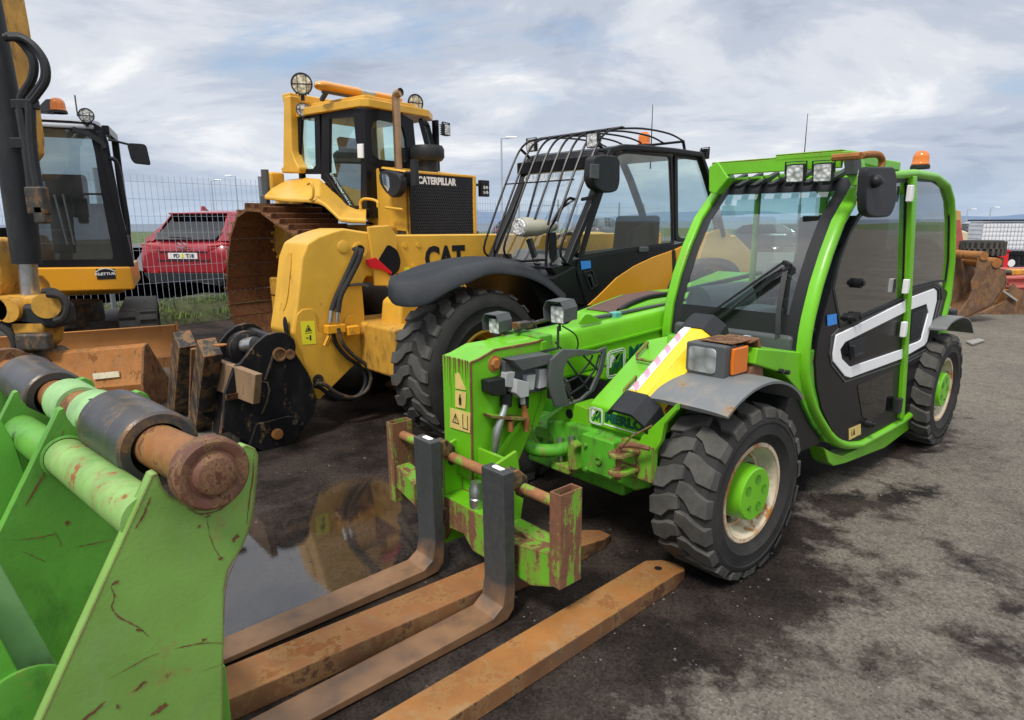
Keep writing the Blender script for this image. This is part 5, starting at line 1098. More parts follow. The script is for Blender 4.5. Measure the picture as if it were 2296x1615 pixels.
b=B();q=[(3.878,9,3.016),(3.914,9,2.47)];o=thing('aerial','long thin whip aerial standing behind the green cab roof guard','aerial',loc=(q[1][0],9,0));b.cyl((0,0,1.8),(0,0,q[0][2]),.012,6,.004);b.build('whip',M['dplastic'],o);b=B();b.cyl((0,0,0),(0,0,1.85),.02,8);b.build('mount',M['dplastic'],o)
# ================= right-hand background: tank, crates, tyres, buckets, old machine =================
def c2(y): pass
# water tank in cage
q=[(14.154,20,1.593),(15.479,20,1.528),(15.573,20,0.662),(14.221,20,0.931),(14.953,20,0.666)]
x0=q[0][0];x1=q[1][0];cxk=(x0+x1)/2
t=thing('water_tank','square white caged water tank standing on a black crate','water tank',loc=(cxk,20,.0),rz=R(-14))
zt=q[0][2];zb_=q[2][2]
wd=(x1-x0)*.97
b=B();b.box(-wd/2,wd/2,-.5,.55,zb_+.03,zt-.05);b.build('bottle',paint('white translucent plastic',(.86,.87,.88),.5,dirt=.0,var=.06),t,bev=.05)
b=B()
for k in range(15):
    x=-wd/2-.01+k*(wd+.02)/14;b.box(x-.004,x+.004,-.53,-.512,zb_,zt)
for k in range(8):
    z=zb_+.02+k*(zt-zb_-.04)/7;b.box(-wd/2-.02,wd/2+.02,-.545,-.53,z-.004,z+.004)
    b.box(-wd/2-.03,-wd/2-.015,-.53,.55,z-.009,z+.009)
b.build('cage',galv,t,recalc=False);b=B();b.box(-wd/2-.03,wd/2+.03,-.55,.57,zt-.02,zt+.03);b.build('lid_frame',M['dplastic'],t,bev=.01)
q=[(14.593,19.5,0.69),(15.217,19.5,0.201)]
bx=thing('crate','black plastic crate with a white round sign under the water tank','crate',loc=((q[0][0]+q[1][0])/2,19.8,.0))
w2=(q[1][0]-q[0][0])/2;b=B();b.box(-w2,w2,-.5,.5,.03,q[0][2]);b.build('crate_body',M['dplastic'],bx,bev=.02);b=B();b.box(-w2-.03,w2+.03,-.53,.53,q[0][2]-.1,q[0][2]+.0);
for k in(-1,0,1): b.box(k*w2*.7-.06,k*w2*.7+.06,-.53,-.5,q[0][2]-.35,q[0][2]-.12)
b.build('crate_rim',M['black'],bx);b=B();c=[(14.771,19.2,0.36)][0];b.lathe([(.11,0),(.001,0)],'y',(c[0]-bx.location[0],-.54,c[2]),18);b.build('sign',M['whitep'],bx)
q=[(13.53,18.5,0.471),(13.659,18.5,0.794),(13.847,18.5,0.78),(13.879,18.5,0.279),(13.572,18.5,0.281)]
rx=thing('crate','bright red plastic container beside the black crate','crate',loc=(q[0][0],18.5,0));b=B();b.prism([(p[0]-q[0][0],p[2]) for p in q],'y',-.3,.5);b.build('container_body',M['redb'] if 'redb' in M else M['red'],rx,bev=.02);b=B();b.box(q[1][0]-q[0][0]-.02,q[2][0]-q[0][0]+.02,-.33,.53,q[1][2]-.05,q[1][2]);b.build('container_rim',M['red'],rx)
# tyre stack
c=[(10.064,14,1.035)][0]
for k,(dx,z,r_) in enumerate(((0,c[2],.36),(-.03,c[2]-.34,.33))):
    o=thing('loose_tyre',['knobbly black tyre on top of the pair by the red container','black tyre underneath the other one by the red container'][k],'tyre',loc=(c[0]+dx,14,z),group='tyres stacked by the buckets')
    r_=.40;b=B();b.lathe([(r_*.55,-.12),(r_*.9,-.16),(r_,-.12),(r_,.12),(r_*.9,.16),(r_*.55,.12)],'z',(0,0,0),32,close=True);b.build('casing',M['rubber'],o);b=B()
    for j in range(24): a=2*pi*j/24;b.T=Matrix.Rotation(a,4,'Z');b.rbox((r_+.005,0,.07),(.03,.05,.15));b.rbox((r_+.005,.05,-.07),(.03,.05,.15))
    b.T=None;b.build('tread',M['tread'],o)
# rusty digging buckets
def bucket(name,label,prof,y0,y1,mat,th=.03,frame=None):
    o=thing(name,label,'bucket',loc=(0,0,0),group='rusty excavator buckets behind the green telehandler')
    cx_=sum(p[0] for p in prof)/len(prof);o.location=(cx_,(y0+y1)/2,0);q=[(p[0]-cx_,p[1]) for p in prof];d=(y1-y0)/2
    return o,q,d
q=[(7.437,1.038),(7.511,1.069),(7.653,0.96),(7.731,0.959),(7.805,0.881),(7.912,0.802),(7.942,0.708),(7.94,0.614),(7.844,0.408),(7.768,0.282),(7.62,0.202),(7.442,0.107),(7.305,0.06),(7.207,0.077),(7.258,0.173),(7.322,0.284),(7.4,0.411),(7.416,0.522),(7.382,0.648),(7.441,0.789)]
o,q,d=bucket('digging_bucket','rusty brown excavator bucket standing open toward the green cab',q,10.4,11.1,None)
b=B();b.prism(q,'y',-d,-d+.04);b.build('side_plate',M['rustb'],o,bev=.01);b=B();b.prism(q,'y',d-.04,d);b.build('side_plate',M['rustb'],o,bev=.01)
sh=[q[i] for i in(6,7,8,9,10,11,12)];b=B();b.bar([(x,0,z) for x,z in sh],2*d,.04,(-.5,0,.8));b.build('shell',M['rustd'],o);b=B();b.cyl((q[1][0],-d-.02,q[1][1]),(q[1][0],d+.02,q[1][1]),.07,14);b.cyl((q[3][0],-d-.02,q[3][1]),(q[3][0],d,q[3][1]),.08,14);b.build('pin_boss',M['rusto'],o)
q=[(8.709,0.498),(8.753,0.55),(8.873,0.446),(9.057,0.375),(9.099,0.219),(9.112,0.026),(9.032,-.132),(8.868,-.201),(8.552,-.199),(8.196,-.162),(7.999,-.125),(8.039,-.038),(8.274,0.031),(8.468,0.135),(8.647,0.221),(8.715,0.343)]
o,q,d=bucket('digging_bucket','rounded rusty excavator bucket lying furthest right with a pale wear strip',q,11.3,12.1,None)
b=B();b.prism(q,'y',-d,-d+.04);b.build('side_plate',M['rustb'],o,bev=.01);b=B();b.prism(q,'y',d-.04,d);b.build('side_plate',M['rustb'],o,bev=.01);b=B();b.bar([(x,0,z) for x,z in q[3:11]],2*d,.04,(.3,0,.9));b.build('shell',M['rusto'],o)
c=[(8.435,11.25,0.5),(8.827,11.25,0.245)];b=B();b.bar([(p[0]-o.location[0],-d-.03,p[2]) for p in c],.03,.06,(0,1,0));b.build('wear_strip',M['plastic'] if 0 else plain('pale steel',(.35,.33,.3),.6),o)
# old pink and cream machine behind the green cab
ol=thing('old_loader','faded machine with cream body and dull red steel arms behind the green cab','loader',loc=(9.0,15,0),rz=0)
def lw(q): return [(p[0]-9.0,p[1]) for p in q]
b=B();b.prism(lw([(10.034,1.697),(10.107,1.717),(10.193,1.417),(10.422,1.351),(10.489,0.851),(10.436,0.785),(10.167,0.809),(9.999,0.897),(9.912,1.547)]),'y',.0,1.2);b.build('body',paint('cream paint',(.66,.60,.38),.5,dirt=.15),ol,bev=.04)
b=B();b.prism(lw([(10.013,1.846),(10.115,1.824),(10.19,1.438),(10.072,1.417)]),'y',-.1,.9);b.build('cab_post',paint('faded orange paint',(.55,.33,.12),.5,dirt=.2),ol,bev=.02);b=B();b.add([(p[0]-9.0,.1,p[1]) for p in [(10.128,1.803),(10.227,1.802),(10.33,1.459),(10.188,1.449)]],[(0,1,2,3)]);b.build('window',M['glass'],ol)
pk=M['pinkp']
b=B();b.prism(lw([(9.708,1.633),(9.782,1.632),(9.942,1.089),(10.136,0.473),(9.983,0.334),(9.932,0.388),(9.801,0.794),(9.748,1.258)]),'y',-.6,-.45);b.build('lift_arm',pk,ol,bev=.01);b=B();b.prism(lw([(9.458,1.308),(9.562,1.307),(9.693,0.812),(9.636,0.77),(9.48,1.144)]),'y',-.9,-.75);b.build('lift_arm',pk,ol,bev=.01)
b=B();b.prism(lw([(9.582,1.549),(9.928,1.59),(9.994,0.941),(9.711,0.899)]),'y',-.2,.8);b.prism(lw([(9.346,1.336),(9.649,1.377),(9.69,0.724),(9.379,0.726)]),'y',-.4,.3);b.build('engine_side',paint('cream paint b',(.62,.58,.42),.5,dirt=.2),ol,bev=.05)
b=B();b.lathe([(.25,-.15),(.55,-.2),(.62,-.12),(.62,.12),(.55,.2),(.25,.15)],'y',(-1.3,-.6,.62),28,close=True);b.build('wheel',M['rubber'],ol)
b=B();b.lathe([(.25,-.15),(.55,-.2),(.62,-.12),(.62,.12),(.55,.2),(.25,.15)],'y',(-.1,-.6,.62),28,close=True);b.build('wheel',M['rubber'],ol)
# dull red beams on the right
for i,(ya,qq,lb) in enumerate(((13.2,[(9.827,0.633),(10.409,0.669),(10.424,0.571),(9.89,0.477)],'upper dull red steel beam right of the tyres'),(12.6,[(9.443,0.511),(9.972,0.601),(9.999,0.433),(9.636,0.351)],'middle dull red steel beam lying behind the rounded bucket'),(12.4,[(9.485,0.363),(9.862,0.434),(9.904,0.175),(9.711,0.101)],'lowest dull red steel beam at the far right'))):
    cx_=qq[0][0];ex=[(x-cx_,z) for x,z in qq];ex[1]=(ex[1][0]+2.5,ex[1][1]+.0);ex[2]=(ex[2][0]+2.5,ex[2][1])
    o=thing('steel_beam',lb,'beam',loc=(cx_,ya,0),group='dull red steel beams at the right');b=B();b.prism(ex,'y',-.15,.15);b.build('beam_web',pk,o,bev=.01);b=B();b.prism([(ex[0][0],ex[0][1]),(ex[1][0],ex[1][1]),(ex[1][0],ex[1][1]+.03),(ex[0][0],ex[0][1]+.03)],'y',-.2,.2);b.build('beam_flange',pk,o)
b=B();c=[(10.109,13,0.608)][0];b.rbox((0,0,0),(.9,.2,.12));o=thing('yellow_part','yellow hydraulic part lying across the dull red beams','machine part',loc=(c[0]+.2,12.9,c[2]));b.build('yellow_body',M['yellowd'],o,bev=.03);b=B();b.cyl((-.45,-.05,0),(-.6,-.05,0),.05);b.build('coupling_end',M['grime'],o)
# ================= green steel bracket in the foreground =================
tg=thing('steel_bracket','big weathered green steel bracket with a thick rusty pin across its plates','bracket',frame='G')
BM=M['bracket']
PO=[(-.16,1.05),(-.147,1.053),(-.141,1.019),(-.125,0.983),(-.067,0.932),(0.003,0.953),(0.042,1.006),(0.051,1.06),(0.079,1.064),(0.102,1.049),(0.109,1.026),(0.099,0.962),(0.085,0.886),(0.063,0.819),(0.04,0.78),(-.003,0.73),(-.02,0.676),(-.062,0.296)]
lo=[(-.451,0.549)][0]
PO=PO+[(PO[-1][0]+.0,.02),(-.62,.02)]
PO.append(lo) if 0 else None
def plate(y0,y1,po,mat,nm='side_plate',bev=.002):
    b=B();b.prism(po,'y',y0,y1);return b.build(nm,mat,tg,bev=bev)
# left edge runs straight from the shoulder to the foot
k_=(PO[0][0]-lo[0])/(PO[0][1]-lo[1]);xfoot=PO[0][0]-k_*(PO[0][1]-.02)
PO[-1]=(xfoot,.02)
plate(0.0,.042,PO,BM)
P2_=[(x-.012,z+.02-.0) for x,z in PO];P2_[-1]=(xfoot-.02,.02)
plate(.76,.802,P2_,M['bracketd'])
plate(1.38,1.42,[(x-.02,z-.03) for x,z in PO],M['bracketd'])
plate(2.15,2.19,[(x-.02,z-.05) for x,z in PO],M['bracketd'])
b=B();b.prism([(-.262,.97),(-.234,.877),(-.212,.677),(-.26,.30),(-.9,.20),(-.9,1.02),(-.40,1.06)],'y',1.18,1.21);b.build('cheek_plate',M['bracketb'],tg,bev=.005)
# pin with bushings and collars
def ax_(y): return (-.036,y,1.030-.042*y)
b=B();b.cyl(ax_(-.02),ax_(2.62),.064,36);b.build('pin',M['rusto2'],tg)
def sleeve(y0,y1,r,mat,nm,ri=.066,bev=.008):
    b=B();b.lathe([(ri,0),(r-.008,0),(r,.008),(r,y1-y0-.008),(r-.008,y1-y0),(ri,y1-y0)],'y',(-.036,y0,1.030-.042*(y0+y1)/2),48);return b.build(nm,mat,tg)
sleeve(.31,.695,.113,M['bushing'],'bushing',ri=.078);sleeve(1.43,1.92,.113,M['bushing'],'bushing',ri=.078)
sleeve(.76,.93,.088,M['bracketpale'],'collar');sleeve(1.10,1.26,.088,M['bracketpale'],'collar')
b=B();b.lathe([(.066,.0),(.088,.0),(.094,-.006),(.094,-.05),(.086,-.058),(.068,-.058),(.062,-.054),(.055,-.056),(.048,-.070),(.044,-.072),(.001,-.072)],'y',(-.036,-.002,1.030),48);b.build('pin_head',M['pinhead'],tg)
b=B();b.lathe([(.066,.0),(.12,.0),(.12,.06),(.001,.06)],'y',(-.036,2.30,.93),40);b.build('pin_washer',M['rustd'],tg)
b=B();c=[(-.065,0.86,1.057)][0];b.lathe([(.010,.0),(.001,.0)],'z',(-.07,.80,1.078),12);b.build('grease_hole',M['blk'],tg)
# cross tube
b=B();b.cyl((-.175,.02,.935),(-.175,.76,.915),.062,36);b.build('cross_tube',M['tubep'],tg);b=B();b.cyl((-.175,.80,.895),(-.175,1.39,.865),.062,28);b.build('cross_tube',M['bracketd'],tg)
b=B();b.lathe([(.064,0),(.072,.004),(.066,.016)],'y',(-.175,.74,.917),30);b.build('weld_bead',M['bracketd'],tg)
# pale sloping stiffener and the plate in front of it
q=[(-.3,1.505,0.307),(-.3,0.665,0.245)]
b=B();L1=[(-.447,0.874),(-.409,0.714),(-.365,0.526),(-.318,0.315),(-.382,0.186),(-.41,0.352),(-.439,0.496),(-.476,0.666)];b.prism(L1,'y',.52,.56);b.build('stiffener',M['bracketpale2'],tg,bev=.004)
b=B();L2=[(-.511,0.742),(-.444,0.524),(-.416,0.382),(-.384,0.205),(-.411,0.002),(-.597,0.143)];b.prism(L2,'y',.47,.51);lp_=b.build('lower_plate',M['bracketb'],tg,bev=.004)
c=[(-.418,0.47,0.287)][0];b=B();b.lathe([(.13,0),(.13,-.012),(.122,-.014),(.001,-.014)],'y',(c[0],.47,c[2]),40);b.build('round_boss',M['bracketd'],tg)
b=B();b.box(xfoot,.0,0.05,2.2,.02,.06);b.build('base_plate',M['bracketd'],tg)
b=B();b.box(-.1,-.02,.80,1.38,.35,.75);b.box(-.1,-.02,.05,.76,.15,.42);b.build('back_wall',M['bracketd'],tg,bev=.004)
# ears on the far side
for pts,y in(([(-.147,1.148),(-.117,1.17),(-.093,1.166),(-.072,1.138),(-.068,1.108),(-.078,1.091),(-.116,1.118)],.72),([(-.115,1.125),(-.089,1.144),(-.056,1.139),(-.048,1.114),(-.058,1.086),(-.093,1.11)],1.4),([(-.095,1.155),(-.078,1.162),(-.057,1.151),(-.043,1.124),(-.046,1.114),(-.081,1.139)],.3)):
    pass

# rust chips and scratches in the paint of the near plate and the one behind it
random.seed(21)
def scratch(pts,w_,y,nm='rust_scratch'):
    b=B();P=[Vector(p) for p in spl(pts,5)];n=len(P);A_=[];C_=[]
    for i in range(n):
        t=(P[min(i+1,n-1)]-P[max(i-1,0)]);t.normalize();nv=Vector((-t.y,t.x));k=sin(pi*min(.97,max(.03,i/(n-1))))**.5
        A_.append(tuple(P[i]+nv*w_*k*random.uniform(.1,1.0)));C_.append(tuple(P[i]-nv*w_*k*random.uniform(.1,1.0)))
    for i in range(n-1): b.add([(A_[i][0],y,A_[i][1]),(A_[i+1][0],y,A_[i+1][1]),(C_[i+1][0],y,C_[i+1][1]),(C_[i][0],y,C_[i][1])],[(0,1,2,3)])
    return b.build(nm,M['weldrust'],near)
def chip(c,r,y,sx=1.0,ang=0,nm='rust_chip'):
    b=B();n=18;o=[]
    for i in range(n):
        a=2*pi*i/n;rr=r*random.uniform(.3,1.0);px,pz=rr*cos(a)*sx,rr*sin(a)/sx;o.append((c[0]+px*cos(ang)-pz*sin(ang),y,c[1]+px*sin(ang)+pz*cos(ang)))
    b.add(o,[tuple(range(n))]);return b.build(nm,M['weldrust'],near)
near=[o for o in S.collection.objects if o.parent==tg and o.name.startswith('side_plate')][0];Y=-.0012
for pts,w_ in(([(-.268,0.817),(-.279,0.804),(-.275,0.778),(-.283,0.754),(-.276,0.727),(-.255,0.7),(-.232,0.67),(-.215,0.638)],.0028),([(-.315,0.573),(-.269,0.578),(-.227,0.583),(-.197,0.582)],.0018),([(-.162,0.574),(-.129,0.566),(-.089,0.552),(-.039,0.526)],.0026),([(-.044,0.895),(-.043,0.853),(-.035,0.81),(-.021,0.774)],.0022),([(-.103,0.473),(-.073,0.469),(-.046,0.464)],.001),([(-.169,0.998),(-.182,0.972),(-.201,0.943),(-.212,0.929)],.005),([(0.097,1.036),(0.086,0.966),(0.066,0.886),(0.058,0.841)],.003),([(0.04,0.78),(0.003,0.727),(-.018,0.675),(-.032,0.578)],.0025),([(-.089,0.94),(-.057,0.913),(-.016,0.908),(0.022,0.921)],.004)): scratch(pts,w_,Y)
for c,r,sx,an in(([(0.024,0.814)][0],.014,1.5,.5),([(-.245,0.518)][0],.014,2.2,.4),([(-.212,0.428)][0],.017,1.6,.3),([(-.359,0.505)][0],.016,2.4,.4),([(-.088,0.561)][0],.009,1.2,0),([(-.234,0.666)][0],.008,1.6,-.5),([(-.066,0.881)][0],.006,1.3,.3),([(-.021,0.772)][0],.007,1.2,0),([(-.041,0.901)][0],.008,2,0),([(-.302,0.491)][0],.008,.7,.2),([(-.269,0.811)][0],.009,1.4,.2)): chip(c,r,Y,sx,an)
for pts,w_ in(([(-.187,0.599),(-.141,0.593),(-.08,0.586)],.004),([(-.342,0.685),(-.273,0.669),(-.23,0.665)],.003),([(-.325,0.639),(-.299,0.612),(-.272,0.581)],.002),([(-.24,0.685),(-.227,0.639),(-.224,0.614)],.002),([(-.168,1.001),(-.204,0.933),(-.247,0.861),(-.299,0.785)],.006)): scratch(pts,w_,.7585)
chip([(-.2,0.69)][0],.012,.7585)
b=B();b.prism([(-.03,.10),(.02,.12),(.02,.08)],'y',-.06,0) if 0 else None
# ================= yellow and black telehandler =================
tt=thing('telehandler','large yellow telehandler with black cab, bars over its windscreen and a wide black mudguard','telehandler',frame='T')
YR=M['yellow']
wy=M['yellowd']
WT=dict(nl=22,style='chev',lug=.020,hubm=M['yellowd'],rimm=M['yellow'],hubr=.16,holes=5)
wheel(tt,(-.02,1.12-.23,.585),.585,.46,.29,rz=R(3),**WT)
wheel(tt,(-2.95,1.12-.23,.585),.585,.46,.29,tw=.4,**WT)
wheel(tt,(-.02,-1.0,.585),.585,.46,.29,tw=.8,side=-1,**WT);wheel(tt,(-2.95,-1.0,.585),.585,.46,.29,tw=.2,side=-1,**WT)
b=B();b.cyl((0,-.8,.58),(0,.7,.58),.12);b.cyl((-2.95,-.8,.58),(-2.95,.7,.58),.12);b.sphere((0,0,.58),.22);b.build('axle',M['yellowd'],tt)
b=B();b.box(-3.5,.35,-.42,.42,.45,.85);b.build('chassis',M['yellowd'],tt,bev=.03)
b=B();b.prism([(-.1,.38),(.10,.45),(.20,.72),(.16,1.02),(-.05,1.14),(-.5,1.14),(-.5,.38)],'y',-.06,.24);b.build('front_frame',M['yellow'],tt,bev=.03)
# boom
BYL,BYR=-.16,-.54
b=B();b.prism([(.32,1.547),(-3.9,1.50),(-3.9,1.20),(-.4,1.20),(.05,1.22),(.32,1.25)],'y',BYR,BYL);bt=b.build('boom',YR,tt,bev=.012)
q=[(-.36,-.16,1.302)][0];text('boom_lettering','CAT',(q[0],BYL+.003,q[2]-.06),(-1,0,0),(0,0,1),.19,M['blk'],bt,bold=.07,wscale=.82)
b=B()
for q in([(-.153,-.155,1.455)],[(-.294,-.155,1.453)],[(-.238,-.155,1.274)]): c=q[0];b.tube([(c[0],BYL,c[2]),(c[0],BYL+.008,c[2])],.022,12)
b.build('boom_boss',YR,bt)
stickplane('boom_sticker',[(p[0],BYL+.0,p[2]) for p in [(-.137,-.155,1.27),(-.193,-.155,1.267),(-.19,-.155,1.195),(-.133,-.155,1.198)]],M['labely2'],bt,nrm=(0,1,0))
# boom head (gooseneck)
HP=[(0.918,0.818),(0.861,1.056),(0.798,1.387),(0.745,1.497),(0.646,1.548),(0.525,1.585),(0.429,1.605),(0.249,1.578),(-.046,1.548),(-.079,1.284),(0.053,1.122),(0.154,1.205),(0.249,1.217),(0.292,1.149),(0.283,0.901),(0.294,0.584),(0.326,0.541),(0.747,0.247),(0.788,0.333),(0.843,0.635)]
b=B();b.prism(HP,'y',-.56,-.12);hb=b.build('boom_head',YR,tt,bev=.02)
# folded panel, ribs and access covers on the head
b=B();q=[(0.232,1.616),(0.026,1.627),(-.045,1.535),(-.04,1.286),(0.053,1.122),(0.195,1.136),(0.2,1.298)];b.prism(q,'y',-.12,-.095);b.build('head_side_plate',YR,hb,bev=.01)
b=B();q=[(0.053,1.473),(-.036,1.419),(-.065,1.326),(-.043,1.248),(0.037,1.199),(0.157,1.336)];b.prism(rnd(q,.03),'y',-.095,-.088);b.build('opening',M['black'],hb)
b=B();q=[(0.274,1.354),(0.183,1.369),(0.127,1.322),(0.033,1.239),(0.042,1.22),(0.144,1.271),(0.232,1.282),(0.266,1.316)];b.prism(q,'y',-.09,-.075);b.build('red_lever',M['red'],hb,bev=.004)
b=B()
for u,v in((1195,208),): 
    c=[(0.445,-.12,1.461)][0];b.lathe([(.05,.0),(.05,.008),(.044,.010),(.001,.010)],'y',(c[0],-.12,c[2]),28)
b.build('round_cover',YR,hb)
c=[(0.304,-.12,1.427)][0];b=B();b.lathe([(.065,0),(.065,.012),(.045,.012),(.044,.002)],'y',(c[0],-.12,c[2]),28);b.build('grommet',YR,hb);b=B();b.lathe([(.045,.004),(.001,.004)],'y',(c[0],-.12,c[2]),24);b.build('grommet_opening',M['blk'],hb)
b=B();q=[(0.876,0.9),(0.857,0.977),(0.792,0.995),(0.73,0.959),(0.737,0.872)];q=rnd([(0.875,0.96),(0.828,0.998),(0.751,0.997),(0.721,0.963),(0.713,0.806),(0.325,0.561),(0.747,0.254),(0.788,0.333),(0.843,0.635),(0.905,0.817)],.02)
b.prism(q,'y',-.12,-.108);b.build('doubler_plate',YR,hb,bev=.006)
b=B();q=rnd([(0.476,0.895),(0.396,0.925),(0.335,0.874),(0.323,0.588),(0.43,0.516),(0.524,0.589)],.03);b.prism(q,'y',-.12,-.106);b.build('doubler_plate',YR,hb,bev=.006)
c=[(0.743,-.11,0.424)][0];b=B();b.lathe([(.045,0),(.045,.02),(.03,.022),(.001,.01)],'y',(c[0],-.12,c[2]),20);b.build('head_pin',M['grime'],hb)
# front cover strip and slot: on the sloping front face (between y -.56 and -.12)
fx=[(0.861,1.056),(0.798,1.387)]
mx=(fx[0][0]+fx[1][0])/2
def fface(zv,y,off=.004):
    t=(zv-fx[0][1])/(fx[1][1]-fx[0][1]);return (fx[0][0]+(fx[1][0]-fx[0][0])*t+off,y,zv)
ov=[fface(1.20+.17*sin(a)+(.06 if sin(a)>0 else -.06),-.34+.055*cos(a)) for a in [2*pi*k/20 for k in range(20)]]
b=B();b.slab(ov,.005,(1,0,.2));b.build('access_cover',YR,hb)
zz=[(0.923,-.2,0.871)][0][2]
b=B()
zf=fface(.8,-.2);b.slab([(HP[0][0]+.012+(.0),-.20+.04*cos(a),zz-.0+.07*sin(a)) for a in [2*pi*k/16 for k in range(16)]],.006,(1,0,.1));b.build('slot',M['blk'],hb)
# stickers
sq=[(p[0],-.108,p[2]) for p in [(0.851,-.108,0.904),(0.738,-.108,0.896),(0.736,-.108,0.716),(0.848,-.108,0.722)]];stickplane('warning_sticker',sq,M['labely2'],hb,nrm=(0,1,0))
c=sum((Vector(p) for p in sq),Vector())/4
b=B();s_=.028;o_=[(c.x+s_,c.z+.0+.012),(c.x-s_,c.z+.012),(c.x,c.z+.065)];b.frame(o_,inset(o_,.005),'y',-.1055,-.1045);b.box(c.x-.028,c.x+.028,-.1055,-.1045,c.z-.002,c.z+.001);b.prism([(c.x+.012,c.z+.02),(c.x-.004,c.z+.045),(c.x-.014,c.z+.02)],'y',-.1055,-.1045);b.prism([(c.x-.018,c.z-.06),(c.x-.006,c.z-.06),(c.x-.006,c.z-.02),(c.x-.018,c.z-.02)],'y',-.1055,-.1045);b.box(c.x-.0,c.x+.022,-.1055,-.1045,c.z-.042,c.z-.036);b.build('sticker_mark',M['blk'],hb)
# hoses and valve on the head
hp1=[(0.349,-.07,1.438),(0.381,-.07,1.371),(0.467,-.07,1.227),(0.559,-.07,1.071),(0.607,-.07,0.963)];hp2=[(0.326,-.05,1.426),(0.359,-.05,1.346),(0.444,-.05,1.214),(0.528,-.05,1.083),(0.564,-.05,0.949)]
b=B();b.tube([(hp1[0][0],-.2,hp1[0][2])]+spl(hp1,4),.022,10);b.build('hose',M['rubber'],hb);b=B();b.tube([(hp2[0][0],-.2,hp2[0][2])]+spl(hp2,4),.022,10);b.build('hose',M['rubber'],hb)
b=B();b.tube([(0.611,-.06,0.971),(0.631,-.06,0.879)],.02,10);b.tube([(0.569,-.04,0.956),(0.581,-.04,0.876)],.018,10);b.build('hose_fitting',M['steel'],hb)
b=B();b.rbox([(0.594,-.06,0.825)][0],(.16,.07,.07));b.rbox([(0.45,-.05,0.797)][0],(.11,.08,.075));b.tube([(0.643,-.05,0.782),(0.689,-.05,0.699)],.022,8);b.build('hose_valve',M['orangey'],hb,bev=.012)
for dy,du in((-.04,0),(.0,18)):
    p=[(0.611,-.03,0.812),(0.578,-.03,0.687),(0.489,-.03,0.572),(0.381,-.03,0.477),(0.337,-.03,0.363),(0.395,-.03,0.252),(0.526,-.03,0.223),(0.66,-.03,0.288),(0.749,-.03,0.369),(0.826,-.03,0.395)]
    b=B();b.tube(spl([(x-du*.0016,y+dy,z+du*.0012) for x,y,z in p],4),.017,10);b.build('hose_loop',M['dplastic'] if dy else M['grime'],hb)
b=B();b.tube([(0.44,-.09,1.155),(0.334,-.09,1.16),(0.264,-.09,1.136)],.012,8);b.build('hose_clip',M['plastic'],hb)
# quick coupler (black) and its fork frame
CP=[(1.416,0.656),(1.373,0.672),(1.261,0.797),(1.175,0.853),(1.099,0.866),(1.023,0.853),(0.965,0.797),(0.955,0.741),(0.965,0.696),(0.895,0.56),(0.86,0.49),(0.841,0.406),(0.823,0.289),(0.848,0.195),(0.931,0.098),(0.994,0.03),(1.1,0.006),(1.231,0.022),(1.356,0.06),(1.463,0.155),(1.534,0.224),(1.504,0.465)]
CPi=rnd(CP,.02)
for y0,y1 in((-.02,.02),(-.62,-.58)):
    b=B();b.prism(CPi,'y',y0,y1);cp=b.build('coupler_plate',M['blackworn'],tt,bev=.006)
b=B();b.box(.95,1.25,-.58,-.02,.10,.45);b.cyl((1.06,-.6,.78),(1.06,.0,.78),.05);b.cyl((.93,-.6,.30),(.93,0,.30),.05);b.prism([(1.43,.02),(1.30,.02),(1.24,.60),(1.38,.62)],'y',-.6,.0);b.build('coupler_frame',M['blackworn'],tt,bev=.012)
b=B();c=[(1.176,-.3,0.726)][0];b.lathe([(.001,-.12),(.12,-.10),(.14,-.02),(.14,.03),(.11,.05),(.001,.05)],'y',(c[0],-.40,c[2]-.03),32);b.build('coupler_drum',M['blackworn'],tt);b=B();b.cyl((c[0]+.02,-.36,c[2]),(c[0]-.02,-.25,c[2]+.02),.06,20);b.build('rod_end',M['steel'],tt)
q=[(1.09,0.03,0.699)][0];b=B();b.lathe([(.052,0),(.052,.018),(.04,.02),(.038,.006),(.001,.006)],'y',(q[0],.02,q[2]),24);b.build('coupler_ring',M['rustd'],tt)
q=[(1.01,0.03,0.688)][0];b=B();b.lathe([(.038,0),(.038,.016),(.028,.018),(.001,.008)],'y',(q[0],.02,q[2]),20);b.build('coupler_ring',M['rustd'],tt)
b=B();b.bar([(1.138,0.025,0.698),(1.213,0.025,0.527)],.012,.02,(0,1,0));b.bar([(1.286,0.025,0.531),(1.199,0.025,0.505),(1.186,0.025,0.445),(1.211,0.025,0.365),(1.261,0.025,0.274)],.012,.012,(0,1,0));b.build('weld_edge',M['grime'],tt)
b=B();q=[(1.313,0.215),(1.068,0.225),(0.999,0.195),(0.973,0.157),(1.001,0.058),(1.053,0.013),(1.251,-.018),(1.378,0.068)];b.prism(q,'y',.02,.055);lp=b.build('lower_plate',M['blackworn'],tt,bev=.005)
q=[(1.171,0.06,0.109)][0];b=B();b.lathe([(.042,0),(.042,.02),(.034,.03),(.001,.032)],'y',(q[0],.055,q[2]),24);b.build('lock_pin',M['rusto'],lp)
q=[(1.024,0.06,0.172)][0];b=B();b.lathe([(.022,.002),(.014,.001),(.001,.001)],'y',(q[0],.055,q[2]),18);b.build('lock_hole',M['grime'],lp)
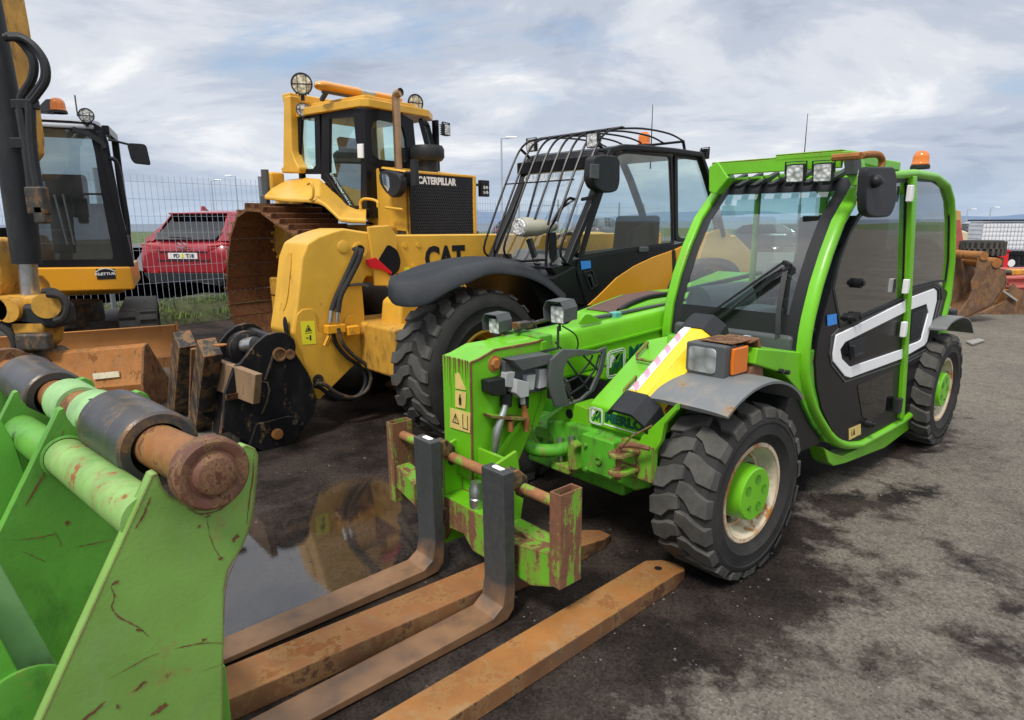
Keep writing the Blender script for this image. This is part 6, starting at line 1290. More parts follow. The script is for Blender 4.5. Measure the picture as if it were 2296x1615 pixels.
# fork frame: slanted cross bar and uprights
cb=[(1.42,-.311,0.642),(1.42,0.417,0.667),(1.42,0.319,0.436),(1.42,-.478,0.391)]
b=B();q=[(1.28,0.03,0.577),(1.318,0.03,0.36)]
ztp,zbt=q[0][2],q[1][2]
print('crossbar',cb,q)
b.slab([(1.42,-1.035,0.614),(1.42,-.31,0.646),(1.42,0.417,0.667),(1.42,0.319,0.44),(1.42,-.478,0.391),(1.42,-1.161,0.341)],.05,(-1,0,0));b.build('cross_bar',paint('worn bronze steel',(.27,.17,.10),.6,rust=.35,edge=.006,rustc=(.20,.09,.04),dirt=.3,scale=2.5,var=.2),tt,bev=.006)
def upright(tp,bt_,w_,nm='fork_upright'):
    p=[Vector(x) for x in tp];t_,b_=p[0],Vector(bt_[0]);b=B();b.bar([t_,b_],.17,.13,(1,0,0));return b.build(nm,M['blackrust'],tt,bev=.006)
upright([(1.5,-.209,0.778)],[(1.44,-1.041,-.222)],.135)
upright([(1.5,-.808,0.76)],[(1.44,-1.695,-.305)],.135)
for q in([(1.47,-.703,0.693),(1.47,-1.098,-.203)],[(1.47,-1.237,0.653),(1.47,-1.809,-.297)]): b=B();b.bar(q,.03,.05,(1,0,0));b.build('fork_upright_edge',M['rustd'],tt,bev=.004)
b=B();b.slab([(1.5,0.006,0.461),(1.5,0.05,0.47),(1.5,-.151,0.137),(1.5,-.21,0.122)],.2,(-1,0,0));b.build('coupler_rib',M['rustd'],tt)
q=[(1.46,-.101,0.795)][0];b=B();b.lathe([(.04,0),(.045,.01),(.001,.014)],'z',q,16);b.build('top_pin',M['rusto'],tt)
# mudguard: broad black moulded arch
ft=[(0.438,1.226),(0.341,1.287),(0.214,1.336),(0.028,1.365),(-.166,1.375),(-.44,1.354),(-.716,1.284),(-.931,1.187),(-1.139,1.055),(-1.337,0.91)]
fb=[(0.82,1.211),(0.767,1.155),(0.615,1.131),(0.495,1.152),(0.326,1.218),(0.151,1.266),(-.034,1.306),(-.328,1.271),(-.576,1.18),(-.804,1.03)]
ft=spl(ft,3);fb=spl(fb,3);secs=[]
for i,(a_,b_) in enumerate(zip(ft,fb)):
    p=Vector((a_[0],.60,a_[1]));q=Vector((b_[0],1.14,b_[1]));bu=.05
    def L_(t,o): v=p.lerp(q,t);return (v.x,v.y,v.z+o)
    secs.append([L_(0,-.05),L_(0,0),L_(.12,.03),L_(.25,.055),L_(.32,.04),L_(.42,.05),L_(.55,.085),L_(.64,.065),L_(.75,.075),L_(.9,.05),L_(1,0),L_(1,-.02),L_(.9,.01),L_(.5,.02),L_(.05,-.05)])
b=B();b.loft(secs,caps=True,sm=True);b.build('mudguard',M['dplastic'],tt,ang=60)
b=B();b.prism([(-.45,1.25),(-.75,1.22),(-1.02,1.30),(-1.1,.5),(-.80,.45),(-.70,.9)],'y',.15,1.05);b.build('arch_panel',M['black'],tt,bev=.02)
# cab
CY1=1.05;CYF=.10
fr=[(-1.056,1.36),(-1.183,1.63),(-1.319,1.884),(-1.41,2.139),(-1.438,2.222),(-1.563,2.266),(-1.811,2.276),(-2.259,2.286),(-2.738,2.278),(-2.828,2.216),(-3.017,1.879),(-3.189,1.569),(-3.153,1.276)]
CO=[fr[0]]+fr[1:]
# lower side
LOW=[(-.733,1.293),(-.885,1.305),(-.998,1.343),(-1.522,1.372),(-2.505,1.434),(-3.06,1.486),(-3.209,1.397),(-3.138,0.775),(-1.066,0.962),(-.859,1.146)]
b=B();b.prism(LOW,'y',.95,CY1-.012);b.build('cab_lower_side',M['black'],tt,bev=.01)
DR=[(-1.042,1.346),(-1.522,1.378),(-2.365,1.432),(-2.405,1.133),(-2.371,0.844),(-1.157,0.953),(-1.015,1.264)]
b=B();b.prism(DR,'y',CY1-.012,CY1);dp=b.build('door_panel',M['black'],tt,bev=.006)
YS=[(-1.151,0.954),(-1.288,1.025),(-1.525,1.164),(-1.775,1.256),(-2.041,1.321),(-2.358,1.376),(-2.397,1.134),(-2.401,0.983),(-2.384,0.843)]
b=B();b.prism(YS,'y',CY1,CY1+.012);b.build('yellow_side_panel',M['yellowp'],dp,bev=.006)
YS=[(-2.397,1.38),(-2.622,1.431),(-2.936,1.524),(-3.274,1.58),(-3.541,1.388),(-3.6,0.932),(-2.431,1.016),(-2.428,1.305)]
b=B();b.prism(YS,'y',CY1-.01,CY1+.012);b.build('yellow_side_panel',M['yellowp'],tt,bev=.006)
q=[(-2.341,1.372),(-2.385,1.37),(-2.414,1.16),(-2.366,1.162)];b=B();b.prism(q,'y',CY1,CY1+.02);b.build('door_hinge',M['blk'],tt)
q=[(-1.688,1.06,1.303),(-1.836,1.06,1.302),(-1.844,1.06,1.232),(-1.704,1.06,1.228)] if 0 else [(-1.06,1.055,1.328),(-1.183,1.055,1.328),(-1.192,1.055,1.267),(-1.075,1.055,1.258)];stickplane('door_label',q,M['blue'],dp,nrm=(0,1,0))
q=rnd([(-1.101,1.24),(-1.211,1.254),(-1.285,1.112),(-1.193,1.081),(-1.145,1.157)],.015);b=B();b.frame(q,inset(q,.012),'y',CY1,CY1+.01);b.build('handle_recess',M['dplastic'],dp);q=[(-1.184,1.06,1.205),(-1.233,1.06,1.111)];b=B();b.bar(q,.03,.012,(0,1,0));b.tube([[(-1.163,1.06,1.207)][0],[(-1.14,1.08,1.209)][0]],.012,10);b.build('door_handle',M['dplastic'],dp)
q=[(-1.902,1.06,1.396)][0];b=B();b.rbox(q,(.12,.03,.05));b.build('latch',M['plastic'],dp,bev=.01)
# side window frames
W1=rnd([(-1.111,1.382),(-1.217,1.635),(-1.331,1.865),(-1.454,2.113),(-1.515,2.189),(-1.659,2.213),(-2.27,2.218),(-2.326,1.866),(-2.378,1.449),(-1.7,1.418)],[.01,.01,.01,.02,.05,.05,.03,.01,.02,.01])
W2=rnd([(-2.385,2.22),(-2.781,2.215),(-2.867,2.106),(-3.019,1.809),(-3.142,1.521),(-2.516,1.479),(-2.453,1.509)],.03)
b=B();po=rnd([(-1.06,1.35),(-1.158,1.592),(-1.3,1.884),(-1.406,2.139),(-1.482,2.207),(-1.659,2.232),(-2.297,2.236),(-2.341,1.866),(-2.396,1.431),(-1.701,1.387)],[.01,.01,.01,.02,.05,.05,.03,.01,.02,.01]);b.frame(po,W1,'y',CY1-.03,CY1+.0);b.build('door_frame',M['blk'],dp,bev=0)
b=B();po=rnd([(-2.34,2.244),(-2.82,2.245),(-2.92,2.12),(-3.074,1.821),(-3.216,1.489),(-2.519,1.445),(-2.417,1.465)],.03);b.frame(po,W2,'y',CY1-.03,CY1);b.build('rear_side_frame',M['blk'],tt)
b=B();b.prism(W1,'y',CY1-.015,CY1-.011);b.build('door_window',M['glass'],tt);b=B();b.prism(W2,'y',CY1-.015,CY1-.011);b.build('rear_side_window',M['glass'],tt)
# roof and pillars
b=B();near=[(-.885,1.05,1.305),(-.995,1.05,1.498),(-1.15,1.05,1.746),(-1.277,1.05,1.979),(-1.333,1.05,2.135),(-1.391,1.05,2.219),(-1.563,1.05,2.255),(-1.811,1.05,2.266),(-2.26,1.05,2.272),(-2.739,1.05,2.267),(-2.885,1.05,2.083),(-3.098,1.05,1.762),(-3.246,1.05,1.482)]
b.bar(near,.05,.075,(0,1,0));far=[(x,CYF+.02,z) for x,y,z in near];b.build('near_roof_rail',M['black'],tt,bev=.012)
b=B();b.bar(far,.05,.075,(0,1,0));b.build('far_roof_rail',M['black'],tt,bev=.012)
b=B();xs_r=[p for p in near if p[2]>2.1];b.add([(x,y,z+.02) for x,_,z in xs_r for y in(CYF,CY1)],[(2*i,2*i+1,2*i+3,2*i+2) for i in range(len(xs_r)-1)]);b.add([(x,y,z-.03) for x,_,z in xs_r for y in(CYF,CY1)],[(2*i,2*i+1,2*i+3,2*i+2) for i in range(len(xs_r)-1)]);b.build('cab_roof',M['black'],tt,recalc=True)
xr=near[4];b=B();b.box(xr[0]-.03,xr[0]+.075,CYF-.03,CY1+.03,xr[2]-.06,xr[2]+.045);b.build('front_header',M['black'],tt,bev=.01)
text('screen_lettering','CATERPILLAR',(xr[0]+.11,CYF+.10,xr[2]-.135),(0,1,0),(-.3,0,1),.06,plain('grey lettering',(.5,.51,.53),.6),tt,bold=.05,wscale=1.0)
b=B();fw=[p for p in near[:6]];b.add([(x+.0,y,z) for x,_,z in fw for y in(CYF+.05,CY1-.03)],[(2*i,2*i+1,2*i+3,2*i+2) for i in range(len(fw)-1)]);b.build('windscreen',M['glass'],tt)
rr_=near[-4:];b=B();b.add([(x-.01,y,z) for x,_,z in rr_ for y in(CYF+.04,CY1-.03)],[(2*i,2*i+1,2*i+3,2*i+2) for i in range(len(rr_)-1)]);b.build('rear_window',M['glass'],tt)
fl=[(x,CYF,z) for x,_,z in near[1:]]
b=B();b.prism([(-.98,.9),(-.98,1.26),(-1.3,1.30),(-2.6,1.36),(-2.9,1.40),(-2.9,.9)],'y',CYF,CYF+.03);b.box(-2.9,-.98,CYF,1.0,.8,.86);b.prism([(-.90,1.28),(-.98,1.30),(-1.02,.8),(-.9,.8)],'y',CYF,.98);b.build('cab_shell',M['black'],tt,bev=.01)
b=B();b.prism([(-1.95,.85),(-1.95,1.15),(-2.35,1.2),(-2.42,1.7),(-2.52,1.7),(-2.5,.85)],'y',.30,.80);b.prism([(-2.0,1.2),(-2.04,1.55),(-2.3,1.65),(-2.38,1.2)],'y',.76,.82);b.build('seat',M['seat'],tt,bev=.03)
c=(-1.42,.50,1.40);b=B();b.tube([(c[0]-.10*cos(a),c[1]+.19*sin(a),c[2]+.14*cos(a)) for a in [2*pi*k/24 for k in range(24)]],.016,8,closed=True);b.cyl(c,(-1.1,.5,1.15),.03);b.bar([(c[0],c[1]-.18,c[2]),(c[0],c[1]+.18,c[2])],.03,.02);b.build('steering_wheel',M['blk'],tt)
b=B();b.prism([(-1.0,.9),(-1.0,1.28),(-1.12,1.42),(-1.35,1.30),(-1.4,.9)],'y',.2,.85);b.build('dashboard',M['plastic'],tt,bev=.04)
# roof guard of bent bars
def gb_(u0,i):
    pass
tops=[(-1.557,0.086,2.4),(-1.437,0.332,2.4),(-1.385,0.503,2.4),(-1.355,0.632,2.4),(-1.383,0.705,2.4),(-1.419,0.783,2.4),(-1.48,0.784,2.4)]
yb=[CYF+.03+.135*k for k in range(8)]
b=B()
zb0=1.30
tb_=[]
for k,y in enumerate(yb):
    p=[(-.86,y,1.33),(-.80,y,1.42),(-.90,y,1.65),(-1.10,y,2.05),(-1.23,y,2.27),(-1.36,y,2.37),(-1.55,y,2.41)]
    if 2<k<7: p=[(-.93,y,1.62)]+p[3:] if k%2 else p[2:]
    b.tube(spl(p,3),.0105,6)
for k in range(5):
    y=CYF+.02+.22*k;b.tube(spl([(-1.5,y,2.405),(-1.9,y,2.44),(-2.3,y,2.43),(-2.55,y,2.38)],4),.009,6)
b.tube([(-1.5,CYF+.03,2.405),(-1.5,CY1+.05,2.405)],.011,6);b.tube([(-2.55,CYF-.0,2.38),(-2.55,CY1-.05,2.38)],.012,6);b.tube([(-.86,CYF+.03,1.33),(-.84,CYF+.5,1.32),(-.86,CY1-.2,1.34)],.011,6);b.tube([(-1.06,CYF+.03,1.98),(-1.06,CY1-.08,1.98)],.006,6)
for y in(CYF,CY1-.06): b.tube([(-2.55,y,2.38),(-2.6,y,2.26)],.014,6);b.tube([(-1.28,y,2.3),(-1.38,y,2.24)],.014,6)
b.build('bar_guard',M['black'],tt)
worklight(tt,[(-1.22,1.02,2.29)][0],(1,.05,-.05),.115,lensm=M['lamp']);worklight(tt,[(-1.525,-.02,2.358)][0],(1,.05,-.05),.11)
c=[(-3.095,0.9,2.306)][0];worklight(tt,c,(-1,.3,0),.10)
beacon(tt,[(-2.533,0.55,2.362)][0],.065,.15)
# mirrors and lamp pods
q=rnd([(-1.042,2.138),(-1.142,2.162),(-1.313,2.163),(-1.361,2.129),(-1.368,1.958),(-1.34,1.89),(-1.257,1.871),(-1.152,1.876),(-1.063,1.911),(-1.021,1.983)],.03);b=B();b.prism(q,'y',1.10,1.20);mo=b.build('mirror',M['dplastic'],tt,bev=.03);q=[(-.995,2.083),(-1.088,2.084),(-1.087,1.97),(-.987,1.975)];b=B();b.prism(q,'y',1.195,1.215);b.build('mirror_clamp',M['plastic'],mo,bev=.005)
b=B();b.tube([(-1.232,1.12,2.203),(-1.166,1.12,2.199),(-1.152,1.12,2.157),(-1.161,1.12,1.878),(-1.141,1.12,1.84),(-.996,1.12,1.818)],.014,8);b.build('mirror_arm',M['black'],tt)
b=B();b.tube(spl([(-.866,0.85,1.282),(-.885,0.85,1.555),(-.975,0.85,1.69),(-1.117,0.85,1.828),(-1.206,0.85,1.83)],3),.012,6);b.tube([(-1.117,0.85,1.828),(-.975,0.85,1.661),(-.891,0.85,1.575)],.010,6);b.build('mirror_arm',M['black'],tt)
q=[(-.913,0.62,1.603)][0]
b=B();f=Vector((1,-.15,-.1)).normalized()
hc=Vector(q);secs=[];
for t,rr2 in((0.08,.082),(.03,.088),(-.05,.075),(-.11,.055),(-.16,.035),(-.18,.015)): secs.append([tuple(hc+Vector((t*1.0,t*-.75,0))+Vector((.0,rr2*cos(a)*1.15,rr2*sin(a)*.95))) for a in [2*pi*k/16 for k in range(16)]])
b.loft(secs,sm=True);hl_=b.build('headlight',paint('dusty lamp shell',(.36,.35,.27),.4,dirt=.1),tt,ang=50);b=B();b.loft([[tuple(hc+Vector((.083+o,-.06,0))+Vector((0,rr2*cos(a)*1.15,rr2*sin(a)*.95))) for a in [2*pi*k/16 for k in range(16)]] for o,rr2 in((0,.076),(.01,.066))],sm=True);b.build('lens',M['lamp'],hl_,ang=60)
b=B();b.bar([(hc.x,hc.y-.02,hc.z-.1),(hc.x-.02,hc.y+.05,hc.z-.30),(hc.x-.05,hc.y+.08,1.26)],.05,.04);b.bar([(hc.x-.0,hc.y+.25,1.56),(hc.x-.02,hc.y+.26,1.2)],.06,.05);b.build('lamp_post_bracket',M['black'],tt)
b=B();b.tube(spl([(-.856,0.35,1.322),(-.853,0.35,1.079),(-.866,0.35,0.938),(-.923,0.35,0.845),(-1.026,0.35,0.802)],4),.013,8);b.rbox([(-.841,0.35,1.323)][0],(.1,.1,.1));b.build('bent_arm',M['grime'],tt)
b=B();b.tube([(-1.012,0.8,1.661),(-1.098,0.8,1.76),(-1.238,0.8,1.822)],.011,6);b.build('wiper',M['blk'],tt)
# engine pod and rear body
b=B();b.prism([(-1.4,.55),(-1.4,1.1),(-2.0,1.35),(-3.3,1.52),(-3.85,1.45),(-3.95,1.0),(-3.9,.55)],'y',-1.15,-.60);b.build('engine_cover',M['yellow'],tt,bev=.05)
b=B();b.box(-3.95,-2.95,-.6,1.0,.75,1.35);b.build('rear_body',M['yellow'],tt,bev=.06)
b=B();b.prism([(-2.85,.8),(-2.85,1.42),(-3.5,1.50),(-3.9,1.30),(-3.95,.8)],'y',1.0,1.06);rb2=b.build('rear_side',M['yellowp'],tt,bev=.02)
b=B();b.prism(spl([(-2.25,.95),(-2.4,1.15),(-2.75,1.27),(-3.1,1.27),(-3.4,1.18),(-3.6,.95)],4)+spl([(-3.5,.93),(-3.3,1.12),(-3.05,1.2),(-2.8,1.2),(-2.5,1.1),(-2.36,.93)],4),'y',.66,1.16);b.build('rear_mudguard',M['dplastic'],tt,bev=.01)
for i,(x,y,z,h_) in enumerate(((-2.72,.5,2.27,.42),)):
    b=B();b.cyl((x,y,z-.1),(x,y,z+h_+.1),.008,6,.003);b.build('aerial',M['blk'],tt)
# ================= bulldozer =================
td=thing('bulldozer','yellow bulldozer with black mesh grille, orange light bar on its cab and broad rusty tracks','bulldozer',frame='D')
def resample(loop,step):
    P=[Vector(p) for p in loop]+[Vector(loop[0])];Ls=[0]
    for a,b_ in zip(P,P[1:]): Ls.append(Ls[-1]+(b_-a).length)
    n=round(Ls[-1]/step);out=[]
    for k in range(n):
        s=Ls[-1]*k/n;i=max(j for j in range(len(Ls)) if Ls[j]<=s+1e-9);i=min(i,len(P)-2);t=(s-Ls[i])/(Ls[i+1]-Ls[i]);p=P[i].lerp(P[i+1],t);d=(P[i+1]-P[i]).normalized();out.append((p,d))
    return out
LOOP=[(-1.15,1.66),(-1.40,1.78),(-1.65,1.80),(-1.88,1.72),(-2.05,1.5),(-2.17,1.2),(-2.24,.9),(-2.22,.6),(-2.12,.35),(-1.92,.14),(-1.65,.05),(-1.3,.03),(0,.03),(.9,.03),(1.15,.1),(1.34,.28),(1.38,.5),(1.28,.72),(1.05,.88),(.6,1.03),(-.3,1.34)]
for sy in(-1,1):
    y0,y1=(-1.42,-.62) if sy<0 else (.62,1.42)
    e=bpy.data.objects.new('track',None);link(e,td)
    mb=B();st=.165;h2=st*.485
    mb.box(-h2,h2,y0,y1,-.012,.012);mb.prism([(-h2,.012),(-h2+.022,.012),(-h2+.016,.075),(-h2+.004,.075)],'y',y0,y1);mb.prism([(h2-.03,.012),(h2,.012),(h2,.028),(h2-.03,.026)],'y',y0,y1)
    first=None
    for p,d in resample(LOOP,st):
        if first is None: o=first=mb.build('track_shoe',M['shoe'],e)
        else: o=first.copy();S.collection.objects.link(o);o.parent=e
        a=atan2(d.y,d.x);o.location=(p.x,0,p.y);o.rotation_euler=(0,-a,0)
        o.rotation_euler=(0,-a+pi,0) if True else None
    yc=(-.80 if sy<0 else .80)
    b=B();b.lathe([(.30,-.05),(.34,-.05),(.34,.05),(.30,.05),(.27,.03),(.27,-.03)],'y',(-1.62,yc,1.43),28,close=True);b.lathe([(.29,.06),(.20,.16*sy*0+.10),(.001,.10)],'y',(-1.62,yc,1.43),28);b.lathe([(.29,-.06),(.26,-.16),(.20,-.20),(.001,-.20)],'y',(-1.62,yc,1.43),28)
    for k in range(24): a=2*pi*k/24;b.rbox((-1.62+.36*cos(a),yc,1.43+.36*sin(a)),(.05,.06,.05))
    for k in range(14): a=2*pi*k/14;b.cyl((-1.62+.235*cos(a),yc-.17,1.43+.235*sin(a)),(-1.62+.235*cos(a),yc-.205,1.43+.235*sin(a)),.02,6)
    b.build('sprocket',M['yellowd'],e)
    b=B();b.prism([(-1.75,.22),(-1.85,.45),(-1.7,.72),(-1.0,.80),(.6,.62),(1.1,.45),(.9,.22)],'y',yc-.14,yc+.14);b.build('track_frame',M['yellowd'],e,bev=.03)
    for x in(-1.78,1.02):
        b=B();b.lathe([(.30,-.09),(.34,-.07),(.34,.07),(.30,.09),(.12,.13),(.001,.13)],'y',(x,yc,.42),28);b.lathe([(.30,-.09),(.12,-.17),(.001,-.17)],'y',(x,yc,.42),28);b.build('idler',M['yellowd'],e)
    b=B();b.rbox((-1.72,yc-.18,.62),(.42,.10,.30));b.rbox((-1.80,yc-.20,.88),(.22,.10,.22));b.rbox((-1.3,yc-.16,1.0),(.3,.12,.3));b.build('bolted_cover',M['yellowd'],e,bev=.02)
    for k in range(5): x=-1.2+k*.42;b=B();b.cyl((x,yc-.16,.20),(x,yc+.16,.20),.11,18);b.build('roller',M['grime'],e)
b=B();b.box(-1.95,-.2,-.6,.6,.55,1.62);b.build('hull',M['yellowd'],td,bev=.04)
b=B();b.box(-.9,.0,-.46,.46,.6,1.55);b.build('engine_block',M['grime'],td)
# hood
b=B();b.prism([(-.715,1.673),(-.635,2.148),(-.491,2.254),(-.003,2.167),(-.011,1.541),(-.393,1.573)],'y',-.47,-.40);b.build('hood_side',M['yellow'],td,bev=.01)
b=B();b.prism([(-.62,1.5),(-.62,2.30),(-.02,2.20),(-.02,1.5)],'y',-.40,.62);b.build('hood',M['yellow'],td,bev=.03)
b=B();b.prism([(-.425,2.25),(0.18,2.159),(0.185,2.037),(-.027,2.045),(-.405,2.186)],'y',-.50,-.47);b.build('hood_badge_panel',M['black'],td)
b=B();b.box(-.03,.02,-.40,.66,2.05,2.175);b.build('name_panel',M['black'],td);text('name_lettering','CATERPILLAR',(.022,-.33,2.075),(0,1,0),(0,0,1),.075,M['whitep'],td,bold=.07,wscale=.97)
b=B();b.box(-.05,.03,.62,.68,1.50,2.2);b.box(-.05,.03,-.47,-.40,1.50,2.19);b.box(-.05,.025,-.40,.68,2.178,2.21);b.build('grille_surround',M['yellow'],td,bev=.01)
b=B();b.box(-.05,.01,-.40,.62,1.48,2.05);b.build('radiator_core',plain('radiator core',(.006,.006,.008),.8),td)
b=B();k=0;pit=.034
for iz in range(17):
    for iy in range(31):
        y=-.395+iy*pit+(pit/2 if iz%2 else 0);z=1.495+iz*pit
        if y>.605 or z>2.04: continue
        po=[(y+.0196*cos(a),z+.0196*sin(a)) for a in [R(30+60*k) for k in range(6)]];pi_=[(y+.0135*cos(a),z+.0135*sin(a)) for a in [R(30+60*k) for k in range(6)]]
        g=AX['x'];vs=[(.022,*p) for p in po]+[(.022,*p) for p in pi_]+[(.010,*p) for p in pi_];b.add(vs,[(i,(i+1)%6,6+(i+1)%6,6+i) for i in range(6)]+[(6+i,6+(i+1)%6,12+(i+1)%6,12+i) for i in range(6)])
b.build('grille_mesh',plain('grille black',(.035,.038,.045),.45),td,recalc=False)
b=B();q=[(0.054,2.056),(0.137,2.03),(0.134,1.543),(0.043,1.542)];b.box(-.02,.035,-.47,-.40,1.5,2.1);b.build('grille_edge',M['black'],td)
b=B();b.rbox((.0,.86,2.06),(.05,.16,.20));b.bar([(0,.66,2.1),(0,.8,2.1)],.03,.03);lb_=b.build('lamp_box',M['black'],td)
b=B()
for i in range(2):
    for j in range(2): b.lathe([(.022,0),(.018,.006),(.001,.006)],'x',(.026,.84+i*.055,2.01+j*.06),10)
b.build('lamp_lens',M['lamp'],lb_)
# fender, tanks
FT=[(-1.873,-.9,2.087),(-2.001,-.62,2.19),(-1.583,-.62,2.198),(-1.331,-.62,2.171),(-1.228,-.62,2.099),(-.975,-.62,1.941),(-.827,-.62,1.839),(-.702,-.62,1.804),(-.531,-.62,1.801)];FM=[(-1.654,-1.18,1.962),(-1.191,-1.18,1.92),(-.845,-1.18,1.909),(-.644,-1.18,1.888),(-.547,-1.18,1.856),(-.421,-1.18,1.778),(-.308,-1.18,1.702),(-.111,-1.18,1.688),(0.103,-1.18,1.684)]
b=B();b.loft([[t_,m_,(m_[0],m_[1],m_[2]-.05),(t_[0],t_[1],t_[2]-.05)] for t_,m_ in zip(FT,FM)],sm=False);b.build('fender',M['yellow'],td,bev=.02)
b=B();q=[(-.788,2.06),(-.735,2.073),(-.697,2.011),(-.715,1.92),(-.768,1.899)];b.tube([(p[0],-1.20,p[1]) for p in spl(q,3)],.015,8);b.build('grab_handle',M['yellow'],td)
b=B();b.prism([(-2.35,1.72),(-2.35,1.95),(-2.0,2.06),(-1.75,2.10),(-1.75,1.7)],'y',-.60,1.1);b.build('fuel_tank',M['yellow'],td,bev=.04)
b=B();b.rbox((-2.1,-.75,2.14),(.22,.2,.26));b.build('tank_cover',M['yellow'],td,bev=.03)
b=B();q=[(-1.767,-1.1,1.9)][0];b.rbox(q,(.12,.06,.14));b.build('tail_lamp',M['plastic'],td,bev=.01)
q=[(-1.883,-1,2.109)][0];b=B();b.cyl((q[0],q[1],q[2]-.15),(q[0],q[1],q[2]+.17),.045,14);b.build('rear_pipe',M['plastic'],td)
# ROPS post and cab
b=B();q=[(-1.803,3.133),(-1.671,3.14),(-1.72,2.513),(-1.674,2.408),(-1.594,2.301),(-1.607,2.242),(-1.962,2.259),(-1.968,2.329),(-1.921,2.335)];b.prism(q,'y',-.72,-.58);b.build('rops_post',M['yellow'],td,bev=.02)
b=B();q=[(-.701,2.36)] if 0 else None;b.prism([(-1.85,2.25),(-1.66,2.25),(-1.70,3.18),(-1.86,3.18)],'y',.62,.76);b.box(-1.86,-1.70,-.7,.74,3.08,3.18);b.build('rops_post',M['yellow'],td,bev=.02)
YC=-.60
SO=[(-1.64,2.92),(-1.353,2.965),(-1.138,2.951),(-.487,2.885),(-.477,2.245),(-.511,1.817),(-.775,1.822),(-.993,2.009),(-1.22,2.167),(-1.605,2.252),(-1.725,2.344)]
x_f=SO[3][0];XF=x_f
b=B();
def framed(po,pi_list,y0,y1,nm,mat):
    pass
# black cab side made of bars round the openings
def bars(pts,y,w_,nm,mat=None,closed=False):
    b=B();P=[(x,y,z) for x,z in pts];P=P+[P[0]] if closed else P
    for a,c in zip(P,P[1:]): b.bar([a,c],.05,w_,(0,1,0))
    return b.build(nm,mat or M['black'],td)
def panel(po,holes,y,nm):
    b=B()
    for h in holes: b.frame(h[0],h[1],'y',y-.02,y+.02)
    return b.build(nm,M['black'],td,bev=.003)
W_a=[(-1.617,2.876),(-1.364,2.869),(-1.402,2.326),(-1.457,2.287),(-1.6,2.294),(-1.724,2.352)]
W_ao=[(-1.682,2.932),(-1.263,2.916),(-1.311,2.221),(-1.492,2.229),(-1.636,2.236),(-1.773,2.312)]
DRo=[(-1.213,2.951),(-.476,2.876),(-.494,2.34),(-.511,1.817),(-.776,1.809),(-1.048,1.994),(-1.316,2.171)]
DRi=[(-1.088,2.827),(-.663,2.819),(-.648,2.569),(-.575,2.345),(-.626,1.836),(-.825,1.847),(-1.154,2.23)]
panel(None,[(W_ao,W_a),(DRo,DRi)],YC,'cab_side_frame')
b=B();b.prism(W_a,'y',YC-.003,YC+.003);b.prism(DRi,'y',YC-.003,YC+.003);b.build('cab_side_window',M['glassg'],td)
b=B();q=[(-.974,-.6,2.205),(-1.105,-.6,2.228)];b.box(-1.2,-.5,YC+.01,YC+.05,1.7,2.2);b.build('door_lower_shade',glass('dark lower glass',(.25,.3,.3),dust=.02),td)
q=[(-.597,2.512),(-.507,2.509),(-.512,2.354),(-.6,2.359)];b=B();b.prism(q,'y',YC-.05,YC-.02);b.build('door_handle',M['whitep'],td,bev=.008)
b=B();b.tube(spl([(-.508,-.72,1.8),(-.501,-.72,1.879),(-.426,-.72,1.909),(-.237,-.72,1.881),(-.218,-.72,1.811)],3),.015,8);b.tube([(-.222,-.6,1.812),(0.042,-.6,1.785)],.015,8);b.build('grab_rail',M['yellow'],td)
b=B();b.tube([(-1.108,-.65,2.094),(-1.025,-.65,1.859)],.012,6);b.tube([(-1.177,-.65,2.212),(-.816,-.65,1.838)],.01,6);b.build('door_strut',M['black'],td)
# front of cab: frame with a round-cornered window, then the angled corner
XFc=-.50
fo=[(-.58,2.24),(.02,2.24),(.42,2.30),(.55,2.45),(.50,2.82),(.32,2.90),(-.58,2.92)]
WF=[(-.521,2.658),(-.483,2.755),(-.384,2.789),(-.117,2.779),(-.027,2.741),(0.013,2.614),(0.029,2.383),(-.025,2.355),(-.412,2.353),(-.516,2.409)]
FO=[(-.593,2.682),(-.569,2.875),(-.376,2.907),(-.064,2.898),(0.145,2.841),(0.16,2.66),(0.194,2.361),(0.116,2.288),(-.437,2.304),(-.576,2.311)]
b=B();b.frame(FO,WF,'x',XFc-.03,XFc+.01);b.build('cab_front_frame',M['black'],td,bev=.003);b=B();b.prism(WF,'x',XFc-.012,XFc-.008);b.build('cab_front_window',M['glassg'],td)
b=B();b.prism([(-.60,1.7),(.45,1.7),(.45,2.34),(-.60,2.34)],'x',XFc-.03,XFc);b.build('cab_dash_wall',M['black'],td)
b=B();q=[(-.5,0.051,2.863),(-.5,0.17,2.844),(-.5,0.263,2.501),(-.5,0.126,2.474)];q=[(-.5,.28,2.86),(-.62,.52,2.84),(-.56,.62,2.38),(-.45,.40,2.36)]
b.slab(q,.01);b.build('corner_window',M['glassg'],td);b=B();
for a,c in zip(q,q[1:]+q[:1]): b.bar([a,c],.045,.045)
b.build('corner_frame',M['black'],td)
b=B()
for yy in(.60,): b.prism([(-1.75,1.7),(-1.75,2.9),(-1.68,2.9),(-1.68,1.7)],'y',yy-.02,yy+.02);b.prism([(-.6,1.7),(-.6,2.9),(-.52,2.9),(-.52,1.7)],'y',yy-.02,yy+.02);b.prism([(-1.2,1.7),(-1.2,2.9),(-1.13,2.9),(-1.13,1.7)],'y',yy-.02,yy+.02);b.box(-1.75,-.52,.58,.62,1.7,2.15)
b.box(-1.78,-1.74,-.58,.6,1.7,2.15);b.bar([(-1.76,-.56,2.1),(-1.76,-.56,2.9)],.06,.06,(0,1,0));b.bar([(-1.76,.58,2.1),(-1.76,.58,2.9)],.06,.06,(0,1,0));b.build('far_cab_frame',M['black'],td)
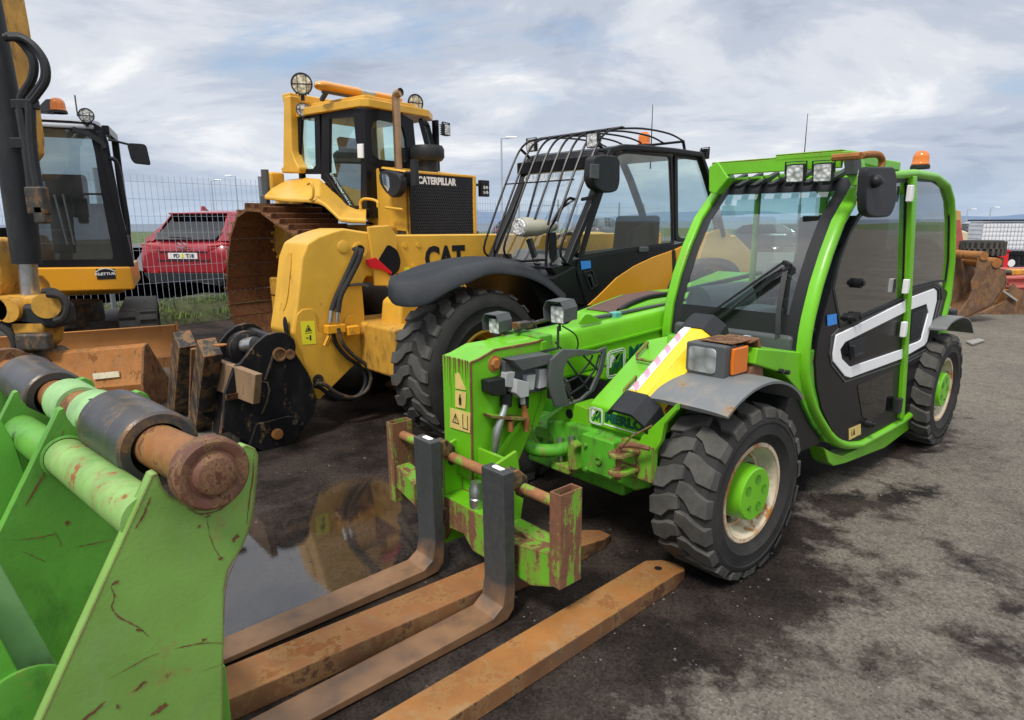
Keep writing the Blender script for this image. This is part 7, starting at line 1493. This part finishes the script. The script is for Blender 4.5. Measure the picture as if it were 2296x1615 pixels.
b=B();b.box(-1.5,-1.0,-.25,.25,1.7,2.08);b.prism([(-1.48,2.05),(-1.58,2.5),(-1.48,2.55),(-1.34,2.08)],'y',-.23,.23);b.prism([(-1.56,2.52),(-1.6,2.70),(-1.52,2.72),(-1.47,2.54)],'y',-.14,.14);b.box(-1.45,-1.1,-.36,-.28,2.2,2.25);b.build('seat',M['seat'],td,bev=.03)
RO=[(-1.80,-.62),(-1.4,-.68),(-.50,-.66),(-.44,-.58),(-.44,.36),(-.62,.62),(-1.8,.62)]
b=B();b.prism(RO,'z',2.90,2.985);b.prism(inset(RO,.10),'z',2.985,3.04);b.build('cab_roof',M['yellow'],td,bev=.02)
# light bar
l0=[(-1,-.855,3.066)][0];l1=[(-1,0.435,3.102)][0];print('LB',l0,l1)
xb=-1.0
a=Vector((xb,l0[1],3.155));c=Vector((xb,l1[1],3.155))
def lbseg(t0,t1,mat,nm,r0=.055,e0=0,e1=0):
    b=B();p,q=a.lerp(c,t0),a.lerp(c,t1);secs=[]
    n_=6 if (e0 or e1) else 1
    ts=[i/n_ for i in range(n_+1)]
    for t in ts:
        rr=1.0
        if e0: rr=sqrt(max(.03,1-(1-min(1,t*1.6))**2))
        if e1: rr=sqrt(max(.03,1-(1-min(1,(1-t)*1.6))**2))
        m_=p.lerp(q,t);secs.append([tuple(m_+Vector((cos(k*pi/8)*.10*rr,0,sin(k*pi/8)*r0*rr))) for k in range(16)])
    b.loft(secs);return b.build(nm,mat,td,ang=60)
lbseg(0,.14,M['ambery'],'light_bar_end',e0=1);lbseg(.14,.45,M['ambery'],'light_bar_lens');lbseg(.45,.62,M['steel'],'light_bar_centre');lbseg(.62,.88,M['ambery'],'light_bar_lens');lbseg(.88,1,M['ambery'],'light_bar_end',e1=1)
b=B();b.bar([tuple(a+Vector((0,.1,-.06))),tuple(c+Vector((0,-.1,-.06)))],.06,.02);b.bar([(-1.1,a.y+.15,3.02),(-1.0,a.y+.15,3.1)],.05,.03);b.bar([(-1.1,c.y-.2,3.02),(-1.0,c.y-.2,3.1)],.05,.03);b.build('light_bar_rail',M['plastic'],td)
worklight(td,[(-1.507,-.66,3.251)][0],(.75,-.6,-.03),.25,round_=True,lensm=M['lampc']);worklight(td,[(-.55,0.248,3.059)][0],(.8,-.25,-.03),.205,round_=True,lensm=M['lampc'])
worklight(td,[(-1.522,-.66,2.967)][0],(.8,-.5,-.1),.16,round_=True,mat=M['plastic'])
worklight(td,(-.42,.66,2.78),(1,.2,0),.14)
# exhaust, pre-cleaner, mirror
q=[(-.313,-.3,2.278),(-.324,-.3,2.93),(-.327,-.3,2.999),(-.309,-.3,3.032),(-.278,-.3,3.039)]
xe=-.31;b=B();p0=Vector(q[0]);b.tube([(xe,-.30,p0.z-.1),(xe,-.30,q[1][2])],.046,18);b.tube(spl([(xe,-.30,q[1][2]),(xe,-.30,q[2][2]+.01),(xe+.02,-.30,q[3][2]+.02),(xe+.07,-.29,q[4][2]+.03)],4),.046,18);b.build('exhaust_pipe',M['exhaust'],td)
b=B();b.lathe([(.046,0),(.040,.002),(.001,-.02)],'x',(xe+.075,-.29,q[4][2]+.03),16);b.build('exhaust_mouth',M['blk'],td)
c2=[(-.406,0.15,2.386)][0];b=B();b.lathe([(.001,.12),(.18,.11),(.20,.07),(.20,-.02),(.17,-.06),(.12,-.07),(.12,-.3),(.001,-.3)],'z',(-.25,.12,2.42),24);b.build('pre_cleaner',M['dplastic'],td)
q=rnd([(-.256,2.187),(-.115,2.21),(0.063,2.157),(0.103,2.08),(0.074,1.975),(0.003,1.923),(-.066,1.91),(-.176,1.983),(-.252,2.078)],.04)
b=B();b.prism(q,'y',-.66,-.56);mm=b.build('mirror',M['dplastic'],td,bev=.02);q=rnd([(-.19,2.166),(-.132,2.171),(-.078,2.115),(-.073,2.024),(-.1,1.971),(-.174,2.058)],.02);b=B();b.prism(q,'y',-.67,-.66);b.build('mirror_glass',M['reflector'],mm)
b=B();q=[(0.247,-.6,2.297),(0.244,-.6,2.03)];b.tube([tuple(q[0]),tuple(q[1])],.045,12);b.tube([(0.041,-.58,2.129),(0.1,-.58,2.172),(0.22,-.58,2.166)],.018,8);b.build('mirror_bracket',M['dplastic'],td)
b=B();b.tube([(-1.6,.3,3.0),(-1.62,.3,3.2)],.006,6);b.build('aerial',M['blk'],td)
# ================= mini excavator =================
te=thing('mini_excavator','yellow mini excavator with dark cab, rubber tracks and a rusty dozer blade','excavator',frame='U')
def sub(fr,name='undercarriage'):
    (x,y,z),yaw=FR[fr];o=bpy.data.objects.new(name,None);link(o,te);(x0,y0,z0),w0=FR['U'];a=R(-w0);dx,dy=x-x0,y-y0
    o.location=(dx*cos(a)-dy*sin(a),dx*sin(a)+dy*cos(a),z);o.rotation_euler=(0,0,R(yaw-w0));return o
eE=sub('E')
# cab
b=B();CO_=[(-.731,2.759),(-.242,2.733),(-.05,2.693),(-.006,2.653),(0.037,2.237),(0.045,1.18),(-.955,1.198)]
WI=[(-.721,2.63),(-.36,2.625),(-.213,2.607),(-.16,2.542),(-.146,2.405),(-.136,1.967),(-.102,1.315),(-.115,1.269),(-.915,1.285)]
b=B();po=[(-.752,2.709),(-.32,2.711),(-.111,2.698),(-.04,2.651),(-.009,2.515),(-0,2.323),(0.022,1.969),(0.05,1.217),(0.028,1.171),(-.97,1.199)]
b.frame([po[i] for i in range(10)],[WI[0],WI[1],WI[2],WI[3],WI[4],WI[4],WI[5],WI[6],WI[7],WI[8]],'x',-.05,0);b.build('cab_front_frame',M['black'],te,bev=.004)
b=B();b.prism(WI,'x',-.03,-.026);b.build('windscreen',glass('grey windscreen',(.60,.68,.68),refl=1.6,dust=.05),te)
b=B();q=[(0.01,-.808,1.962),(0.01,-.135,1.967)];b.bar(q,.02,.03,(1,0,0));b.build('window_rail',M['blk'],te)
zr_=po[1][1];yr=po[3][0];zc0=po[7][1]
print('U',po)
b=B();b.prism([(-.0,1.18),(-.0,2.0),(-.03,2.55),(-.12,2.66),(-1.3,2.72),(-1.38,2.6),(-1.4,1.18)],'y',.02,.05) if 0 else None
# cab right side (mostly edge-on) built as posts
for y in(-1.12,-.02):
    b=B();b.bar([(-.02,y+.08 if y>-.5 else y,1.18),(-.0,y+.0,2.0),(-.02,y-.06 if y>-.5 else y,2.62)],.06,.08,(1,0,0));b.build('front_pillar',M['black'],te,bev=.01)
    b=B();b.bar([(-1.35,y,1.15),(-1.35,y,2.66)],.08,.08,(1,0,0));b.build('rear_pillar',M['black'],te,bev=.01)
    b=B();b.box(-1.35,-.05,y-.03,y+.03,1.15,1.62);b.build('cab_side',M['black'],te,bev=.01);b=B();b.bar([(-.02,y,2.64),(-1.35,y,2.70)],.07,.09);b.build('roof_rail',M['black'],te,bev=.01)
b=B();b.box(-1.38,-1.33,-1.12,-.02,1.15,1.9);b.build('cab_back',M['black'],te)
b=B();b.prism([(0.02,2.66),(-.05,2.74),(-.8,2.82),(-1.4,2.78),(-1.4,2.68),(0,2.63)],'y',-1.15,-.12);b.build('roof',plain('grey roof panel',(.42,.44,.48),.4),te,bev=.02)
b=B();b.box(-1.2,-.6,-.85,-.35,1.2,1.6);b.prism([(-1.15,1.55),(-1.25,2.2),(-1.12,2.25),(-.98,1.58)],'y',-.82,-.36);b.build('seat',M['seat'],te,bev=.04)
b=B();b.box(-.45,-.1,-1.0,-.1,1.2,1.45);b.bar([(-.3,-.9,1.4),(-.35,-.9,1.75)],.04,.04);b.bar([(-.3,-.25,1.4),(-.35,-.25,1.75)],.04,.04);b.build('console',M['dplastic'],te,bev=.02)
q=[(0.03,-.558,1.961),(0.03,-.506,1.435)];b=B();b.tube(q,.01,6);b.tube([(0.03,-.481,1.962),(0.03,-.445,1.434)],.01,6);b.build('wiper_rod',M['plastic'],te)
beacon(te,[(-.3,-.456,2.816)][0],.085,.16)
b=B();q=[(-.664,2.82),(-.544,2.947),(-.491,2.954),(-.5,2.82)];b.prism(q,'x',-.45,-.25);b.build('beacon_guard',M['plastic'],te,bev=.01)
worklight(te,[(0.03,-.175,2.766)][0],(1,.2,0),.15,round_=True)
b=B();q=[(0.03,-.312,2.624),(0.03,-.182,2.589),(0.03,-.056,2.492),(0.03,-.047,2.441)];b.bar(q,.05,.04,(1,0,0));b.build('lamp_wiring',M['dplastic'],te)
q=rnd([(0.167,2.499),(0.35,2.495),(0.371,2.293),(0.359,2.278),(0.215,2.291),(0.188,2.331)],.04);b=B();b.prism(q,'x',.06,.12);mo=b.build('mirror',M['dplastic'],te,bev=.02)
b=B();b.tube([(0.08,-.002,2.527),(0.08,0.036,2.522),(0.08,0.196,2.485)],.012,6);b.build('mirror_arm',M['blk'],te)
b=B();b.tube(spl([(0.06,-.01,2.336),(0.06,0.028,2.328),(0.06,0.058,2.251),(0.06,0.073,1.968),(0.06,0.083,1.698),(0.06,0.075,1.534)],3),.022,8);b.build('hand_rail',M['black'],te)
b=B();b.tube([(-.2,-.273,2.783),(-.2,-.273,2.997)],.008,6);b.build('aerial',M['plastic'],te)
# upper structure, yellow
YP=[(-.877,1.204),(0.056,1.181),(0.063,0.926),(-.682,0.942),(-.712,0.959),(-.721,1.037),(-.764,1.1),(-.838,1.119),(-.902,1.106)]
b=B();b.prism(YP,'x',-1.5,.05);ub=b.build('upper_frame',M['yellowp'],te,bev=.02)
q=[(-.28,1.169),(-.103,1.165),(-.102,1.055),(-.277,1.054)];b=B();b.prism(q,'x',.05,.054);st_=b.build('sticker',M['blk'],ub)
c=[(0.056,-.192,1.113)][0];text('sticker_lettering','KLETTUR',(c[0],c[1]-.10,c[2]-.012),(0,1,0),(0,0,1),.026,M['whitep'],ub,bold=.05,wscale=1.25)
b=B();b.bar([(c[0],c[1]-.09,c[2]+.025),(c[0],c[1]-.05,c[2]+.05),(c[0],c[1],c[2]+.062),(c[0],c[1]+.05,c[2]+.05),(c[0],c[1]+.09,c[2]+.025)],.010,.003,(1,0,0));b.build('sticker_arch',M['whitep'],ub)
b=B();b.box(-2.0,-1.4,-2.6,-.1,.75,1.5);b.build('counterweight',M['yellowp'],te,bev=.1)
b=B();b.cyl((-1.0,-.75,.45),(-1.0,-.75,.72),.4,28);b.build('slew_ring',M['grime'],te)
# tracks
for yc in(-.38,-1.62):
    e=bpy.data.objects.new('rubber_track',None);link(e,eE)
    LO=[(-.55,.60),(-.42,.58),(-.30,.50),(-.24,.36),(-.28,.20),(-.42,.06),(-.62,.02),(-2.2,.02),(-2.4,.08),(-2.52,.25),(-2.5,.42),(-2.36,.56),(-2.2,.60)]
    b=B();b.frame(LO,inset(LO,.05),'y',yc-.20,yc+.20);b.build('belt',M['rubber'],e)
    first=None
    for p,d in resample(LO,.15):
        if first is None:
            mb=B();mb.box(-.05,.05,-.20,.02,-.005,.035);mb.build
            first=mb.build('track_pad',M['tread'],e,bev=.006);o=first
        else: o=first.copy();S.collection.objects.link(o);o.parent=e
        a=atan2(d.y,d.x);o.location=(p.x,yc,p.y);o.rotation_euler=(0,-a,0)
        o2=first.copy();S.collection.objects.link(o2);o2.parent=e;o2.location=(p.x+d.x*.06,yc+.17,p.y+d.y*.06);o2.rotation_euler=(0,-a,0)
    b=B();b.box(-2.2,-.55,yc-.08,yc+.08,.15,.45);b.cyl((-.55,yc-.15,.32),(-.55,yc+.15,.32),.22,24);b.cyl((-2.2,yc-.15,.32),(-2.2,yc+.15,.32),.22,24);b.build('track_frame',M['grime'],e)
b=B();b.box(-2.0,-.7,-1.5,-.5,.25,.5);b.build('undercarriage_frame',M['grime'],eE)
# blade
b=B();sec=[(.02,.0),(.0,.03),(-.05,.2),(-.05,.36),(.0,.49),(-.03,.495),(-.08,.36),(-.08,.2),(-.03,.02)]
b.prism(sec,'y',-2.05,.0);bl=b.build('blade',M['bladep'],eE,bev=.006);b=B();b.prism([(.03,.0),(.03,.12),(-.02,.13),(-.04,.02)],'y',-2.03,-.02);b.build('cutting_edge',M['rust'],eE)
b=B();b.prism([(.03,.0),(.02,.5),(.0,.53),(-.12,.5),(-.12,.0)],'y',.0,.025);b.build('blade_end',M['rusto'],eE)
for y in(-.6,-1.4): b=B();b.bar([(-.06,y,.25),(-.9,y,.3)],.1,.12);b.build('blade_arm',M['grime'],eE)
# digging arm, coupler and bucket: in the world frame through an offset empty
eW=bpy.data.objects.new('digging_arm',None);link(eW,te)
(x0,y0,z0),w0=FR['U'];a_=R(-w0);dx,dy=0-x0,0-y0;eW.location=(dx*cos(a_)-dy*sin(a_),dx*sin(a_)+dy*cos(a_),0);eW.rotation_euler=(0,0,a_)
b=B();q=[(-4.509,4.09),(-4.353,4.089),(-4.376,3.622),(-4.369,3.409),(-4.367,3.247),(-4.394,3),(-4.381,2.721),(-4.383,2.435),(-4.407,2.29),(-4.538,2.145),(-4.813,2.146)];b.prism(q,'y',6.05,6.4);b.build('dipper',M['yellowd'],eW,bev=.02)
b=B();b.bar([(-5.2,6.3,4.4),(-6.2,6.8,4.6),(-7.2,7.7,3.4),(-7.4,8.2,2.0),(-7.0,8.4,1.0)],.34,.42,(0,0,1));b.build('boom',M['yellowd'],eW,bev=.03)
b=B();b.cyl(*[(-4.401,5.95,3.702),(-4.357,5.95,2.473)],.105,24);b.build('cylinder_barrel',M['dplastic'],eW)
b=B();b.cyl(*[(-4.367,5.95,2.487),(-4.373,5.95,2.275)],.13,24);b.cyl(*[(-4.375,5.95,2.304),(-4.412,5.95,1.304)],.13,24,.115);b.build('cylinder_sleeve',M['dplastic'],eW)
b=B();b.cyl(*[(-4.407,5.95,1.31),(-4.431,5.95,0.953)],.075,20);b.build('cylinder_rod',M['steel'],eW)
b=B();b.rbox([(-4.454,5.95,0.94)][0],(.55,.22,.16));b.build('linkage_pin_block',M['yellowd'],eW,bev=.04)
for k,(dx_,r_) in enumerate(((0,.035),(.07,.03),(.13,.028))):
    p=[(-4.217,5.85,3.179),(-4.126,5.85,3.175),(-4.048,5.85,3.089),(-4.008,5.85,2.984),(-4.044,5.85,2.851),(-4.152,5.85,2.717),(-4.182,5.85,2.622)] if k==0 else [(-4.173,5.85,3.184),(-4.062,5.85,3.174),(-3.968,5.85,3.102),(-3.909,5.85,2.983),(-3.923,5.85,2.85),(-4.011,5.85,2.743),(-4.079,5.85,2.676)]
    p=[(x+(.04 if k==2 else 0),y-.03*k,z-(.02 if k==2 else 0)) for x,y,z in p]
    b=B();b.tube(spl(p,4),r_,8);b.build('hose_loop',M['dplastic'],eW)
b=B();b.tube(spl([(-4.153,5.82,2.658),(-4.153,5.82,2.399),(-4.155,5.82,2.121),(-4.159,5.82,1.909),(-4.109,5.82,1.765)],4),.045,8);b.build('hose',M['dplastic'],eW)
b=B();b.tube(spl([(-4.054,5.8,2.654),(-4.088,5.8,2.396),(-4.1,5.8,2.189),(-4.097,5.8,1.978),(-4.098,5.8,1.836)],4),.04,8);b.build('hose',M['dplastic'],eW)
b=B();b.rbox([(-4.193,5.82,2.33)][0],(.16,.08,.09));b.build('hose_bracket',M['blk'],eW,bev=.01);b=B();b.rbox([(-4.113,5.82,2.644)][0],(.2,.08,.08));b.build('hose_bracket',M['blk'],eW,bev=.01)
b=B();b.rbox([(-4.118,5.8,1.851)][0],(.16,.1,.24));b.rbox([(-4.099,5.8,1.736)][0],(.1,.1,.16));b.build('hose_fitting',M['grime'],eW,bev=.02)
b=B();b.prism([(-4.735,1.544),(-4.634,1.518),(-4.601,1.4),(-4.583,1.269),(-4.592,1.136),(-4.67,0.989),(-4.61,0.948),(-4.644,0.827),(-4.698,0.827),(-4.731,0.949),(-4.817,1.071)],'y',5.85,6.15);b.build('bucket_link',M['yellowd'],eW,bev=.03)
b=B();q=[(-4.581,5.9,0.914),(-4.476,5.9,0.907)];b.cyl(q[0],(q[0][0],5.7,q[0][2]),.11,18);b.cyl(q[1],(q[1][0],5.7,q[1][2]),.11,18);b.cyl([(-4.262,5.9,0.919)][0],[(-4.117,5.7,0.943)][0],.11,18);b.build('linkage_boss',M['yellowd'],eW)
b=B();b.rbox([(-4.433,5.9,0.84)][0],(.7,.3,.22));b.build('coupler_head',M['dplastic'],eW,bev=.05)
b=B();b.prism([(-4.528,0.847),(-4.191,0.805),(-4.247,0.577),(-4.315,0.523),(-4.45,0.511),(-4.475,0.606)],'y',5.75,6.05);b.build('tilt_rotator',M['yellowd'],eW,bev=.03)
b=B();b.rbox([(-4.271,5.7,0.625)][0],(.3,.1,.16));b.build('rotator_cover',M['grime'],eW,bev=.03)
for pts in([(-4.088,5.7,1.046),(-3.975,5.7,1.032),(-3.925,5.7,0.942),(-3.979,5.7,0.839),(-4.06,5.7,0.814)],[(-4.159,5.75,1.066),(-4.056,5.75,1.066),(-3.99,5.75,0.988),(-3.98,5.75,0.884),(-4.044,5.75,0.806)],[(-4.558,5.7,0.765),(-4.489,5.7,0.712),(-4.455,5.7,0.607),(-4.484,5.7,0.514)]):
    b=B();b.tube(spl(pts,4),.03,8);b.build('hose_loop',M['rubber'],eW)
b=B();b.prism([(-4.58,0.515),(-4.296,0.527),(-4.174,0.444),(-4.168,0.306),(-4.217,0.25),(-4.529,0.252),(-4.603,0.378)],'y',5.6,6.1);b.build('lower_coupler',M['grime'],eW,bev=.03)
# bucket
P1=[(-4.068,5.75,0.475),(-3.354,5.75,0.561),(-3.349,5.75,0.237),(-3.813,5.75,0.186),(-4.059,5.75,0.272)]
P2=[(-4.288,6.05,0.456),(-3.534,6.05,0.521)]
bk=bpy.data.objects.new('bucket',None);link(bk,eW)
x0_,x1_=P1[4][0]-.25,P1[2][0]
b=B();zt_,zb_=P1[1][2],P1[2][2]
pr=[(5.82,zt_),(5.76,zt_-.02),(5.68,zb_),(5.66,zb_-.02),(5.70,zb_-.18),(5.80,zb_-.27),(5.95,zb_-.30),(6.2,zb_-.2),(6.2,zb_-.17),(5.95,zb_-.27),(5.82,zb_-.24),(5.73,zb_-.16),(5.71,zb_),(5.84,zt_)]
secs=[[(x,y,z+(.02 if x>x0_+.3 else -.06)) for y,z in pr] for x in(x0_,x1_)]
b.loft(secs,sm=False);b.build('bucket_shell',M['rusto'],bk,bev=.006)
b=B();b.prism([(5.66,zb_),(5.68,zb_-.18),(5.80,zb_-.28),(5.95,zb_-.31),(6.2,zb_-.2),(5.82,zt_+.02),(5.76,zt_)],'x',x1_,x1_+.02);b.build('bucket_side',M['rustd'],bk)
q=[(-3.788,5.72,0.325),(-3.548,5.72,0.346),(-3.542,5.72,0.296),(-3.778,5.72,0.273)]
c=sum((Vector(p) for p in q),Vector())/4;sl_=(5.68-5.76)/(zb_-zt_+.02);yy=5.76+(c.z-zt_)*sl_*1.0;b=B();b.slab([(p[0],5.68+(p[2]-zb_)*.08/(zt_-zb_)-.012,p[2]+.005) for p in q],.004,(0,-1,0));b.build('bucket_label',M['labelf'] if 0 else paint('worn cream sticker',(.60,.55,.38),.6,rust=.25,scale=5),bk)
A0=[(-1.002,1.938,0),(-.097,2.665,0)]
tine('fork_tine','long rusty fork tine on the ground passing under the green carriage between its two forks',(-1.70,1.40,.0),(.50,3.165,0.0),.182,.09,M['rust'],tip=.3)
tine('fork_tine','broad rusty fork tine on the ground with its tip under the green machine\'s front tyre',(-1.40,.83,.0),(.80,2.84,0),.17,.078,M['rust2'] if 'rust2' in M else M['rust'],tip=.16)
